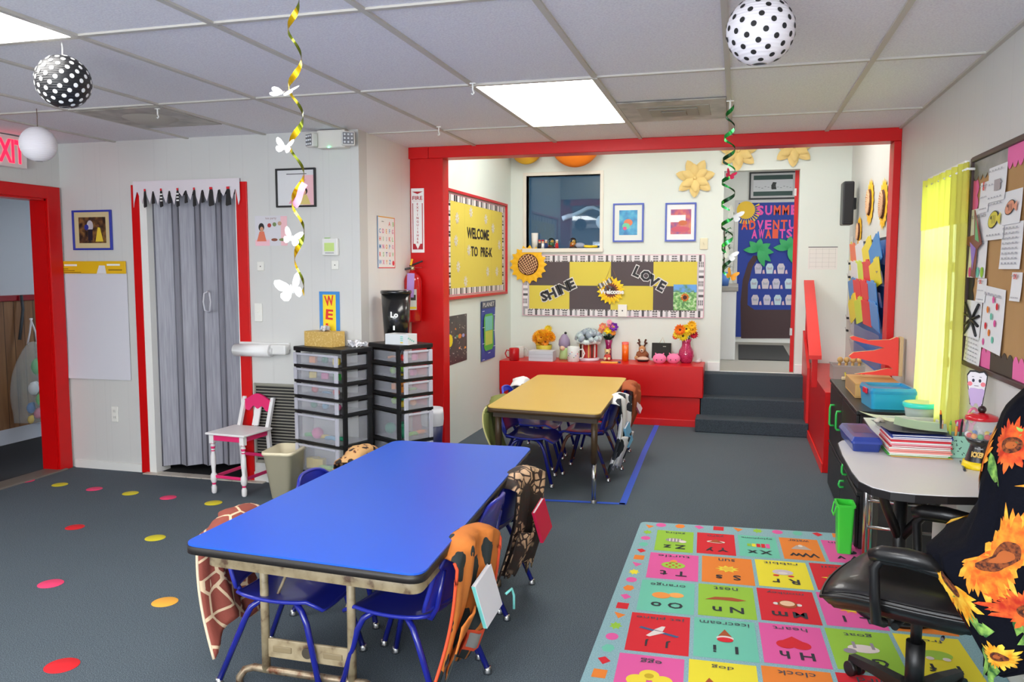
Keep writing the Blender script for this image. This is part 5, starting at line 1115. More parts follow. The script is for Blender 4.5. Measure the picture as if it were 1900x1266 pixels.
def leg_frame(yf, x0, x1, dirn):
    zr = .05
    for x in (x0, x1): b = B(); b.cyl((x, yf, zr), (x, yf, TZ-.034), .0155, M_BEIGE); b.build('leg', t)
    b = B(); b.tube([(x0-.10, yf-.02, .0), (x0-.10, yf-.02, .02), (x0-.085, yf-.005, zr-.005), (x0-.05, yf, zr+.006), (x0, yf, zr+.004), (x1, yf, zr+.004), (x1+.05, yf, zr+.006), (x1+.085, yf-.005, zr-.005), (x1+.10, yf-.02, .02), (x1+.10, yf-.02, .0)], .014, NT_RUST); b.build('foot_rail', t)
    b = B(); z0, z1 = zr+.055, zr+.125; b.box(((x0+x1)/2, yf, (z0+z1)/2), (x1-x0, .012, z1-z0), M_BEIGE, .003)
    for s in (-1, 1): b.box(((x0+x1)/2+s*.10, yf-.007, (z0+z1)/2), (.075, .006, .022), C(140, 124, 94, .4), .003)
    b.cyl(((x0+x1)/2, yf-.012, (z0+z1)/2), ((x0+x1)/2, yf-.004, (z0+z1)/2), .02, C(70, 62, 50, .5)); b.build('cross_plate', t)
    for x in (x0+.03, x1-.03): b = B(); b.tube([(x, yf+dirn*.012, .30), (x+.0, yf+dirn*.3, TZ-.05)], .006, M_BEIGE, n=6); b.build('brace', t)
NT_RUST = NT('rusty_tube', .35); NT_RUST.p.inputs['Metallic'].default_value = .6; NT_RUST.base(NT_RUST.ramp(NT_RUST.noise(30, 4), [(.35, (110, 66, 44)), (.5, (158, 140, 116)), (.7, (176, 160, 136))])); NT_RUST = NT_RUST.m
leg_frame(2.50, PY(492, 1150, 2.5).x, PY(652, 1150, 2.5).x, 1)
leg_frame(3.62, -1.55, -1.16, -1)
# yellow table
c4y = [FL(902, 755, TZ), FL(1113, 769, TZ), FL(1163, 701, TZ), FL(999, 695, TZ)]
c4y = [c4y[0], c4y[1], c4y[2], c4y[3]]
t = thing('activity_table', 'smaller yellow topped table in front of the red bench', 'table', TR(0, 0, 0))
b = B(); b.prism(quad_outline(c4y, .06), TZ-.006, TZ, M_YTOP); b.build('tabletop', t)
b = B(); b.prism(quad_outline([tuple(Vector(q[:2])+(Vector(q[:2])-Vector((-1.2, 5.85))).normalized()*.003) for q in c4y], .06), TZ-.034, TZ-.0062, C(70, 50, 28, .45), smooth_side=True); b.build('edge_band', t)
for q in inset(c4y, .09):
    b = B(); b.cyl((q[0], q[1], .26), (q[0], q[1], TZ-.035), .021, C(74, 56, 36, .4)); b.cyl((q[0], q[1], .02), (q[0], q[1], .27), .015, M_CHR); b.lathe([(.02, 0), (.02, .01), (.014, .022), (0, .022)], C(150, 150, 150, .3, .8), (q[0], q[1], 0)); b.build('leg', t)
b = B(); n = 4; sk = inset(c4y, .05); b.add([(p[0], p[1], z) for p in sk for z in (TZ-.075, TZ-.035)], [[2*i, 2*((i+1) % n), 2*((i+1) % n)+1, 2*i+1] for i in range(n)], C(60, 46, 32, .5)); b.build('apron', t)
# children's chairs
PB = C(34, 44, 160, .35, coat=.3); LB = C(26, 34, 138, .25, coat=.4)
LEG_BROWN = NT('chipped_brown_enamel', .4); LEG_BROWN.base(LEG_BROWN.ramp(LEG_BROWN.noise(14, 4), [(.42, (34, 36, 110)), (.5, (104, 60, 44))], 'CONSTANT')); LEG_BROWN = LEG_BROWN.m
def shell_back(i, j, off=0):
    x = (i-.5)*2; z = .365+.225*j; y = -.155-.07*j+.028*(1-x*x)*-1+.0*j
    wd = .165*(1-.12*j*j) if j < .8 else .165*(1-.12*j*j)*math.sqrt(max(.0, 1-((j-.8)/.2)**2*.35))
    return Vector((x*wd, y-off, z-.03*abs(x)**4*(j > .7)))
def make_chair(label, plastic, legm, hole=False):
    t = thing('school_chair', label, 'chair', TR(0, 0, 0), "children's blue stacking chairs")
    b = B()
    def seat(i, j):
        x = (i-.5)*2; y = -.16+.33*j; r = .17*(1-.10*abs(2*j-1)**4); return Vector((x*r, y, .335+.012*x*x-.014*math.sin(PI*j)-.012*(j > .85)*(j-.85)/.15*3*1.0))
    b.grid(12, 12, seat, plastic); b.grid(12, 12, lambda i, j: seat(1-i, j)-Vector((0, 0, .012)), plastic)
    rim = [seat(i/12, 0) for i in range(12)]+[seat(1, j/12) for j in range(12)]+[seat(1-i/12, 1) for i in range(12)]+[seat(0, 1-j/12) for j in range(12)]
    b.tube([p-Vector((0, 0, .006)) for p in rim], .0075, plastic, n=8, closed=True); b.build('seat', t)
    b = B()
    if hole:
        for (i0, i1, j0, j1) in [(0, 1, 0, .55), (0, 1, .85, 1), (0, .22, .55, .85), (.78, 1, .55, .85)]:
            b.grid(8, 5, lambda i, j: shell_back(i0+(i1-i0)*i, j0+(j1-j0)*j), plastic); b.grid(8, 5, lambda i, j: shell_back(i0+(i1-i0)*(1-i), j0+(j1-j0)*j, .01), plastic)
    else: b.grid(12, 10, shell_back, plastic); b.grid(12, 10, lambda i, j: shell_back(1-i, j, .01), plastic)
    rim = [shell_back(i/12, 0) for i in range(12)]+[shell_back(1, j/10) for j in range(10)]+[shell_back(1-i/12, 1) for i in range(12)]+[shell_back(0, 1-j/10) for j in range(10)]
    b.tube([p-Vector((0, .005, 0)) for p in rim], .0085, plastic, n=8, closed=True); b.build('backrest', t)
    for s in (-1, 1):
        for (y0, y1) in ((-.08, -.225), (.06, .17)):
            b = B(); k = 1 if y1 > 0 else -1
            b.tube([(s*.10, y0-k*.05, .312), (s*.135, y0, .312), (s*.152, y0+k*.03, .29), (s*.158, y0+k*.05, .25), (s*.182, y1, .022)], .0115, legm); lg = b.build('leg', t)
            b = B(); b.lathe([(0, 0), (.017, 0), (.018, .006), (.012, .016), (.0125, .026), (0, .026)], M_CHR, (s*.183, y1+k*.003, 0), n=14); b.build('foot_glide', lg)
        b = B(); b.tube([(s*.10, -.12, .315), (s*.12, -.165, .325), (s*.125, -.19, .37), (s*.125, -.215, .50)], .010, legm); b.build('back_post', t)
    return t
def CHM(x, y, rz, tilt=0): return TR(x, y, 0, rz)
protoA = make_chair('blue chair with a giraffe print cover, nearest on the left of the blue table', PB, LB)
protoB = make_chair('blue chair with a cow print cover, nearest on the right of the yellow table', PB, LEG_BROWN)
protoC = make_chair('blue chair with a handle slot, middle on the left of the yellow table', C(44, 60, 200, .35, coat=.3), LB, True)
RG, LF = PI/2, -PI/2
CH = {}
protoA.matrix_world = TR(-1.555, 2.64, 0, LF+.04); CH['L1'] = protoA
for k, (x, y, rz, lab) in dict(L2=(-1.59, 3.22, LF-.05, 'blue chair without a cover, middle on the left of the blue table'), L3=(-1.57, 3.70, LF, 'blue chair with a leopard print cover, farthest on the left of the blue table'),
    R1=(-1.115, 2.64, RG-.15, 'blue chair with an orange spotted cover, nearest on the right of the blue table'), R2=(-1.15, 3.07, RG-.02, 'blue chair with a bare backrest, middle on the right of the blue table'), R3=(-1.165, 3.52, RG-.15, 'blue chair with a snakeskin cover, farthest on the right of the blue table'),
    YL1=(-1.37, 5.55, LF, 'blue chair with a green cover, nearest on the left of the yellow table'), YL3=(-1.47, 6.5, LF, 'blue chair with a black and white cover, farthest on the left of the yellow table'),
    YR2=(-1.05, 6.42, RG, 'blue chair with a notebook pocket cover, farthest on the right of the yellow table')).items():
    CH[k] = copy_tree(protoA, TR(x, y, 0, rz), lab)
protoB.matrix_world = TR(-1.05, 5.84, 0, RG-.12); CH['YR1'] = protoB
protoC.matrix_world = TR(-1.47, 6.02, 0, LF); CH['YL2'] = protoC
# fabric covers hung over the backrests
def cover(label, chair, mat_, w=.19, zb=.2, zt=.598, seed=0, inner=True, pocket=None, trim=None, flare=.03, tagc=None, lean=0, bulge=.03, rec=.06):
    M = chair.matrix_world
    t = thing('chair_cover', label, 'chair cover', M.copy(), 'fabric pocket covers over the chair backs')
    r = random.Random(seed); ph = [r.random()*6 for _ in range(6)]
    def side(z): return w*(1+.06*math.sin(9*z+ph[0]))
    def prof(f):
        # path length f 0..1 : inner bottom -> top -> outer bottom
        zi = .53
        if f < .28: q = f/.28; return -.175-.025*q, zi+(zt-zi)*q
        if f < .38: q = (f-.28)/.1; return -.20-.085*q, zt+.012*math.sin(PI*q)
        q = (f-.38)/.62; return -.285-bulge*math.sin(PI*q)+rec*q, zt-(zt-zb)*q
    def fn(i, j):
        x = (i-.5)*2; y, z = prof(j); sd = side(z)+(flare*max(0, (j-.38)/.62))
        fold = .010*math.sin(7*x+ph[1]+4*j)+.006*math.sin(15*x+ph[2])
        zz = z - (.035*abs(x)**3*math.sin(ph[3])+.03*x*math.sin(ph[4])+.03*math.sin(5*x+ph[5]))*max(0, j-.4)*1.6 - .05*abs(x)**2.5*(1 if .2 < j < .5 else .3)
        return Vector((x*sd+lean*(zt-z)*max(0, j-.38), y-(fold if j > .34 else 0)-.012*abs(x)*(j > .38), zz))
    b = B(); b.grid(22, 34, fn, mat_); o = b.build('fabric', t); md = o.modifiers.new('thick', 'SOLIDIFY'); md.thickness = .006; md.offset = 0
    if trim:
        b = B(); b.tube([fn(0, .38+.62*k/20)+Vector((0, -.003, 0)) for k in range(21)], .006, trim, n=6); b.build('piping', t); b = B(); b.tube([fn(1, .38+.62*k/20)+Vector((0, -.003, 0)) for k in range(21)], .006, trim, n=6); b.build('piping', t)
    if pocket:
        b = B(); b.grid(14, 12, lambda i, j: fn(.06+.88*i, .72+.26*j)+Vector((0, -.022-.028*math.sin(PI*i)*(1-j), 0)), pocket); o = b.build('pocket', t); md = o.modifiers.new('thick', 'SOLIDIFY'); md.thickness = .005
    if tagc:
        b = B(); b.grid(4, 4, lambda i, j: fn(.25+.4*i, .84+.1*j)+Vector((0, -.046, 0)), tagc[0]); b.grid(4, 4, lambda i, j: fn(.30+.3*i, .855+.07*j)+Vector((0, -.049, 0)), tagc[1]); b.build('name_window', t)
    return t
P_LEO = spots('orange_leopard', (212, 122, 48), (42, 50, 50), 13, .42, stretch=(1, 1, .55)); P_LEO2 = spots('tan_leopard', (206, 160, 104), (34, 28, 24), 26, .36, ring=(150, 90, 50))
P_GIR = cells('giraffe_print', (146, 72, 58), (224, 196, 160), 13, .06); P_SNK = cells('snake_print', (214, 176, 140), (60, 44, 38), 26, .09, cell2=(54, 46, 42)); P_COW = spots('cow_print', (232, 232, 234), (34, 40, 48), 7.5, .40)
cover('giraffe print cover over the near left chair at the blue table', CH['L1'], P_GIR, .155, .18, .592, 1, trim=C(226, 206, 176))
cover('tan leopard print cover over the far left chair at the blue table', CH['L3'], P_LEO2, .165, .25, .60, 2)
P_RO = C(200, 60, 30, .7)
cover('orange and black spotted cover over the near right chair at the blue table', CH['R1'], P_LEO, .165, .15, .600, 3, pocket=P_LEO, trim=C(236, 84, 44), tagc=(C(236, 84, 44), C(150, 150, 146)), flare=.015, lean=-.10, rec=.09, bulge=.02)
cover('snakeskin print cover over the far right chair at the blue table', CH['R3'], P_SNK, .165, .14, .597, 4, pocket=P_SNK, flare=.01, lean=-.10, bulge=.02, rec=.07)
cover('olive green cover over the near left chair at the yellow table', CH['YL1'], C(122, 128, 66, .85, bump=.2), .17, .18, .59, 5, trim=C(222, 216, 150))
cover('black and white cover over the far left chair at the yellow table', CH['YL3'], P_COW, .16, .25, .592, 6)
cover('black and white cow print cover over the near right chair at the yellow table', CH['YR1'], P_COW, .17, .08, .595, 7, pocket=P_COW, flare=-.01, lean=-.1)
cover('brown orange cover over the far right chair at the yellow table', CH['YR2'], C(168, 84, 44, .8, bump=.2), .16, .2, .605, 8)
def book(name, label, cat, M, size, cv, edge, spine=None):
    t = thing(name, label, cat, M); w, d, h = size
    b = B(); b.box((0, 0, h*.5), (w, d*.16, h), cv, .001); b.box((0, d-.0, h*.5), (w, d*.16, h), cv, .001); b.box((-w/2, d/2, h*.5), (d*.18, d, h), spine or cv, .001); b.build('cover', t)
    B().box((.003, d/2, h*.5), (w-.008, d*.78, h-.008), edge).build('pages', t)
    return t
def on_chair(c, x, y, z, rx=0, ry=0, rz=0): return c.matrix_world @ Matrix.Translation((x, y, z)) @ Matrix.Rotation(rz, 4, 'Z') @ Matrix.Rotation(ry, 4, 'Y') @ Matrix.Rotation(rx, 4, 'X')
book('notebook', 'white notebook with a turquoise spine in the orange spotted cover pocket', 'notebook', on_chair(CH['R1'], .03, -.33, .30, -.12, -.30), (.13, .014, .17), C(226, 226, 232, .5), C(240, 240, 240), C(120, 206, 200))
b = B(); b.tube([(0, 0, 0), (.03, -.01, .01), (.045, -.012, -.02), (.046, -.012, -.07)], .005, C(120, 206, 200), n=6); solo(b, 'ribbon_bookmark', 'turquoise ribbon hanging from the orange spotted cover pocket', 'ribbon', on_chair(CH['R1'], .11, -.335, .35))
book('notebook', 'red and white notebook in the snakeskin cover pocket', 'notebook', on_chair(CH['R3'], .05, -.36, .30, -.12, -.35), (.12, .014, .16), C(216, 20, 70, .5), C(230, 226, 230), C(216, 30, 80))
book('notebook', 'light blue notebook in the cow print cover pocket', 'notebook', on_chair(CH['YR1'], .03, -.335, .24, -.12, -.3), (.12, .014, .15), C(110, 180, 220, .5), C(230, 230, 236))
book('notebook', 'pale notebook leaning out of the far right cover at the yellow table', 'notebook', on_chair(CH['YR2'], .1, -.33, .36, -.45, -.15), (.14, .012, .2), C(222, 206, 214, .5), C(230, 230, 236), C(190, 80, 120))
# ---- floor stickers and tape
cols = dict(p=((232, 62, 110), 'pink'), y=((214, 200, 40), 'yellow'), r=((214, 20, 32), 'red'), o=((238, 170, 60), 'orange'))
DOTS = [(49, 893, 'p', .052, 'pink floor dot nearest the left doorway'), (111, 900, 'y', .052, 'yellow floor dot second in the back row from the left doorway'), (175, 908, 'p', .052, 'pink floor dot third in the back row from the left doorway'), (242, 916, 'y', .052, 'yellow floor dot fourth in the back row below the red door strip'), (312, 924, 'p', .052, 'pink floor dot in front of the accordion door'), (396, 934, 'y', .055, 'yellow floor dot in front of the pink and white chair'),
        (139, 979, 'r', .052, 'dark red floor dot alone in the second row on the left'), (288, 999, 'y', .055, 'bright yellow floor dot in the second row left of the blue table'), (94, 1084, 'p', .057, 'bright pink floor dot in the third row on the left'), (306, 1118, 'o', .057, 'orange floor dot left of the blue table corner'), (115, 1236, 'r', .062, 'bright red floor dot at the bottom left'), (982, 992, 'r', .045, 'red floor dot right of the blue table')]
for u, v, c, r, lab in DOTS:
    p = FL(u, v); b = B(); b.lathe([(0, .0022), (r*.96, .0022), (r, .0005)], C(*cols[c][0], .7), n=36); solo(b, 'floor_dot', lab, 'floor dot', TR(p.x, p.y, .0008), 'coloured dots on the carpet')
def tape(label, pts, w=.045):
    P = [FL(*q) for q in pts]; b = B(); vs = []
    for i, p in enumerate(P):
        d = (P[min(i+1, len(P)-1)]-P[max(i-1, 0)]).normalized(); n_ = Vector((-d.y, d.x, 0))*w/2; vs += [(p.x+n_.x, p.y+n_.y, .0025), (p.x-n_.x, p.y-n_.y, .0025)]
    b.add(vs, [[2*i, 2*i+1, 2*i+3, 2*i+2] for i in range(len(P)-1)], C(46, 92, 206, .5)); solo(b, 'floor_tape', label, 'tape')
tape('blue tape line running toward the bench beside the yellow table', [(1219, 789), (1207, 815), (1196, 838), (1182, 872), (1168, 905), (1155, 937)])
tape('blue tape line crossing the carpet behind the blue table', [(1160, 936), (1080, 932), (990, 928), (940, 924)], .04)
# ---- plastic drawer towers
FRO = NT('frosted_plastic', .35); FRO.base((206, 206, 218)); FRO.p.inputs['Alpha'].default_value = .78; FRO = FRO.m
CLR = C(214, 216, 226, .25, alpha=.24)
def tower(label, M, w, d, H_, content, side_x=False):
    """front faces -y; black slatted frame, frosted drawers"""
    t = thing('drawer_tower', label, 'storage drawers', M)
    hs = [.105, .105, .105, .105, .21, .21, .14]; tot = sum(hs); k = (H_-.03)/tot; z = H_-.03; BKF = C(22, 22, 24, .4)
    b = B(); b.box((0, 0, H_-.015), (w+.008, d+.008, .03), BKF, .006)
    for sx in (-1, 1):
        for y in (-d/2+.03, d/2-.02): b.bb((sx*w/2-.012*(sx > 0)-.0, y-.018, 0), (sx*w/2+.012*(sx < 0), y+.018, H_-.028), BKF, .002)
    b.bb((-w/2+.012, d/2-.012, 0), (w/2-.012, d/2, H_-.03), BKF)
    zz = H_-.03
    for h in hs:
        zz -= h*k; b.box((0, -.001, zz+.004), (w+.002, d+.006, .02 if h < .2 else .022), BKF, .003)
    b.build('frame', t)
    for n_, h in enumerate(hs):
        h *= k; z -= h; z0 = z+.017; z1 = z+h-.008; hh = z1-z0
        dw = B()
        y0 = -d/2-.012; dw.box((0, y0, (z0+z1)/2), (w-.03, .005, hh), CLR, .002)
        for s in (-1, 1): dw.box((s*(w/2-.032), y0-.006, (z0+z1)/2), (.030, .010, hh), FRO, .003)
        dw.box((0, y0-.006, z1-.008), (w-.1, .010, .014), FRO, .003)
        for s in (-1, 1): dw.box((s*(w/2-.018), 0, (z0+z1)/2-.004), (.003, d-.04, hh-.012), CLR)
        dw.box((0, 0, z0+.002), (w-.04, d-.03, .003), CLR); dr = dw.build('drawer', t)
    t['_z'] = 0; del t['_z']
    # contents: loose toys in each drawer
    z = H_-.03; rc = random.Random(content)
    names = [('toy_block', 'block'), ('toy_ball', 'ball'), ('toy_stick', 'stick')]
    pal = [(226, 60, 50), (60, 190, 80), (250, 150, 50), (90, 170, 210), (236, 110, 170), (150, 210, 60), (240, 210, 60), (30, 150, 110)]
    lv = ['top', 'second', 'third', 'fourth', 'fifth', 'sixth', 'lowest']
    for n_, h in enumerate(hs):
        h *= k; z -= h; big = h > .15
        if n_ == 6: continue
        nit = 5 if big else (3 if content == 1 else 4); made = []
        for q in range(nit):
            c = pal[rc.randrange(8)]; x = -w*.36+w*.72*(q+.5)/nit; y = (-d/2+.045+.03*rc.random()) if q % 2 == 0 or content == 1 else .02+.06*rc.random(); s = .030 if not big else .05
            b = B(); kind = rc.randrange(3)
            if kind == 0: b.box((0, 0, s*.7), (s*1.6, s, s*1.4), C(*c, .5), .004, Matrix.Rotation(rc.random(), 4, 'Z'))
            elif kind == 1: b.ball((0, 0, s*.8), s*.8, C(*c, .5), 2)
            else: b.tube([(-s*1.1, 0, s*.3), (0, 0, s*.45), (s*1.1, .01, s*.3)], s*.28, C(*c, .5), n=8)
            cn = {(226, 60, 50): 'red', (60, 190, 80): 'green', (250, 150, 50): 'orange', (90, 170, 210): 'light blue', (236, 110, 170): 'pink', (150, 210, 60): 'lime', (240, 210, 60): 'yellow', (30, 150, 110): 'teal'}[c]
            solo(b, names[kind][0], '%s toy %s in the %s drawer of the %s, %s from the left' % (cn, names[kind][1], lv[n_], 'left tower' if content == 1 else 'right tower', ['first', 'second', 'third', 'fourth', 'fifth'][q]), 'toy', M @ TR(x, y, z+.0225), 'toys inside the clear drawers')
    return t
T1a, T1b = FL(545, 908), FL(637, 930)
ang = math.atan2(T1b.y-T1a.y, T1b.x-T1a.x); w1 = (T1b-T1a).length-.03
ex = Vector((math.cos(ang), math.sin(ang), 0)); ey = Vector((-math.sin(ang), math.cos(ang), 0))
H1 = PY(637, 650, T1b.y).z; c1 = T1b-ex*w1/2+ey*.14
tower('black framed drawer tower beside the beige bin, under the gold tissue box', TR(c1.x, c1.y, 0, ang), w1, .27, H1, 1)
N2 = Vector((-2.108, 4.90, 0)); a2 = math.radians(-30); w2, d2 = .35, .27
ex2 = Vector((math.cos(a2), math.sin(a2), 0)); ey2 = Vector((-math.sin(a2), math.cos(a2), 0))
c2 = N2-ex2*w2/2+ey2*d2/2; H2 = PY(749, 641, 4.93).z
# this tower's drawers face right, toward the yellow table
tower('black framed drawer tower against the short wall, under the black bucket', TR(c2.x, c2.y, 0, a2+PI/2), d2, w2, H2, 2)
# gold tissue box + tissues + black bucket + white tissue box
def tissue(name, label, M, r=.04, seed=1):
    rr = random.Random(seed); b = B()
    for k in range(5): a = rr.random()*6; b.grid(5, 5, lambda i, j: Vector(((i-.5)*r*1.5*math.cos(a)-(j-.5)*r*.8*math.sin(a), (i-.5)*r*1.5*math.sin(a)+(j-.5)*r*.8*math.cos(a), r*.5+r*.5*math.sin(5*i+k)*math.cos(4*j+2*k))), C(240, 240, 244, .8))
    return solo(b, name, label, 'tissue', M)
Mb = TR(c1.x, c1.y, H1, ang)
t = thing('tissue_box', 'gold patterned tissue box on the left drawer tower', 'tissue box', Mb @ TR(-.055, -.02, .001, .06))
g = spots('gold_fleck_card', (214, 176, 96), (240, 214, 150), 60, .3, .5)
b = B(); b.box((0, 0, .05), (.25, .125, .10), g, .002); b.build('box', t)
b = B(); b.disc(0, 0, .05, C(60, 50, 40), .1006, ry=.018); b.build('opening', t)
tissue('tissue', 'white tissue sticking out of the gold tissue box', Mb @ TR(-.045, -.02, .1), .04, 2)
tissue('crumpled_tissue', 'crumpled tissues behind the gold box on the left drawer tower', Mb @ TR(.15, .05, .0), .05, 5)
tissue('crumpled_tissue', 'second crumpled tissue at the back corner of the left drawer tower', Mb @ TR(.19, .1, .0), .035, 8)
Mc = TR(c2.x, c2.y, H2, a2)
t = thing('lidded_bucket', 'tall black bucket with white lettering on the right drawer tower', 'bucket', Mc @ TR(-.10, .04, 0))
b = B(); r0 = .082; hb = PY(720, 540, 5.0).z-H2-.0; b.lathe([(0, 0), (r0, 0), (r0*1.24, hb*.96), (r0*1.12, hb*.95), (0, hb*.93)], C(20, 20, 22, .25, coat=.4), n=36); b.build('bucket', t)
b = B(); b.lathe([(r0*1.24, hb*.93), (r0*1.30, hb*.94), (r0*1.30, hb*.985), (r0*1.22, hb), (0, hb*.99)], C(16, 16, 18, .2, coat=.5), n=36); b.build('lid', t)
b = B(); b.M = Matrix.Translation((r0*.85, -r0*.80, hb*.48)) @ Matrix(((math.cos(.72), 0, math.sin(.72), 0), (math.sin(.72), 0, -math.cos(.72), 0), (0, 1, 0, 0), (0, 0, 0, 1))); b.text('Lo', 0, .02, .04, WH, .006, bold=.04); b.build('lettering', t)
b = B(); b.M = Matrix.Translation((r0*.83, -r0*.78, hb*.28)) @ Matrix(((math.cos(.72), 0, math.sin(.72), 0), (math.sin(.72), 0, -math.cos(.72), 0), (0, 1, 0, 0), (0, 0, 0, 1))); b.box((-.005, 0, 0), (.012, .03, .003), WH); b.build('mark', t)
t = thing('tissue_box', 'white tissue box at the front corner of the right drawer tower', 'tissue box', Mc @ TR(.10, -.07, .001, .35))
b = B(); b.box((0, 0, .035), (.18, .11, .07), C(222, 226, 228, .5), .002); b.rect(0, 0, 0, 0, WH)
for k in range(4): b.box((.0902, -.05+.02*k, .045-.008*k), (.002, .014, .01), C(130, 200, 190)); b.box((.04, -.0555, .055-.013*k), (.02, .002, .008), C(150, 210, 200) if k < 3 else C(230, 200, 80))
b.build('box', t)
b = B(); b.disc(0, 0, .04, C(120, 80, 84), .0706, ry=.015); b.build('opening', t)
# navy waste bin with a bag behind the right tower
p = PY(812, 830, 5.55); t = thing('waste_bin', 'navy waste bin with a white liner bag behind the right drawer tower', 'waste bin', TR(-2.165, 5.62, 0))
b = B(); b.lathe([(0, 0), (.06, 0), (.08, .36), (.075, .36), (.055, .01)], C(30, 36, 84, .4)); b.build('bin', t)
zt2 = PY(812, 770, 5.6).z
b = B(); b.lathe([(.083, .34), (.087, .38), (.085, .43), (.08, .47), (.06, zt2), (.02, zt2+.02), (0, zt2+.01)], C(226, 228, 236, .5), n=11); b.build('liner_bag', t)
# ---- beige waste bin
Yb = 4.74; xa, xb_ = PY(495, 835, Yb-.12).x, PY(546, 835, Yb-.12).x; cxb = (xa+xb_)/2+.01; hw = (xb_-xa)/2; zt_ = PY(520, 838, Yb-.12).z
t = thing('waste_bin', 'tall beige rectangular waste bin between the pink chair and the left drawer tower', 'waste bin', TR(cxb-.035, Yb-.02, 0, .12))
bg = C(240, 228, 194, .45)
def ring(sx, sy, z, n=8):
    return [(x, y, z) for x, y in quad_outline([(-sx, -sy), (sx, -sy), (sx, sy), (-sx, sy)], min(sx, sy)*.45, n)]
b = B(); rs_ = [ring(hw*.62, .10, 0), ring(hw*.98, .15, zt_-.02), ring(hw*1.06, .158, zt_-.02), ring(hw*1.06, .158, zt_), ring(hw*.94, .144, zt_), ring(hw*.6, .096, .01)]
n = len(rs_[0]); b.add([v for r in rs_ for v in r], [[k*n+i, k*n+(i+1) % n, (k+1)*n+(i+1) % n, (k+1)*n+i] for k in range(5) for i in range(n)]+[[5*n+i for i in range(n)], [i for i in range(n)][::-1]], bg, True); b.build('bin', t)
# ---- pink and white wooden chair
f0, f1 = FL(398, 915), FL(455, 921); pkw = (f1-f0).length; pa = math.atan2(f1.y-f0.y, f1.x-f0.x)-.03
t = thing('wooden_chair', 'small white wooden chair painted pink, beside the accordion door', 'chair', TR(f0.x, f0.y, 0, pa))
PK = C(228, 40, 110, .4); PW = C(232, 230, 230, .4); SZ_ = PY(430, 806, 4.6).z; D = .27
prof = [(.012, 0), (.017, .01), (.018, .05), (.012, .07), (.014, .085), (.02, .10), (.022, .125), (.02, .15), (.012, .165), (.013, .19), (.018, .25), (.017, .30), (.011, .335), (.014, .345), (.011, .355), (.017, .375), (.012, .395), (.019, .405)]
sc_ = (SZ_-.07)/.405; prof = [(r, z*sc_) for r, z in prof]
for x in (0, pkw):
    b = B(); b.lathe(prof, lambda j: PK if j in (3, 12, 14, 16) else PW, (x, 0, 0), n=18); b.box((x, 0, SZ_-.045), (.034, .034, .06), PW, .002); b.build('leg', t)
for x in (.005, pkw-.005):
    b = B(); T_ = PY(497, 740, 4.9).z
    b.add([(x-.014, D-.02+dx, z) if False else (x-.013+w_, D+yy, z) for (z, yy) in ((0, .03), (SZ_, -.012), (T_, .055)) for w_ in (0, .026) for _ in (0,)] + [(x-.013+w_, D+yy+.024, z) for (z, yy) in ((0, .03), (SZ_, -.012), (T_, .055)) for w_ in (0, .026)],
          [[0, 1, 3, 2], [2, 3, 5, 4], [7, 6, 8, 9], [9, 8, 10, 11], [0, 2, 8, 6], [2, 4, 10, 8], [3, 1, 7, 9], [5, 3, 9, 11], [4, 5, 11, 10], [1, 0, 6, 7]], PW); b.build('rear_leg', t)
b = B(); b.bb((-.035, -.035, SZ_-.015), (pkw+.035, D+.0, SZ_), PW, .005); b.build('seat', t)
b = B(); b.bb((.017, -.012, SZ_-.055), (pkw-.017, .002, SZ_-.016), PK, .002); b.build('apron', t)
for x in (-.004, pkw-.008): b = B(); b.bb((x, .018, SZ_-.055), (x+.012, D-.02, SZ_-.016), PK, .002); b.build('apron', t)
b = B(); b.bb((.01, -.006, .105), (pkw-.01, .006, .125), PK, .003); b.build('stretcher', t)
for x in (0, pkw): b = B(); b.bb((x-.006, .01, .10), (x+.006, D+.02, .122), PK, .003); b.build('stretcher', t)
b = B(); b.bb((.01, D+.01, .2), (pkw-.01, D+.022, .222), PK, .003); b.build('stretcher', t)
b = B(); b.M = Matrix(((1, 0, 0, 0), (0, 0, -1, D+.055), (0, 1, 0, 0), (0, 0, 0, 1))) ; zb_ = T_-.10; zt3 = T_+.01
xs = [i/20 for i in range(21)]; P = [(.012+(pkw-.024)*x, zt3-.03+.045*math.sin(PI*x)**1.5*(1)-.0*math.cos(4*PI*x)) for x in xs]+[(.012+(pkw-.024)*x, zb_+.03*math.sin(PI*x)+.012*math.cos(6*PI*x)) for x in xs[::-1]]
b.prism(P, -.008, .008, PK); b.build('crest_rail', t)
b = B(); b.add([(pkw*.5-.025, D+.012, SZ_), (pkw*.5+.025, D+.012, SZ_), (pkw*.5+.025, D+.058, zb_+.05), (pkw*.5-.025, D+.058, zb_+.05), (pkw*.5-.025, D+.024, SZ_), (pkw*.5+.025, D+.024, SZ_), (pkw*.5+.025, D+.07, zb_+.05), (pkw*.5-.025, D+.07, zb_+.05)], [[0, 1, 2, 3], [5, 4, 7, 6], [0, 3, 7, 4], [1, 5, 6, 2]], PW); b.build('splat', t)
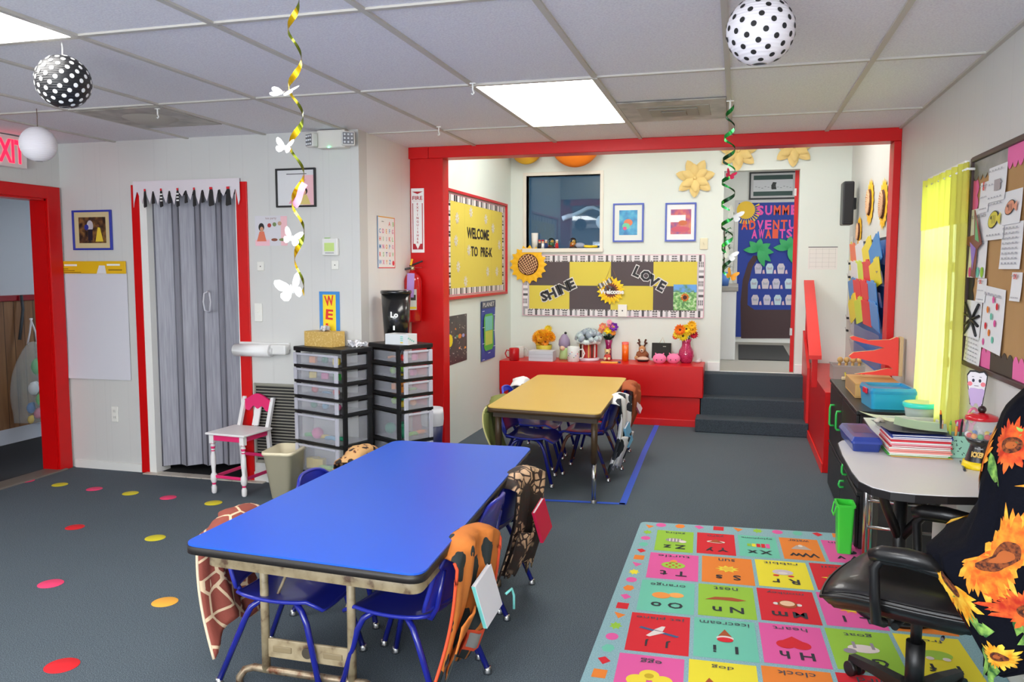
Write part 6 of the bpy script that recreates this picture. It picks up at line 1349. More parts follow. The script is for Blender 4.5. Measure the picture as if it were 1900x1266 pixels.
# ================================================================ right side: rug, curtain, board, cabinet, desk, office chair
# ---- alphabet rug (read from the far end, so every card is turned round)
RGC = [(150, 196, 60), (214, 30, 44), (110, 196, 170), (234, 130, 44), (226, 90, 160), (236, 220, 50)]
def RC(i): return C(*RGC[i], .9)
rx0, rx1, ry0, ry1 = -.515, .985, 2.42, 4.74
SH = .075
def rp(x, y): return (x, y+SH*(x-rx0))
t = thing('alphabet_rug', 'colourful alphabet rug with letter cards on a pale blue ground', 'rug', Matrix(((1, 0, 0, 0), (SH, 1, 0, 0), (0, 0, 1, 0), (0, 0, 0, 1))) if False else TR(0, 0, 0))
b = B(); o = quad_outline([rp(rx0, ry0), rp(rx1, ry0), rp(rx1, ry1), rp(rx0, ry1)], .04)
g = NT('rug_ground', .95); g.base(g.ramp(g.noise(180, 3), [(.3, (122, 162, 172)), (.7, (156, 192, 198))])); g.bump(g.noise(220), .5, .003)
b.prism(o, .0035, .011, g.m); b.build('ground', t)
ZR = .0116
DK = C(44, 46, 54, .9)
def mbase(cx, cy, w, h): return Matrix.Translation((cx, cy+SH*(cx-rx0), ZR)) @ Matrix(((1, 0, 0, 0), (SH, 1, 0, 0), (0, 0, 1, 0), (0, 0, 0, 1))) @ Matrix.Rotation(PI, 4, 'Z')
words = dict(A='apple', B='bird', C='clock', D='dog', E='egg', F='frog', G='goat', H='heart', I='icecream', J='jet plane', K='kite', L='lion', M='monkey', N='nest', O='orange', P='pig', Q='quail', R='rabbit', S='sun', T='turtle', U='umbrella', V='violin', W='water', X='xylophone', Y='yarn', Z='zebra')
colour = dict(Z=0, Y=1, X=2, W=3, V=4, U=5, T=4, S=3, R=5, Q=1, P=2, O=2, N=0, M=1, L=4, K=3, J=1, I=2, H=4, G=0, F=5, E=4, D=5, C=3, B=1, A=2)
cn_ = ['lime', 'red', 'teal', 'orange', 'pink', 'yellow']
def pic(b, ch, w, h):
    z = .0012; y = -h*.03
    W_ = C(226, 214, 210, .9); BR = C(170, 80, 40, .9); R_ = C(214, 30, 44, .9); Y_ = C(240, 216, 60, .9); O_ = C(240, 150, 70, .9); Gn = C(160, 200, 70, .9); G_ = C(150, 140, 150, .9)
    if ch == 'Z': b.disc(0, y, w*.24, G_, z, h*.09); b.disc(-w*.22, y+h*.05, w*.1, W_, z+.0004, h*.06); [b.rect(-w*.16+w*.09*k, y-h*.07, -w*.13+w*.09*k, y+h*.07, W_, z+.0006) for k in range(4)]
    elif ch == 'Y': b.disc(0, y-h*.04, w*.24, W_, z, h*.06); b.prism([(-w*.2, y), (w*.2, y), (0, y-h*.17)], z+.0005, z+.0005, BR)
    elif ch == 'X': [b.rect(-w*.3+w*.12*k, y-h*(.1-.01*k), -w*.2+w*.12*k, y+h*(.1-.01*k), RC([4, 1, 1, 5, 0][k]), z) for k in range(5)]
    elif ch == 'W': b.prism([(-w*.1, y-h*.12), (w*.1, y-h*.12), (w*.26, y+h*.06), (-w*.26, y+h*.06)], z, z, C(190, 170, 160, .9)); b.disc(0, y-h*.1, w*.06, W_, z+.0005, h*.05)
    elif ch == 'V': b.disc(0, y, w*.2, W_, z, h*.1); b.disc(0, y, w*.1, Y_, z+.0005, h*.06); b.disc(-w*.12, y+h*.05, w*.16, DK, z-.0003, h*.09)
    elif ch == 'T':
        b.disc(0, y, w*.24, Gn, z, h*.13); b.disc(0, y-h*.16, w*.07, O_, z, h*.05)
        for k in range(7): b.disc(w*.13*math.cos(k*1.05)*(k > 0), y+h*.075*math.sin(k*1.05)*(k > 0), w*.03, R_, z+.0005, n=8)
    elif ch == 'S': petals_flat(b, 0, y, w*.24, h*.13, 9, Y_, z); b.disc(0, y, w*.11, C(236, 190, 60, .9), z+.0005, h*.07)
    elif ch == 'R': b.disc(0, y-h*.02, w*.2, C(206, 190, 200, .9), z, h*.1); b.disc(-w*.14, y+h*.11, w*.06, R_, z, h*.03); b.disc(w*.14, y+h*.11, w*.06, R_, z, h*.03); b.disc(0, y+h*.02, w*.09, W_, z+.0005, h*.05)
    elif ch == 'O': b.disc(w*.1, y+h*.02, w*.17, O_, z, h*.1); b.disc(-w*.17, y-h*.02, w*.14, C(246, 170, 90, .9), z-.0002, h*.08)
    elif ch == 'N': b.prism([(-w*.36, y-h*.02), (-w*.1, y-h*.08), (w*.2, y-h*.06), (w*.38, y+h*.04), (w*.1, y+h*.02), (-w*.2, y+h*.03)], z, z, BR)
    elif ch == 'M': b.disc(0, y, w*.17, BR, z, h*.12); b.disc(0, y-h*.02, w*.13, C(236, 196, 160, .9), z+.0005, h*.08); b.disc(-w*.2, y, w*.05, W_, z, h*.04); b.disc(w*.2, y, w*.05, W_, z, h*.04)
    elif ch == 'J': b.prism([(-w*.34, y+h*.08), (w*.3, y-h*.10), (w*.34, y-h*.06), (-w*.3, y+h*.12)], z, z, C(60, 90, 130, .9)); b.prism([(-w*.1, y+h*.02), (w*.14, y+h*.15), (w*.2, y+h*.13), (w*.08, y-h*.02)], z+.0004, z+.0004, W_); b.prism([(-w*.06, y), (-w*.1, y-h*.14), (-w*.04, y-h*.14), (w*.08, y-h*.04)], z+.0004, z+.0004, W_)
    elif ch == 'I': b.prism([(-w*.12, y), (w*.12, y), (0, y-h*.2)], z, z, BR); b.disc(0, y+h*.03, w*.14, W_, z+.0003, h*.06); b.disc(0, y+h*.07, w*.13, R_, z+.0005, h*.06)
    elif ch == 'H': b.disc(-w*.12, y+h*.05, w*.15, R_, z, h*.1); b.disc(w*.12, y+h*.05, w*.15, R_, z+.0002, h*.1); b.prism([(-w*.26, y+h*.03), (0, y-h*.16), (w*.26, y+h*.03)], z+.0004, z+.0004, R_)
    elif ch == 'E': [b.disc(w*x, y+h*yy, w*.15, Y_, z+.0002*k, h*.11) for k, (x, yy) in enumerate([(-.2, .06), (.18, .08), (0, -.04)])]; b.disc(0, y-h*.02, w*.07, C(200, 170, 30, .9), z+.001, h*.05)
    elif ch == 'D': b.prism([(-w*.3, y-h*.1), (-w*.26, y+h*.08), (w*.1, y+h*.05), (w*.2, y+h*.14), (w*.34, y+h*.08), (w*.26, y), (w*.2, y-h*.1), (w*.12, y), (-w*.18, y-h*.0)], z, z, BR)
    elif ch == 'G': b.disc(0, y, w*.24, W_, z, h*.1); b.disc(w*.22, y+h*.08, w*.1, G_, z+.0004, h*.06); [b.rect(w*x, y-h*.16, w*(x+.05), y, G_, z+.0002) for x in (-.18, .1)]
    elif ch == 'F': b.disc(0, y, w*.24, Gn, z, h*.11); b.disc(-w*.12, y+h*.09, w*.06, W_, z+.0004, h*.04); b.disc(w*.12, y+h*.09, w*.06, W_, z+.0004, h*.04)
    elif ch == 'C': b.disc(0, y, w*.2, W_, z, h*.13); b.rect(-w*.015, y, w*.015, y+h*.1, DK, z+.0005); b.rect(0, y-h*.01, w*.12, y+h*.01, DK, z+.0006)
    elif ch == 'L': petals_flat(b, 0, y, w*.24, h*.14, 10, O_, z); b.disc(0, y, w*.13, Y_, z+.0005, h*.08)
    elif ch in 'KU': b.prism([(0, y+h*.16), (w*.2, y), (0, y-h*.16), (-w*.2, y)], z, z, R_); b.prism([(0, y+h*.16), (w*.2, y), (0, y)], z+.0004, z+.0004, Y_)
    else: b.disc(0, y, w*.22, BR, z, h*.11); b.disc(w*.16, y+h*.08, w*.1, C(214, 120, 60, .9), z+.0003, h*.06); b.prism([(w*.25, y+h*.1), (w*.36, y+h*.07), (w*.25, y+h*.05)], z+.0004, z+.0004, Y_)
def petals_flat(b, x, y, rx, ry, n, m, z):
    pts = []
    for k in range(2*n): a = PI*k/n; f = 1 if k % 2 == 0 else .6; pts.append((x+rx*f*math.cos(a), y+ry*f*math.sin(a)))
    b.prism(pts, z, z, m)
def card(ch, cx, cy, w, h):
    M_ = mbase(cx, cy, w, h); b = B(); b.rect(-w/2, -h/2, w/2, h/2, RC(colour[ch]), 0); pic(b, ch, w, h)
    mm = min(.042*w/.245*1.15, .05);     lh = h*.175
    b.text(ch, -w*.17, h*.28, lh, DK, .0022, bold=.018); low = ch.lower(); b.text(low, w*.17, h*.28-(.0 if low not in 'bdfhklt' else 0), lh*(.74 if low in 'acemnorsuvwxz' else .98), DK, .0022, bold=.018)
    wd = words[ch]; tw = min(w*.82, w*.11*len(wd)); b.text(wd, 0, -h*.38, h*.10, C(70, 74, 84, .9), .0022, w=tw)
    o = b.build('letter_card', t, M_); o['label'] = '%s card with the letter %s and the word %s' % (cn_[colour[ch]], ch, wd)
cw, chh = .246, .362; px5 = .2635; x0c = -.40
tops = [4.60, 4.215, 3.825, 3.435, 3.045]
for k, ch in enumerate('ZYXWVU'): card(ch, x0c+.2205*k+.101, tops[0]-.175, .201, .345)
for r, row in enumerate(['TSRQP', 'ONMLK', 'JIHGF', 'EDCBA']):
    for k, ch in enumerate(row): card(ch, x0c+px5*k+cw/2, tops[r+1]-chh/2, cw, chh)
def shape(b, i, x, y, s):
    m = RC([4, 3, 4, 1, 3, 0, 4, 2, 1, 3, 4, 5][i % 12]); k = i % 6; yy = y+SH*(x-rx0); q = 1.25
    if k == 0: b.disc(x, yy, s, m, ZR, s*q)
    elif k == 1: b.prism([(x-s, yy), (x-s*.4, yy+s*q), (x+s*.6, yy+s*q*.9), (x+s, yy), (x+s*.5, yy-s*q), (x-s*.5, yy-s*q)], ZR, ZR, m)
    elif k == 2: b.prism([(x-s, yy+s*.5), (x, yy+s*q), (x+s, yy), (x, yy-s*q)], ZR, ZR, m)
    elif k == 3: b.rect(x-s, yy-s*q, x+s, yy+s*q, m, ZR)
    elif k == 4: b.prism([(x-s, yy+s*q), (x+s, yy+s*q*.4), (x, yy-s*q)], ZR, ZR, m)
    else: petals_flat(b, x, yy, s*1.1, s*q*1.2, 7, m, ZR)
for i in range(13): b = B(); shape(b, i, rx0+.12+.108*i, ry1-.045, .029); b.build('border_shape', t)
for i in range(21): b = B(); shape(b, i*5+4 if False else i+4, rx0+.058, ry1-.085-.105*i, .026); b.build('border_shape', t)
# ---- glazed door behind the yellow curtain
b = B(); b.bb((RX-.012, WY0-.01, .02), (RX-.0005, WY1+.01, WZ0-.06), C(226, 226, 220, .35), .002); dd = struct(b, 'door_2')
kp = PX(1774, 655, RX-.02); b = B(); b.cyl((RX-.012, WY0+.10, kp.z-.06), (RX-.022, WY0+.10, kp.z-.06), .026, C(170, 130, 60, .3, .9)); b.ball((RX-.024, WY0+.10, kp.z-.06), .018, C(190, 150, 70, .25, .9), 3); b.cyl((RX-.012, WY0+.03, kp.z+.12), (RX-.024, WY0+.03, kp.z+.12), .022, C(190, 150, 70, .25, .9)); b.build('door_knob', dd)
CX = RX-.052
ya, yb = PX(1786, 500, CX).y, PX(1706, 500, CX).y; zt_, zb2 = PX(1740, 326, CX).z, .66
g = NT('sheer_yellow_fabric', .8); g.base((238, 236, 120))
nt = g.t; tr = nt.nodes.new('ShaderNodeBsdfTranslucent'); tr.inputs[0].default_value = L3((252, 250, 150)); tp = nt.nodes.new('ShaderNodeBsdfTransparent'); tp.inputs[0].default_value = L3((252, 250, 170))
m1 = nt.nodes.new('ShaderNodeMixShader'); m1.inputs[0].default_value = .5; m2 = nt.nodes.new('ShaderNodeMixShader'); m2.inputs[0].default_value = .12
nt.links.new(g.p.outputs[0], m1.inputs[1]); nt.links.new(tr.outputs[0], m1.inputs[2]); nt.links.new(m1.outputs[0], m2.inputs[1]); nt.links.new(tp.outputs[0], m2.inputs[2]); nt.links.new(m2.outputs[0], nt.nodes['Material Output'].inputs[0]); M_CUR = g.m
t = thing('curtain', 'sheer bright yellow curtain over the sunlit window by the bulletin board', 'curtain', TR(0, 0, 0))
def cur(i, j, off=0): y = ya+(yb-ya)*i; amp = .014*(.5+.5*j); z = zt_-(zt_-zb2)*j; return Vector((CX+off+amp*math.sin(i*46+1.2*math.sin(j*3))+.006*math.sin(i*101), y+(.02 if False else 0)-.05*(j)*0, z))
b = B(); b.grid(110, 20, cur, M_CUR); b.build('panel', t)
b = B(); b.grid(110, 4, lambda i, j: cur(i, j*.20, -.004), M_CUR); b.build('heading', t)
b = B(); b.cyl((CX-.0, ya-.002, zt_-.03), (CX, yb+.005, zt_-.03), .005, M_WHT, n=8)
for y in (ya+.01, yb-.01): b.cyl((CX, y, zt_-.03), (RX-.02, y, zt_-.03), .006, M_WHT, n=8)
b.build('rod', t)
# ---- kraft bulletin board
F = FR(3.30, 1.53, RX-.0)
yL = PX(1803, 480, RX).y; w = 1.62; zt_, zb2 = PX(1806, 297, RX).z, PX(1800, 678, RX).z; h = zt_-zb2
F = FR(yL-w/2, (zt_+zb2)/2, RX)
t = thing('bulletin_board', 'brown kraft bulletin board with children\'s work on the right wall', 'bulletin board', F)
KB = NT('kraft_paper', .85); KB.base(KB.mix(KB.noise(5, 4), (172, 130, 82), (190, 150, 100))); KB = KB.m
b = B(); b.rect(-w/2, -h/2, w/2, h/2, KB, .008); b.build('backing', t)
b = B(); FD = C(60, 40, 40, .4)
for s in (-1, 1): b.box((s*(w/2-.008), 0, .012), (.022, h, .024), FD, .004)
for s in (-1, 1): b.box((0, s*(h/2-.008), .012), (w-.03, .022, .0236), FD, .004)
b.build('frame', t)
bw = .085
def scal(name, x0, y0, x1, y1, axis, sgn, m, z=.011):
    """strip from (x0,y0) to (x1,y1) along an edge; scalloped inward"""
    L = math.hypot(x1-x0, y1-y0); n = max(2, int(L/.06)); pts = [(x0, y0)]
    for k in range(n*6+1):
        f = k/(n*6); d = bw*(.72+.28*abs(math.sin(PI*f*n))); x = x0+(x1-x0)*f; y = y0+(y1-y0)*f
        pts.append((x, y+sgn*d) if axis == 'h' else (x+sgn*d, y))
    pts.append((x1, y1)); b = B(); b.prism(pts, z, z+.0008, m); b.build(name, t)
GB = painterly('chalk_border', [(.3, (120, 120, 120)), (.7, (160, 158, 156))], 10); PKB = C(236, 110, 170, .7); DKB = C(76, 64, 54, .7)
def lp(u, v): q = F.inverted() @ PX(u, v, RX); return q.x, q.y
xa_ = lp(1876, 300)[0]
scal('border_strip', -w/2+.02, h/2-.02, xa_, h/2-.02, 'h', -1, GB); scal('border_strip', xa_, h/2-.02, w/2-.02, h/2-.02, 'h', -1, PKB, .0112)
yy = lp(1800, 480)[1]; scal('border_strip', -w/2+.018, h/2-.10, -w/2+.018, yy, 'v', 1, PKB); scal('border_strip', -w/2+.018, yy, -w/2+.018, -h/2+.06, 'v', 1, C(46, 44, 46, .7))
xb2 = lp(1842, 690)[0]; scal('border_strip', -w/2+.02, -h/2+.02, xb2, -h/2+.02, 'h', 1, PKB); scal('border_strip', xb2, -h/2+.02, xb2+.28, -h/2+.02, 'h', 1, DKB, .0112); scal('border_strip', xb2+.28, -h/2+.02, w/2-.02, -h/2+.02, 'h', 1, PKB)
def sheet(name, label, u0, v0, u1, v1, lines=0, art=None, rot=0, col=(232, 232, 234), z=.014, curl=.006):
    x0, y0 = lp(u0, v0); x1, y1 = lp(u1, v1); ww, hh = abs(x1-x0), abs(y0-y1)
    y0b = lp((u0+u1)/2, (v0+v1)/2)[1]
    b = B(); b.grid(4, 6, lambda i, j: Vector(((i-.5)*ww, (j-.5)*hh, curl*(1-j)**2)), C(*col, .7)); zz = curl+.0012
    for k in range(lines):
        yy = hh*(.36-.76*k/max(1, lines-1)); b.rect(-ww*.4, yy, ww*.4, yy+hh*.006, C(150, 150, 158), zz)
        for q in range(5): b.rect(-ww*.38+ww*.16*q, yy+hh*.012, -ww*.30+ww*.16*q, yy+hh*.045, C(176, 176, 186), zz)
    if art: art(b, ww, hh, zz)
    return solo(b, name, label, 'paper', F @ Matrix.Translation(((x0+x1)/2, y0b, z)) @ Matrix.Rotation(rot, 4, 'Z'), 'papers pinned on the kraft board')
def tack(b, w, h, z): b.disc(0, h*.45, w*.12, C(60, 150, 150), z+.001, h*.02, n=10)
def fish(c1):
    def f(b, w, h, z):
        b.disc(-w*.05, 0, w*.28, C(30, 30, 30), z, h*.2, rot=.2); b.disc(-w*.05, 0, w*.25, C(*c1), z+.0006, h*.18, rot=.2); b.prism([(w*.12, 0), (w*.36, h*.16), (w*.34, -h*.16)], z+.0008, z+.0008, C(*c1)); b.disc(-w*.15, h*.05, w*.03, K, z+.0012, n=8)
        for k in range(3): b.rect(-w*.1+w*.08*k, -h*.1, -w*.08+w*.08*k, h*.1, C(60, 60, 50), z+.001)
    return f
def okmark(b, w, h, z): b.text('OK', 0, h*.36, h*.2, C(226, 80, 80), z, bold=.04)
sheet('worksheet', 'tall narrow worksheet with a red mark at the top left of the kraft board', 1827, 340, 1842, 392, 3, lambda b, w, h, z: b.text('g', 0, h*.36, h*.3, C(226, 80, 80), z, bold=.05))
sheet('worksheet', 'lined worksheet with a grey square near the top of the kraft board', 1843, 312, 1874, 368, 3, lambda b, w, h, z: b.rect(-w*.05, -h*.2, w*.28, h*.1, C(170, 160, 164), z+.001))
sheet('fish_drawing', 'drawing of a yellow fish on a worksheet', 1840, 372, 1871, 442, 2, fish((220, 206, 70)))
sheet('fish_drawing', 'drawing of a pink and orange fish at the right edge of the photo', 1872, 356, 1903, 412, 0, fish((226, 150, 120)))
sheet('worksheet', 'handwriting practice sheet under the pink fish drawing', 1868, 414, 1903, 498, 8)
def kite(b, w, h, z):
    b.prism([(-w*.1, h*.48), (w*.35, -h*.02), (w*.1, -h*.1), (w*.05, -h*.5), (-w*.15, -h*.48), (-w*.1, -h*.08), (-w*.5, h*.0), (-w*.45, h*.1), (-w*.05, h*.12)], z+.004, z+.008, C(130, 74, 60)); b.prism([(0, h*.4), (w*.25, h*.0), (w*.02, h*.05)], z+.009, z+.009, C(110, 180, 120)); b.prism([(0, h*.42), (w*.12, h*.3), (w*.3, 0)], z+.0094, z+.0094, C(226, 110, 120)); b.prism([(-w*.25, h*.02), (w*.1, -h*.08), (-w*.05, -h*.4)], z+.009, z+.009, C(150, 120, 200))
    for k in range(4): b.disc(w*(-.3+.22*k), -h*.42, w*.08, RC([4, 3, 2, 0][k]), z+.001)
sheet('craft_sheet', 'worksheet with a brown craft stick kite glued on', 1809, 388, 1837, 514, 3, kite)
sheet('worksheet', 'small sheet with a red OK mark in the middle of the kraft board', 1821, 516, 1836, 562, 3, okmark)
sheet('worksheet', 'sheet with a red OK mark at the right edge of the photo', 1886, 505, 1903, 560, 2, okmark)
sheet('ant_drawing', 'bold black insect drawing low on the left of the kraft board', 1799, 555, 1826, 630, 0, lambda b, w, h, z: [b.tube([(w*x0, h*y0, z+.001), (w*(x0+x1)/2+w*.04, h*(y0+y1)/2, z+.002), (w*x1, h*y1, z+.001)], .006, K, n=6) for x0, y0, x1, y1 in [(-.4, .42, .35, -.42), (.42, .42, -.38, -.42), (-.45, .1, .0, .05), (.0, .0, .45, .12), (-.45, -.2, 0, 0), (0, 0, .42, -.15)]] and None)
sheet('craft_sheet', 'long pale drawing hanging off centre on the kraft board', 1833, 530, 1867, 656, 1, lambda b, w, h, z: [b.disc(w*(-.3+.6*((k*37) % 10)/10), h*(-.4+.8*k/9), w*.05, RC([4, 2, 3, 1][k % 4]), z) for k in range(9)] and None, rot=-.05)
sheet('worksheet', 'typed sheet hanging below the left corner of the kraft board', 1799, 618, 1826, 680, 6, None, rot=-.03)
# ---- tooth cutout leaning on the wall below the board
p = PX(1812, 722, RX-.02); wq = .1; hq = .135
t = thing('tooth_cutout', 'smiling white and lilac paper tooth under the kraft board', 'paper cutout', Matrix.Translation((RX-.065, PX(1812, 722, RX-.065).y, PX(1812, 722, RX-.065).z)) @ Matrix.Rotation(-.55, 4, 'Z') @ Matrix.Rotation(PI/2, 4, 'X'))
def tooth(s): return [(x*s, y*s) for x, y in [(-.5, .75), (-.36, .98), (-.1, 1.0), (.12, .94), (.36, 1.0), (.52, .8), (.48, .3), (.40, -.3), (.34, -.85), (.22, -.98), (.1, -.6), (-.04, -.6), (-.16, -.98), (-.3, -.85), (-.38, -.2), (-.46, .3)]]
b = B(); b.prism(tooth(hq/1.8), 0, .002, K); b.prism(tooth(hq/1.98), .0021, .003, C(232, 228, 234)); b.prism([(x*.92, y*.6-.035) for x, y in tooth(hq/2.1)], .0034, .0034, C(196, 170, 214)); b.build('cutout', t)
b = B()
for s in (-1, 1): b.disc(s*.012, .034, .005, C(40, 40, 60), .0042, .007); b.disc(s*.024, .02, .009, C(240, 130, 140), .004); b.rect(s*.014-.004, .048, s*.014+.004, .050, K, .0042)
b.rect(-.008, .012, .008, .014, K, .0042); b.build('face', t)
# ---- black cabinet with green handles
ZC = .745; CXF = .635; ZL = PX(1582, 900, CXF).z; BK2 = NT('black_laminate', .4); BK2.base(BK2.mix(BK2.noise(8, 4), (20, 20, 22), (34, 34, 36))); BK2 = BK2.m
t = thing('storage_cabinet', 'black two tier cabinet with green handles along the right wall', 'cabinet', TR(0, 0, 0))
b = B(); b.bb((CXF+.018, 4.66, ZL+.001), (.94, 5.95, ZC-.022), BK2, .003); b.build('upper_body', t)
b = B(); b.bb((CXF-.004, 4.64, ZC-.0215), (.944, 5.96, ZC), BK2, .004); b.build('top', t)
b = B(); b.bb((CXF+.0, 4.56, ZL-.02), (.94, 5.96, ZL), BK2, .003); b.bb((CXF+.018, 4.57, .0125), (.94, 5.95, ZL-.0205), BK2, .003); b.build('lower_body', t)
for x in (CXF+.05, .90): b = B(); b.bb((x-.02, 5.86, 0), (x+.02, 5.90, .0124), BK2); b.build('foot', t)
GH = C(60, 200, 90, .4)
for (ys, z0, z1) in [((4.68, 5.30), ZL+.012, ZC-.03), ((5.31, 5.94), ZL+.012, ZC-.03), ((4.58, 5.25), .02, ZL-.03), ((5.26, 5.94), .02, ZL-.03)]:
    b = B(); b.bb((CXF+.001, ys[0], z0), (CXF+.017, ys[1], z1), BK2, .002); d = b.build('door', t)
    up = z0 > .2
for (u, v0, v1) in [(1545, 752, 792), (1557, 764, 800), (1568, 862, 882), (1562, 893, 905)]:
    q0, q1 = PX(u, v0, CXF-.01), PX(u, v1, CXF-.01); b = B(); b.tube([(CXF+.001, q0.y, q0.z), (CXF-.022, q0.y, q0.z), (CXF-.026, q0.y, q0.z-.02), (CXF-.026, q0.y, q1.z+.01), (CXF-.02, q0.y, q1.z), (CXF+.001, q0.y, q1.z)], .007, GH, n=8); b.build('handle', t)
p = FL(1570, 706, ZC); b = B(); b.box((0, 0, .012), (.06, .025, .022), C(222, 200, 156, .6), .006); solo(b, 'wooden_block', 'small pale wooden block at the far end of the black cabinet', 'block', TR(p.x, p.y, ZC+.001))
b = B(); WD = C(206, 160, 96, .6)
t = thing('wooden_box', 'open shallow plywood box behind the blue plastic box', 'box', TR(.815, 5.32, ZC+.001))
b.bb((-.135, -.22, 0), (.12, .22, .01), WD, .002); b.build('base', t)
for s in (-1, 1): b = B(); b.bb((-.135, s*.22-.006, .0101), (.12, s*.22+.006, .078), WD, .002); b.build('side', t)
b = B(); b.bb((-.135, -.213, .0101), (-.123, .213, .078), C(176, 140, 100, .6), .002); b.build('side', t); b = B(); b.bb((.108, -.213, .0101), (.12, .213, .078), WD, .002); b.build('side', t)
b = B(); b.bb((-.135, -.22, .0785), (.12, .22, .086), WD, .002); b.build('lid', t)
# blue plastic box
t = thing('plastic_box', 'sky blue plastic box with a red latch on the black cabinet', 'box', TR(.812, 4.842, ZC+.001, .09))
SB = C(44, 166, 214, .3, coat=.3); SB2 = C(24, 140, 196, .3, coat=.3); ww, dd_, hh = .236, .27, .115
def loft(b, rings, m, cap0=True, cap1=True):
    n = len(rings[0]); b.add([v for r in rings for v in r], [[k*n+i, k*n+(i+1) % n, (k+1)*n+(i+1) % n, (k+1)*n+i] for k in range(len(rings)-1) for i in range(n)]+([[i for i in range(n)][::-1]] if cap0 else [])+([[(len(rings)-1)*n+i for i in range(n)]] if cap1 else []), m, False)
def rr_(sx, sy, z, r=.02): return [(x, y, z) for x, y in quad_outline([(-sx, -sy), (sx, -sy), (sx, sy), (-sx, sy)], r, 4)]
b = B(); loft(b, [rr_(ww*.46, dd_*.46, 0), rr_(ww*.485, dd_*.485, hh*.72)], SB); b.build('tub', t)
b = B(); loft(b, [rr_(ww*.5, dd_*.5, hh*.722), rr_(ww*.5, dd_*.5, hh*.86), rr_(ww*.47, dd_*.47, hh), rr_(ww*.41, dd_*.42, hh), rr_(ww*.40, dd_*.41, hh*.88)], SB2); b.build('lid', t)
b = B(); b.box((-ww*.5-.006, -dd_*.12, hh*.80), (.010, .075, .030), C(226, 30, 60, .3), .003); b.build('latch', t)
# ---- desk
t = thing('teacher_desk', 'white topped desk with black edge and rounded corner by the right wall', 'desk', TR(0, 0, 0))
ZD = .73
P = [(.985, 3.04), (.82, 3.048), (.714, 3.026), (.611, 3.02), (.535, 3.032), (.48, 3.08), (.448, 3.16), (.440, 3.30), (.440, 3.6), (.450, 3.83), (.472, 3.89), (.53, 3.93), (.60, 4.0), (.64, 4.2), (.65, 4.53), (.985, 4.53)]
P = [tuple(q) for q in P]
b = B(); b.prism(P, ZD-.003, ZD, C(228, 226, 228, .4)); b.build('desktop', t)
b = B(); mcx, mcy = .75, 3.7; P2 = [(x+(.004 if x > mcx else -.004), y+(.004 if y > mcy else -.004)) for x, y in P]; P2 = [(min(x, .986), y) for x, y in P2]; b.prism(P2, ZD-.03, ZD-.0032, C(26, 24, 26, .4)); b.build('edge_band', t)
for (x, y) in [(.622, 4.15), (.655, 4.22), (.955, 4.10)]: b = B(); b.cyl((x, y, .0125), (x, y, ZD-.031), .012, M_CHR); b.build('leg', t)
b = B(); b.tube([(.622, 4.15, .60), (.655, 4.22, .50)], .005, M_CHR, n=6); b.build('brace', t); b = B(); b.tube([(.622, 4.15, .50), (.655, 4.22, .40)], .005, M_CHR, n=6); b.build('brace', t)
for v in (935, 985): z = PY(1700, v, 4.15).z; b = B(); b.cyl((.622, 4.15, z), (.955, 4.10, z), .008, M_CHR, n=10); b.build('rail', t)
b = B(); b.cyl((.70, 3.75, .02), (.70, 3.75, .52), .028, M_BLK); b.cyl((.70, 3.75, .0125), (.70, 3.75, .03), .17, M_BLK, n=28); b.tube([(.70, 3.75, .34), (.63, 3.68, .50), (.56, 3.60, ZD-.031)], .02, M_BLK); b.tube([(.70, 3.75, .34), (.80, 3.68, .50), (.90, 3.60, ZD-.031)], .02, M_BLK); b.build('pedestal', t)
b = B(); b.bb((.70, 4.30, .0125), (.98, 4.54, .66), C(52, 50, 50, .7), .004); solo(b, 'storage_crate', 'dark box in the shade under the desk', 'box')
b = B(); b.bb((.885, 3.62, .0125), (.983, 4.02, .60), C(206, 206, 206, .4), .006); solo(b, 'white_bin', 'white box under the desk against the right wall', 'box')
t = thing('waste_bin', 'lime green plastic bin on the floor before the black cabinet', 'waste bin', TR(.575, 4.52, .0125))
b = B(); GL = C(70, 222, 70, .3); n = 4
loft(b, [rr_(.034, .05, 0, .012), rr_(.042, .062, .25, .012), rr_(.048, .068, .25, .012), rr_(.048, .068, .262, .012), rr_(.038, .058, .262, .012), rr_(.032, .046, .01, .012)], GL); b.build('bin', t)
b = B(); b.tube([(-.048, -.05, .25), (-.058, -.04, .20), (-.058, .04, .20), (-.048, .05, .25)], .004, GL, n=6); b.build('handle', t)
# items on the desk
t = thing('plastic_case', 'navy blue lidded plastic case at the left of the desk', 'case', TR(.537, 3.83, ZD+.001, .04))
NB = C(34, 56, 130, .3, coat=.3); b = B(); loft(b, [rr_(.052, .16, 0, .012), rr_(.058, .168, .034, .012)], NB); b.build('tray', t)
b = B(); loft(b, [rr_(.062, .172, .0345, .012), rr_(.062, .172, .044, .012), rr_(.052, .16, .062, .012)], C(44, 66, 150, .3, coat=.3)); b.rect(-.035, -.06, .04, .12, C(70, 44, 110, .3), .0626); b.build('lid', t)
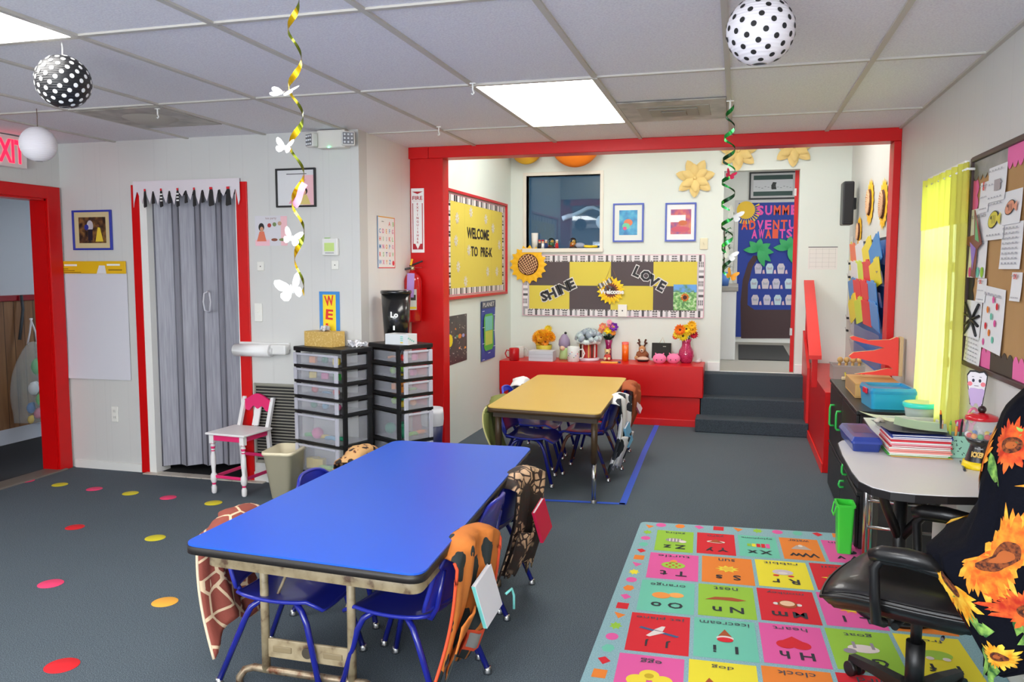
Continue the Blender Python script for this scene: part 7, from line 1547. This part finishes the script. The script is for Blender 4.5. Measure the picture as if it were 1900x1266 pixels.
# stack of folders
fc = [((242, 190, 110), 'pale orange'), ((60, 170, 60), 'green'), ((232, 232, 226), 'white'), ((236, 150, 140), 'salmon'), ((236, 160, 150), 'pink'), ((226, 226, 220), 'off white'), ((196, 30, 44), 'dark red'), ((232, 150, 160), 'rose'), ((226, 224, 222), 'ivory'), ((216, 40, 56), 'red'), ((240, 220, 226), 'pale pink'), ((30, 60, 150), 'navy'), ((28, 44, 120), 'dark blue')]
z = ZD+.0015; rs = random.Random(8)
base = Vector((.735, 3.72, 0))
for i, (c, nm) in enumerate(fc):
    th = .0075 if i else .003; b = B(); b.box((0, 0, th/2-.0002), (.235-.01*rs.random(), .24, th-.0008), C(*c, .45), .001)
    if c[0] < 215: b.box((0, -.119, th/2), (.22, .004, th*.4), WH)
    solo(b, 'paper_folder', '%s folder in the desk stack, %s from the bottom' % (nm, ['lowest', 'second', 'third', 'fourth', 'fifth', 'sixth', 'seventh', 'eighth', 'ninth', 'tenth', 'eleventh', 'twelfth', 'thirteenth'][i]), 'folder', TR(base.x+.012*rs.random()-.006, base.y+.01*rs.random(), z, .03*rs.random()), 'folders stacked on the desk'); z += th
def paper(label, x, y, z, w, d, rz, col=(222, 224, 222), curl=.015, tilt=0):
    b = B(); b.grid(8, 8, lambda i, j: Vector(((i-.5)*w, (j-.5)*d, curl*((1-i)**3*.9+(j-.5)**2*.6))), C(*col, .6)); return solo(b, 'loose_paper', label, 'paper', TR(x, y, z, rz) @ Matrix.Rotation(tilt, 4, 'X'), 'loose papers on the desk')
paper('grey sheet lying on top of the folder stack', .71, 3.75, z+.002, .22, .25, .15, (120, 120, 126), .01)
paper('pale green sheet curling on the folder stack', .76, 3.74, z+.012, .2, .2, -.2, (176, 206, 186), .02)
b = B(); b.tube([(-.02, 0, 0), (0, .0, .012), (.02, 0, .0)], .010, C(214, 206, 190), n=8); solo(b, 'binder_clip', 'rolled pale clip at the left end of the folder stack', 'clip', TR(.615, 3.83, z+.01, .5))
t = thing('paper_tray', 'white paper tray piled with sheets behind the folder stack', 'paper tray', TR(.80, 4.16, ZD+.001, .05))
b = B(); b.bb((-.12, -.15, 0), (.15, .15, .008), C(214, 216, 220, .4), .002); b.bb((-.12, .142, .008), (.15, .15, .05), C(214, 216, 220, .4), .002); b.bb((.142, -.15, .008), (.15, .141, .05), C(214, 216, 220, .4), .002); b.build('tray', t)
b = B(); b.bb((-.11, -.14, .0085), (.13, .13, .034), C(232, 232, 228), .001); b.build('paper_stack', t)
paper('white sheet sliding off the paper tray towards the left', .75, 4.22, ZD+.040, .24, .26, .35, (226, 228, 224), .03)
paper('pale mint sheet on the paper tray', .84, 4.12, ZD+.046, .2, .22, -.15, (206, 224, 210), .01)
b = B(); b.bb((-.06, -.012, 0), (.06, .012, .028), C(44, 124, 206, .4), .002); solo(b, 'eraser_box', 'small blue box in front of the paper tray', 'box', TR(.86, 3.97, ZD+.036-.034))
t = thing('round_container', 'clear round tub with a turquoise lid behind the paper tray', 'container', TR(.895, 4.415, ZD+.001))
b = B(); b.lathe([(0, 0), (.062, 0), (.076, .095), (.073, .095), (.06, .004)], C(206, 220, 216, .15, alpha=.5), n=36); b.build('tub', t)
b = B(); b.lathe([(.078, .085), (.082, .088), (.082, .106), (.074, .110), (.070, .104), (0, .103)], lambda j: C(60, 214, 200, .3) if j < 3 else C(206, 214, 160, .4), n=36); b.build('lid', t)
# mint pen basket and pens
bx0 = FL(1771, 853, ZD); t = thing('pen_basket', 'mint green perforated pen basket beside the gumball machine', 'pen holder', TR(.885, 3.70, ZD+.001, -.02))
MT = C(160, 214, 190, .45)
def pbasket(b, hw, hd, hh):
    for (a0, a1) in [((-hw, -hd), (hw, -hd)), ((hw, -hd), (hw, hd)), ((hw, hd), (-hw, hd)), ((-hw, hd), (-hw, -hd))]:
        d = Vector((a1[0]-a0[0], a1[1]-a0[1], 0)); L = d.length; d.normalize(); n_ = Vector((d.y, -d.x, 0)); b.M = Matrix(((d.x, 0, n_.x, a0[0]), (d.y, 0, n_.y, a0[1]), (0, 1, 0, 0), (0, 0, 0, 1)))
        b.box((L/2, hh/2, 0), (L, hh, .004), MT, .001); rr = random.Random(3)
        for q in range(26): a = rr.random()*PI; b.disc(L*(.1+.5*rr.random() if q < 16 else .55+.35*rr.random()), hh*(.12+.76*rr.random()), .0045, C(50, 80, 74), .0026, ry=.0018, rot=a, n=8)
    b.M = Matrix.Identity(4); b.bb((-hw, -hd, 0), (hw, hd, .003), MT)
b = B(); pbasket(b, .062, .05, .09); b.build('basket', t)
pens = [((.03, .022, .02), 'black pen with an orange cap end', (30, 30, 34), (240, 130, 30), -.045, .16), ((.0, .02, .02), 'tan pencil leaning left in the basket', (214, 160, 110), (236, 210, 190), -.055, .12), ((.02, .01, .02), 'lime green marker in the basket', (170, 200, 70), (120, 190, 80), -.02, .12), ((.0, -.01, .02), 'orange marker in the basket', (226, 150, 60), (200, 200, 200), -.005, .12), ((.01, .0, .02), 'black marker in the basket', (26, 26, 28), (40, 40, 44), .012, .13), ((.0, .01, .02), 'slate grey pen in the basket', (90, 92, 108), (60, 60, 72), .03, .13)]
for k, (p0, lab, c, c2, x, L) in enumerate(pens):
    b = B(); top = Vector((x*.5-.02+.012*k-.01, p0[1], L)); bot = Vector((x, p0[1]*.5, .0)); b.cyl(bot, top, .0048, C(*c, .4), n=10); b.cyl(top, top+(top-bot).normalized()*.018, .005, C(*c2, .4), n=10, r1=.002)
    solo(b, 'pen', lab, 'pen', t.matrix_world @ Matrix.Translation((0, 0, .005)), 'pens in the mint basket')
ts = thing('scissors', 'pink handled scissors standing in the mint basket', 'scissors', t.matrix_world @ Matrix.Translation((.045, .015, .0)) @ Matrix.Rotation(.12, 4, 'Y'))
b = B(); b.tube([Vector((.017*math.cos(a), 0, .165+.034*math.sin(a))) for a in [2*PI*q/22 for q in range(22)]], .0055, C(236, 130, 160, .4), closed=True); b.box((.002, 0, .105), (.018, .008, .06), C(236, 130, 160, .4), .003); b.build('handle', ts)
b = B(); b.add([(-.008, 0, .012), (.010, 0, .09), (-.006, 0, .09), (-.008, .003, .012), (.010, .003, .09), (-.006, .003, .09)], [[0, 1, 2], [5, 4, 3], [0, 3, 4, 1], [2, 5, 3, 0]], M_CHR); b.build('blade', ts)
b = B(); b.cyl((0, 0, .004), (.02, .14, .004), .0035, C(120, 126, 124, .4), n=10); b.cyl((0, -.0, .004), (-.0025, -.018, .004), .005, C(40, 46, 50), n=10); solo(b, 'pen', 'grey pen lying on the desk in front of the mint basket', 'pen', TR(.858, 3.43, ZD+.001))
# gumball machine
p = FL(1814, 872, ZD); gr = .055
t = thing('gumball_machine', 'toy gumball machine with red lid, black base and yellow foot', 'gumball machine', TR(.925, 3.49, ZD+.001))
b = B(); b.lathe([(0, 0), (.060, 0), (.062, .006), (.058, .028), (0, .028)], C(246, 214, 20, .35), n=36); b.build('foot', t)
b = B(); b.lathe([(.052, .028), (.036, .085), (.034, .092), (.046, .102), (.054, .116), (0, .116)], C(24, 22, 24, .25, coat=.5), n=36); b.build('base', t)
b = B(); b.M = Matrix.Translation((-.024, -.040, .058)) @ Matrix.Rotation(-.55, 4, 'Z') @ Matrix.Rotation(PI/2-.3, 4, 'X'); b.text('ICKER', .008, 0, .022, C(222, 180, 90), .004, w=.046, bold=.06); b.text('Grandpa\'s', .008, .024, .007, WH, .002, w=.03); b.build('lettering', t)
b = B(); b.lathe([(.052, .116), (.062, .135), (.064, .155), (.060, .175), (.050, .190)], C(220, 230, 235, .05, alpha=.22), n=36); b.build('globe', t)
b = B(); b.lathe([(.060, .190), (.056, .205), (.03, .215), (.0, .218)], C(206, 16, 34, .2, coat=.6), n=36); b.lathe([(.0, .188), (.060, .190)], C(180, 14, 30), n=36); b.build('lid', t)
b = B(); b.ball((0, 0, .229), .015, C(44, 26, 24, .3), 3); b.build('knob', t)
gc = [(226, 40, 40), (250, 160, 30), (60, 170, 70), (50, 120, 210), (250, 214, 40), (240, 240, 240)]; gn = ['red', 'orange', 'green', 'blue', 'yellow', 'white']; rg = random.Random(6)
for k in range(12):
    a = 2*PI*(k+.5)/12-PI/2; r = .044; ci = (k if k < 6 else (k+3)) % 6
    b = B(); b.ball((0, 0, 0), .0112, C(*gc[ci], .3), 2); solo(b, 'gumball', '%s gumball in the %s half of the toy gumball machine' % (gn[ci], 'right' if k < 6 else 'left'), 'gumball', TR(.925+r*math.cos(a), 3.49+r*math.sin(a), ZD+.1295), 'gumballs in the machine')
# small bookmark holder behind the machine
b = B(); b.box((0, 0, .06), (.035, .004, .13), C(226, 60, 110, .5), .001, Matrix.Rotation(-.3, 4, 'Y')); b.box((.03, .01, .065), (.03, .004, .13), C(190, 200, 140, .5), .001, Matrix.Rotation(.15, 4, 'Y')); solo(b, 'bookmark_card', 'pink and green cards leaning on the wall behind the gumball machine', 'card', TR(.955, 3.86, ZD+.002))
# ---- office chair with a sunflower blanket
OC = Vector((.60, 2.87, 0)); rzc = math.atan2(.39, -.92)-PI/2
MO = TR(OC.x, OC.y, 0, rzc)
t = thing('office_chair', 'black vinyl office chair on the alphabet rug', 'office chair', MO)
VN = NT('black_vinyl', .33); VN.base((24, 23, 24)); VN.bump(VN.noise(160, 4), .15, .002); VN.p.inputs['Coat Weight'].default_value = .15; VN = VN.m
b = B()
def cush(i, j, top=1):
    x = (i-.5)*2; y = (j-.5)*2; X = .255*x*math.sqrt(1-.20*y*y*.9); Y = .012+.257*y*math.sqrt(1-.22*x*x*.9)
    e = max(abs(x), abs(y)); dz = .05*(1-e**6); zc = .468-.03*(y > .3)*((y-.3)/.7)**2
    return Vector((X, Y, zc+(dz*.8 if top else -.035*(1-e**8)-dz*.6)))
b.grid(18, 18, cush, VN); b.grid(18, 18, lambda i, j: cush(1-i, j, 0), VN); b.tube([cush(a, c) for a, c in [(k/12, 0) for k in range(12)]+[(1, k/12) for k in range(12)]+[(1-k/12, 1) for k in range(12)]+[(0, 1-k/12) for k in range(12)]], .006, VN, n=6, closed=True); b.build('seat', t)
b = B()
def shellp(i, j): p = cush(i, j, 0); return Vector((p.x*.97, p.y*.97, p.z-.006-.012*(1-(2*i-1)**2)))
b.grid(14, 14, lambda i, j: shellp(1-i, j), M_BLK); b.grid(14, 14, lambda i, j: shellp(i, j)+Vector((0, 0, .02)), M_BLK); b.build('seat_shell', t)
for k in (-.12, .08): b = B(); b.cyl((-.235, k, .405), (-.252, k, .405), .006, M_CHR, n=8); b.build('screw', t)
for s in (-1, 1):
    b = B(); b.tube([(s*.225, .05, .40), (s*.275, .06, .42), (s*.282, .065, .50), (s*.282, .07, .59), (s*.278, .05, .618), (s*.275, -.02, .622), (s*.272, -.13, .61), (s*.25, -.20, .57)], [.016, .017, .016, .016, .016, .016, .016, .016], M_BLK); b.build('arm_frame', t)
    b = B(); b.tube([(s*.278, .085, .625), (s*.278, .05, .636), (s*.275, -.02, .640), (s*.27, -.13, .632)], [.018, .026, .028, .024], VN, n=12); b.build('armrest', t)
b = B()
def bk(i, j, f=1):
    x = (i-.5)*2; z = .56+.50*j; X = .235*x*(1-.25*max(0, j-.5)**2*2); e = max(abs(x), abs(2*j-1)); return Vector((X, -.225-.05*j+.04*x*x*.8+f*.03*(1-e**6), z))
b.grid(14, 14, bk, VN); b.grid(14, 14, lambda i, j: bk(1-i, j, -1), VN); b.build('backrest', t)
b = B(); b.cyl((0, 0, .10), (0, 0, .27), .030, M_BLK); b.cyl((0, 0, .27), (0, 0, .39), .018, M_BLK); b.build('gas_lift', t)
b = B(); b.box((0, 0, .385), (.16, .20, .035), M_BLK, .006); b.cyl((-.17, .03, .372), (-.06, .02, .375), .012, M_BLK); b.box((0, -.2, .45), (.05, .1, .012), M_BLK, .003, Matrix.Rotation(-.6, 4, 'X')); b.cyl((-.1, .05, .35), (-.1, .05, .385), .022, M_BLK); b.build('tilt_mechanism', t)
b = B(); b.cyl((0, 0, .075), (0, 0, .13), .042, M_BLK, n=20); b.build('hub', t)
for k in range(5):
    a = math.radians(122+72*k)-rzc; d = Vector((math.cos(a), math.sin(a), 0)); n_ = Vector((-d.y, d.x, 0))
    b = B(); vs = []
    for (r, hw_, zt4, zb4) in [(.03, .026, .118, .08), (.17, .022, .105, .075), (.30, .017, .085, .062)]: vs += [d*r+n_*hw_+Vector((0, 0, zb4)), d*r-n_*hw_+Vector((0, 0, zb4)), d*r-n_*hw_*.8+Vector((0, 0, zt4)), d*r+n_*hw_*.8+Vector((0, 0, zt4))]
    b.add(vs, [[q*4+i, q*4+(i+1) % 4, (q+1)*4+(i+1) % 4, (q+1)*4+i] for q in range(2) for i in range(4)]+[[0, 1, 2, 3], [11, 10, 9, 8]], M_BLK); lg = b.build('base_leg', t)
    b = B(); c = d*.285+Vector((0, 0, .040))
    for s in (-1, 1): b.cyl(c+n_*s*.008, c+n_*s*.026, .027, M_BLK, n=18)
    b.cyl(c+Vector((0, 0, .0)), c+Vector((0, 0, .03)), .007, M_CHR, n=8); b.build('caster', lg)
# sunflower blanket bunched over the backrest and the near arm
t = thing('sunflower_blanket', 'black blanket with big orange sunflowers draped over the office chair', 'blanket', MO.copy())
# (z, front y at near side, rear y, near x, far x)
KZ = [(.35, -.225, -.29, -.29, .0), (.39, -.225, -.36, -.315, .05), (.45, -.185, -.40, -.33, .10), (.56, -.125, -.42, -.34, .12), (.64, -.068, -.43, -.345, .13), (.685, -.062, -.43, -.345, .13), (.715, -.14, -.43, -.33, .14), (.80, -.175, -.43, -.31, .24), (.90, -.185, -.43, -.29, .25), (1.0, -.205, -.43, -.275, .25), (1.09, -.225, -.42, -.25, .23), (1.135, -.26, -.38, -.20, .18), (1.15, -.30, -.33, -.08, .08)]
def bl(a, z, off=0):
    k = 0
    while k < len(KZ)-2 and z > KZ[k+1][0]: k += 1
    f = (z-KZ[k][0])/(KZ[k+1][0]-KZ[k][0]); f = max(0, min(1, f)); yf, yr, xn, xf = [KZ[k][q]*(1-f)+KZ[k+1][q]*f for q in (1, 2, 3, 4)]
    cx_, cy_ = (xn+xf)/2, (yf+yr)/2; hx, hy = (xf-xn)/2, (yf-yr)/2; c, s = math.cos(a), math.sin(a); p = .62
    wob = 1+.022*math.sin(9*a+14*z)+.018*math.sin(17*a-9*z+1)
    X_ = cx_+(hx+off)*math.copysign(abs(c)**p, c)*wob; Y_ = cy_+(hy+off)*math.copysign(abs(s)**p, s)*(1+.05*math.sin(7*a+20*z))
    return Vector((X_, max(Y_, (X_*.39-(.975-OC.x)-off)/.92), z+.004*math.sin(6*a)))
b = B(); NV = NT('dark_plush', .9); NV.base((9, 11, 22)); NV.bump(NV.noise(160), .5, .003); NV.p.inputs['Specular IOR Level'].default_value = .15
nz_ = 44; b.grid(96, nz_, lambda i, j: bl(2*PI*i, .35+.80*j), NV.m)
b.add([bl(2*PI*k/40, 1.15) for k in range(40)], [list(range(40))], NV.m, True)
def decal(a0, z0, poly, m, off, rot=0, sc=1.0):
    """polygon fan laid on the blanket around angle a0 (arc length in metres)"""
    c0 = bl(a0, z0); da = .02; ds = (bl(a0+da, z0)-c0).length/da
    def mp(x, y): xx = (x*math.cos(rot)-y*math.sin(rot))*sc; yy = (x*math.sin(rot)+y*math.cos(rot))*sc; return bl(a0+xx/ds, z0+yy, off)
    n = len(poly); cx = sum(p[0] for p in poly)/n; cy = sum(p[1] for p in poly)/n
    mid = [((p[0]+cx)/2, (p[1]+cy)/2) for p in poly]
    vs = [mp(cx, cy)]+[mp(*p) for p in mid]+[mp(*p) for p in poly]
    b.add(vs, [[0, 1+i, 1+(i+1) % n] for i in range(n)]+[[1+i, 1+n+i, 1+n+(i+1) % n, 1+(i+1) % n] for i in range(n)], m, True)
PTL = NT('orange_petal', .85); PTL.base(PTL.ramp(PTL.noise(30, 3), [(.3, (238, 118, 30)), (.5, (248, 164, 44)), (.7, (252, 206, 84))])); PTL = PTL.m
PTL_D = NT('deep_orange_petal', .85); PTL_D.base(PTL_D.ramp(PTL_D.noise(40, 3), [(.35, (226, 92, 20)), (.65, (246, 150, 40))])); PTL_D = PTL_D.m
PTL2 = NT('yellow_petal', .85); PTL2.base(PTL2.ramp(PTL2.noise(34, 3), [(.35, (232, 150, 20)), (.65, (250, 210, 70))])); PTL2 = PTL2.m
SEED = NT('seed_centre', .9); SEED.base(SEED.ramp(SEED.noise(90, 3), [(.4, (60, 26, 18)), (.6, (140, 70, 30))])); SEED = SEED.m
RPT = NT('red_orange_petal', .85); RPT.base(RPT.ramp(RPT.noise(30, 3), [(.35, (190, 40, 16)), (.65, (238, 110, 40))])); RPT = RPT.m
LFM = NT('leaf_print', .85); LFM.base(LFM.ramp(LFM.noise(40, 3), [(.35, (40, 96, 44)), (.65, (150, 196, 90))])); LFM = LFM.m
def bflower(a0, z0, R, m, n=17, a1=0, a2=2*PI, rot=0):
    for lay in range(2):
        for k in range(n):
            th = a1+(a2-a1)*(k+.5*lay)/n; c, s = math.cos(th), math.sin(th); L = R*(1 if lay == 0 else .82)*(1+.10*math.sin(k*2.3)); hw = R*(.125 if lay == 0 else .10); r0 = R*.28
            decal(a0, z0, [(r0*c-hw*.6*-s, r0*s-hw*.6*c), (L*.6*c+hw*s, L*.6*s-hw*c), (L*.85*c+hw*.6*s, L*.85*s-hw*.6*c), (L*c, L*s), (L*.85*c-hw*.6*s, L*.85*s+hw*.6*c), (L*.6*c-hw*s, L*.6*s+hw*c), (r0*c-hw*.6*s, r0*s+hw*.6*c)], m if lay == 0 else (PTL_D if m is PTL else m), .0035+.0012*lay)
    decal(a0, z0, [(R*.38*math.cos(q*PI/10), R*.30*math.sin(q*PI/10)) for q in range(20)], SEED, .0062)
    decal(a0, z0, [(R*.20*math.cos(q*PI/8), R*.13*math.sin(q*PI/8)) for q in range(16)], C(176, 92, 40, .9), .0072)
def bleaf(a0, z0, L, rot, m=None): decal(a0, z0, [(0, 0), (L*.25, L*.16), (L*.55, L*.2), (L*.85, L*.1), (L, 0), (L*.8, -L*.12), (L*.5, -L*.18), (L*.2, -L*.1)], m or LFM, .003, rot)
NEAR = PI   # angle of the near side
for (da, z0, L, r_) in [(-.30, .90, .10, 2.3), (.15, .94, .10, -.3), (-.5, .57, .12, -2.6), (.15, .52, .17, -.3), (-.05, .50, .14, 3.0), (.1, .475, .13, .5), (.5, .98, .1, .8), (-.4, .42, .12, -.9), (-.35, .45, .13, -1.9), (.75, .6, .12, .5), (.3, .96, .12, 1.4), (.1, 1.02, .10, 2.6)]: bleaf(NEAR+da, z0, L, r_)
bflower(NEAR-.62, .60, .105, PTL2, 11, PI*.9, PI*2.05); bflower(NEAR+.30, .575, .065, RPT, 12); bleaf(NEAR+.1, .50, .12, 1.2); bflower(NEAR-.25, 1.02, .075, RPT, 12); bflower(NEAR-.1, .43, .045, PTL2, 10); bflower(NEAR-.02, .715, .150, PTL, 19); bflower(NEAR+.9, .93, .10, PTL); bflower(NEAR+1.2, .65, .12, PTL); bflower(NEAR-1.25, .95, .10, PTL); bflower(NEAR-1.3, .50, .09, RPT); bflower(NEAR-2.2, .8, .13, PTL2); bflower(NEAR+2.3, .7, .13, PTL)
b.build('cloth', t)
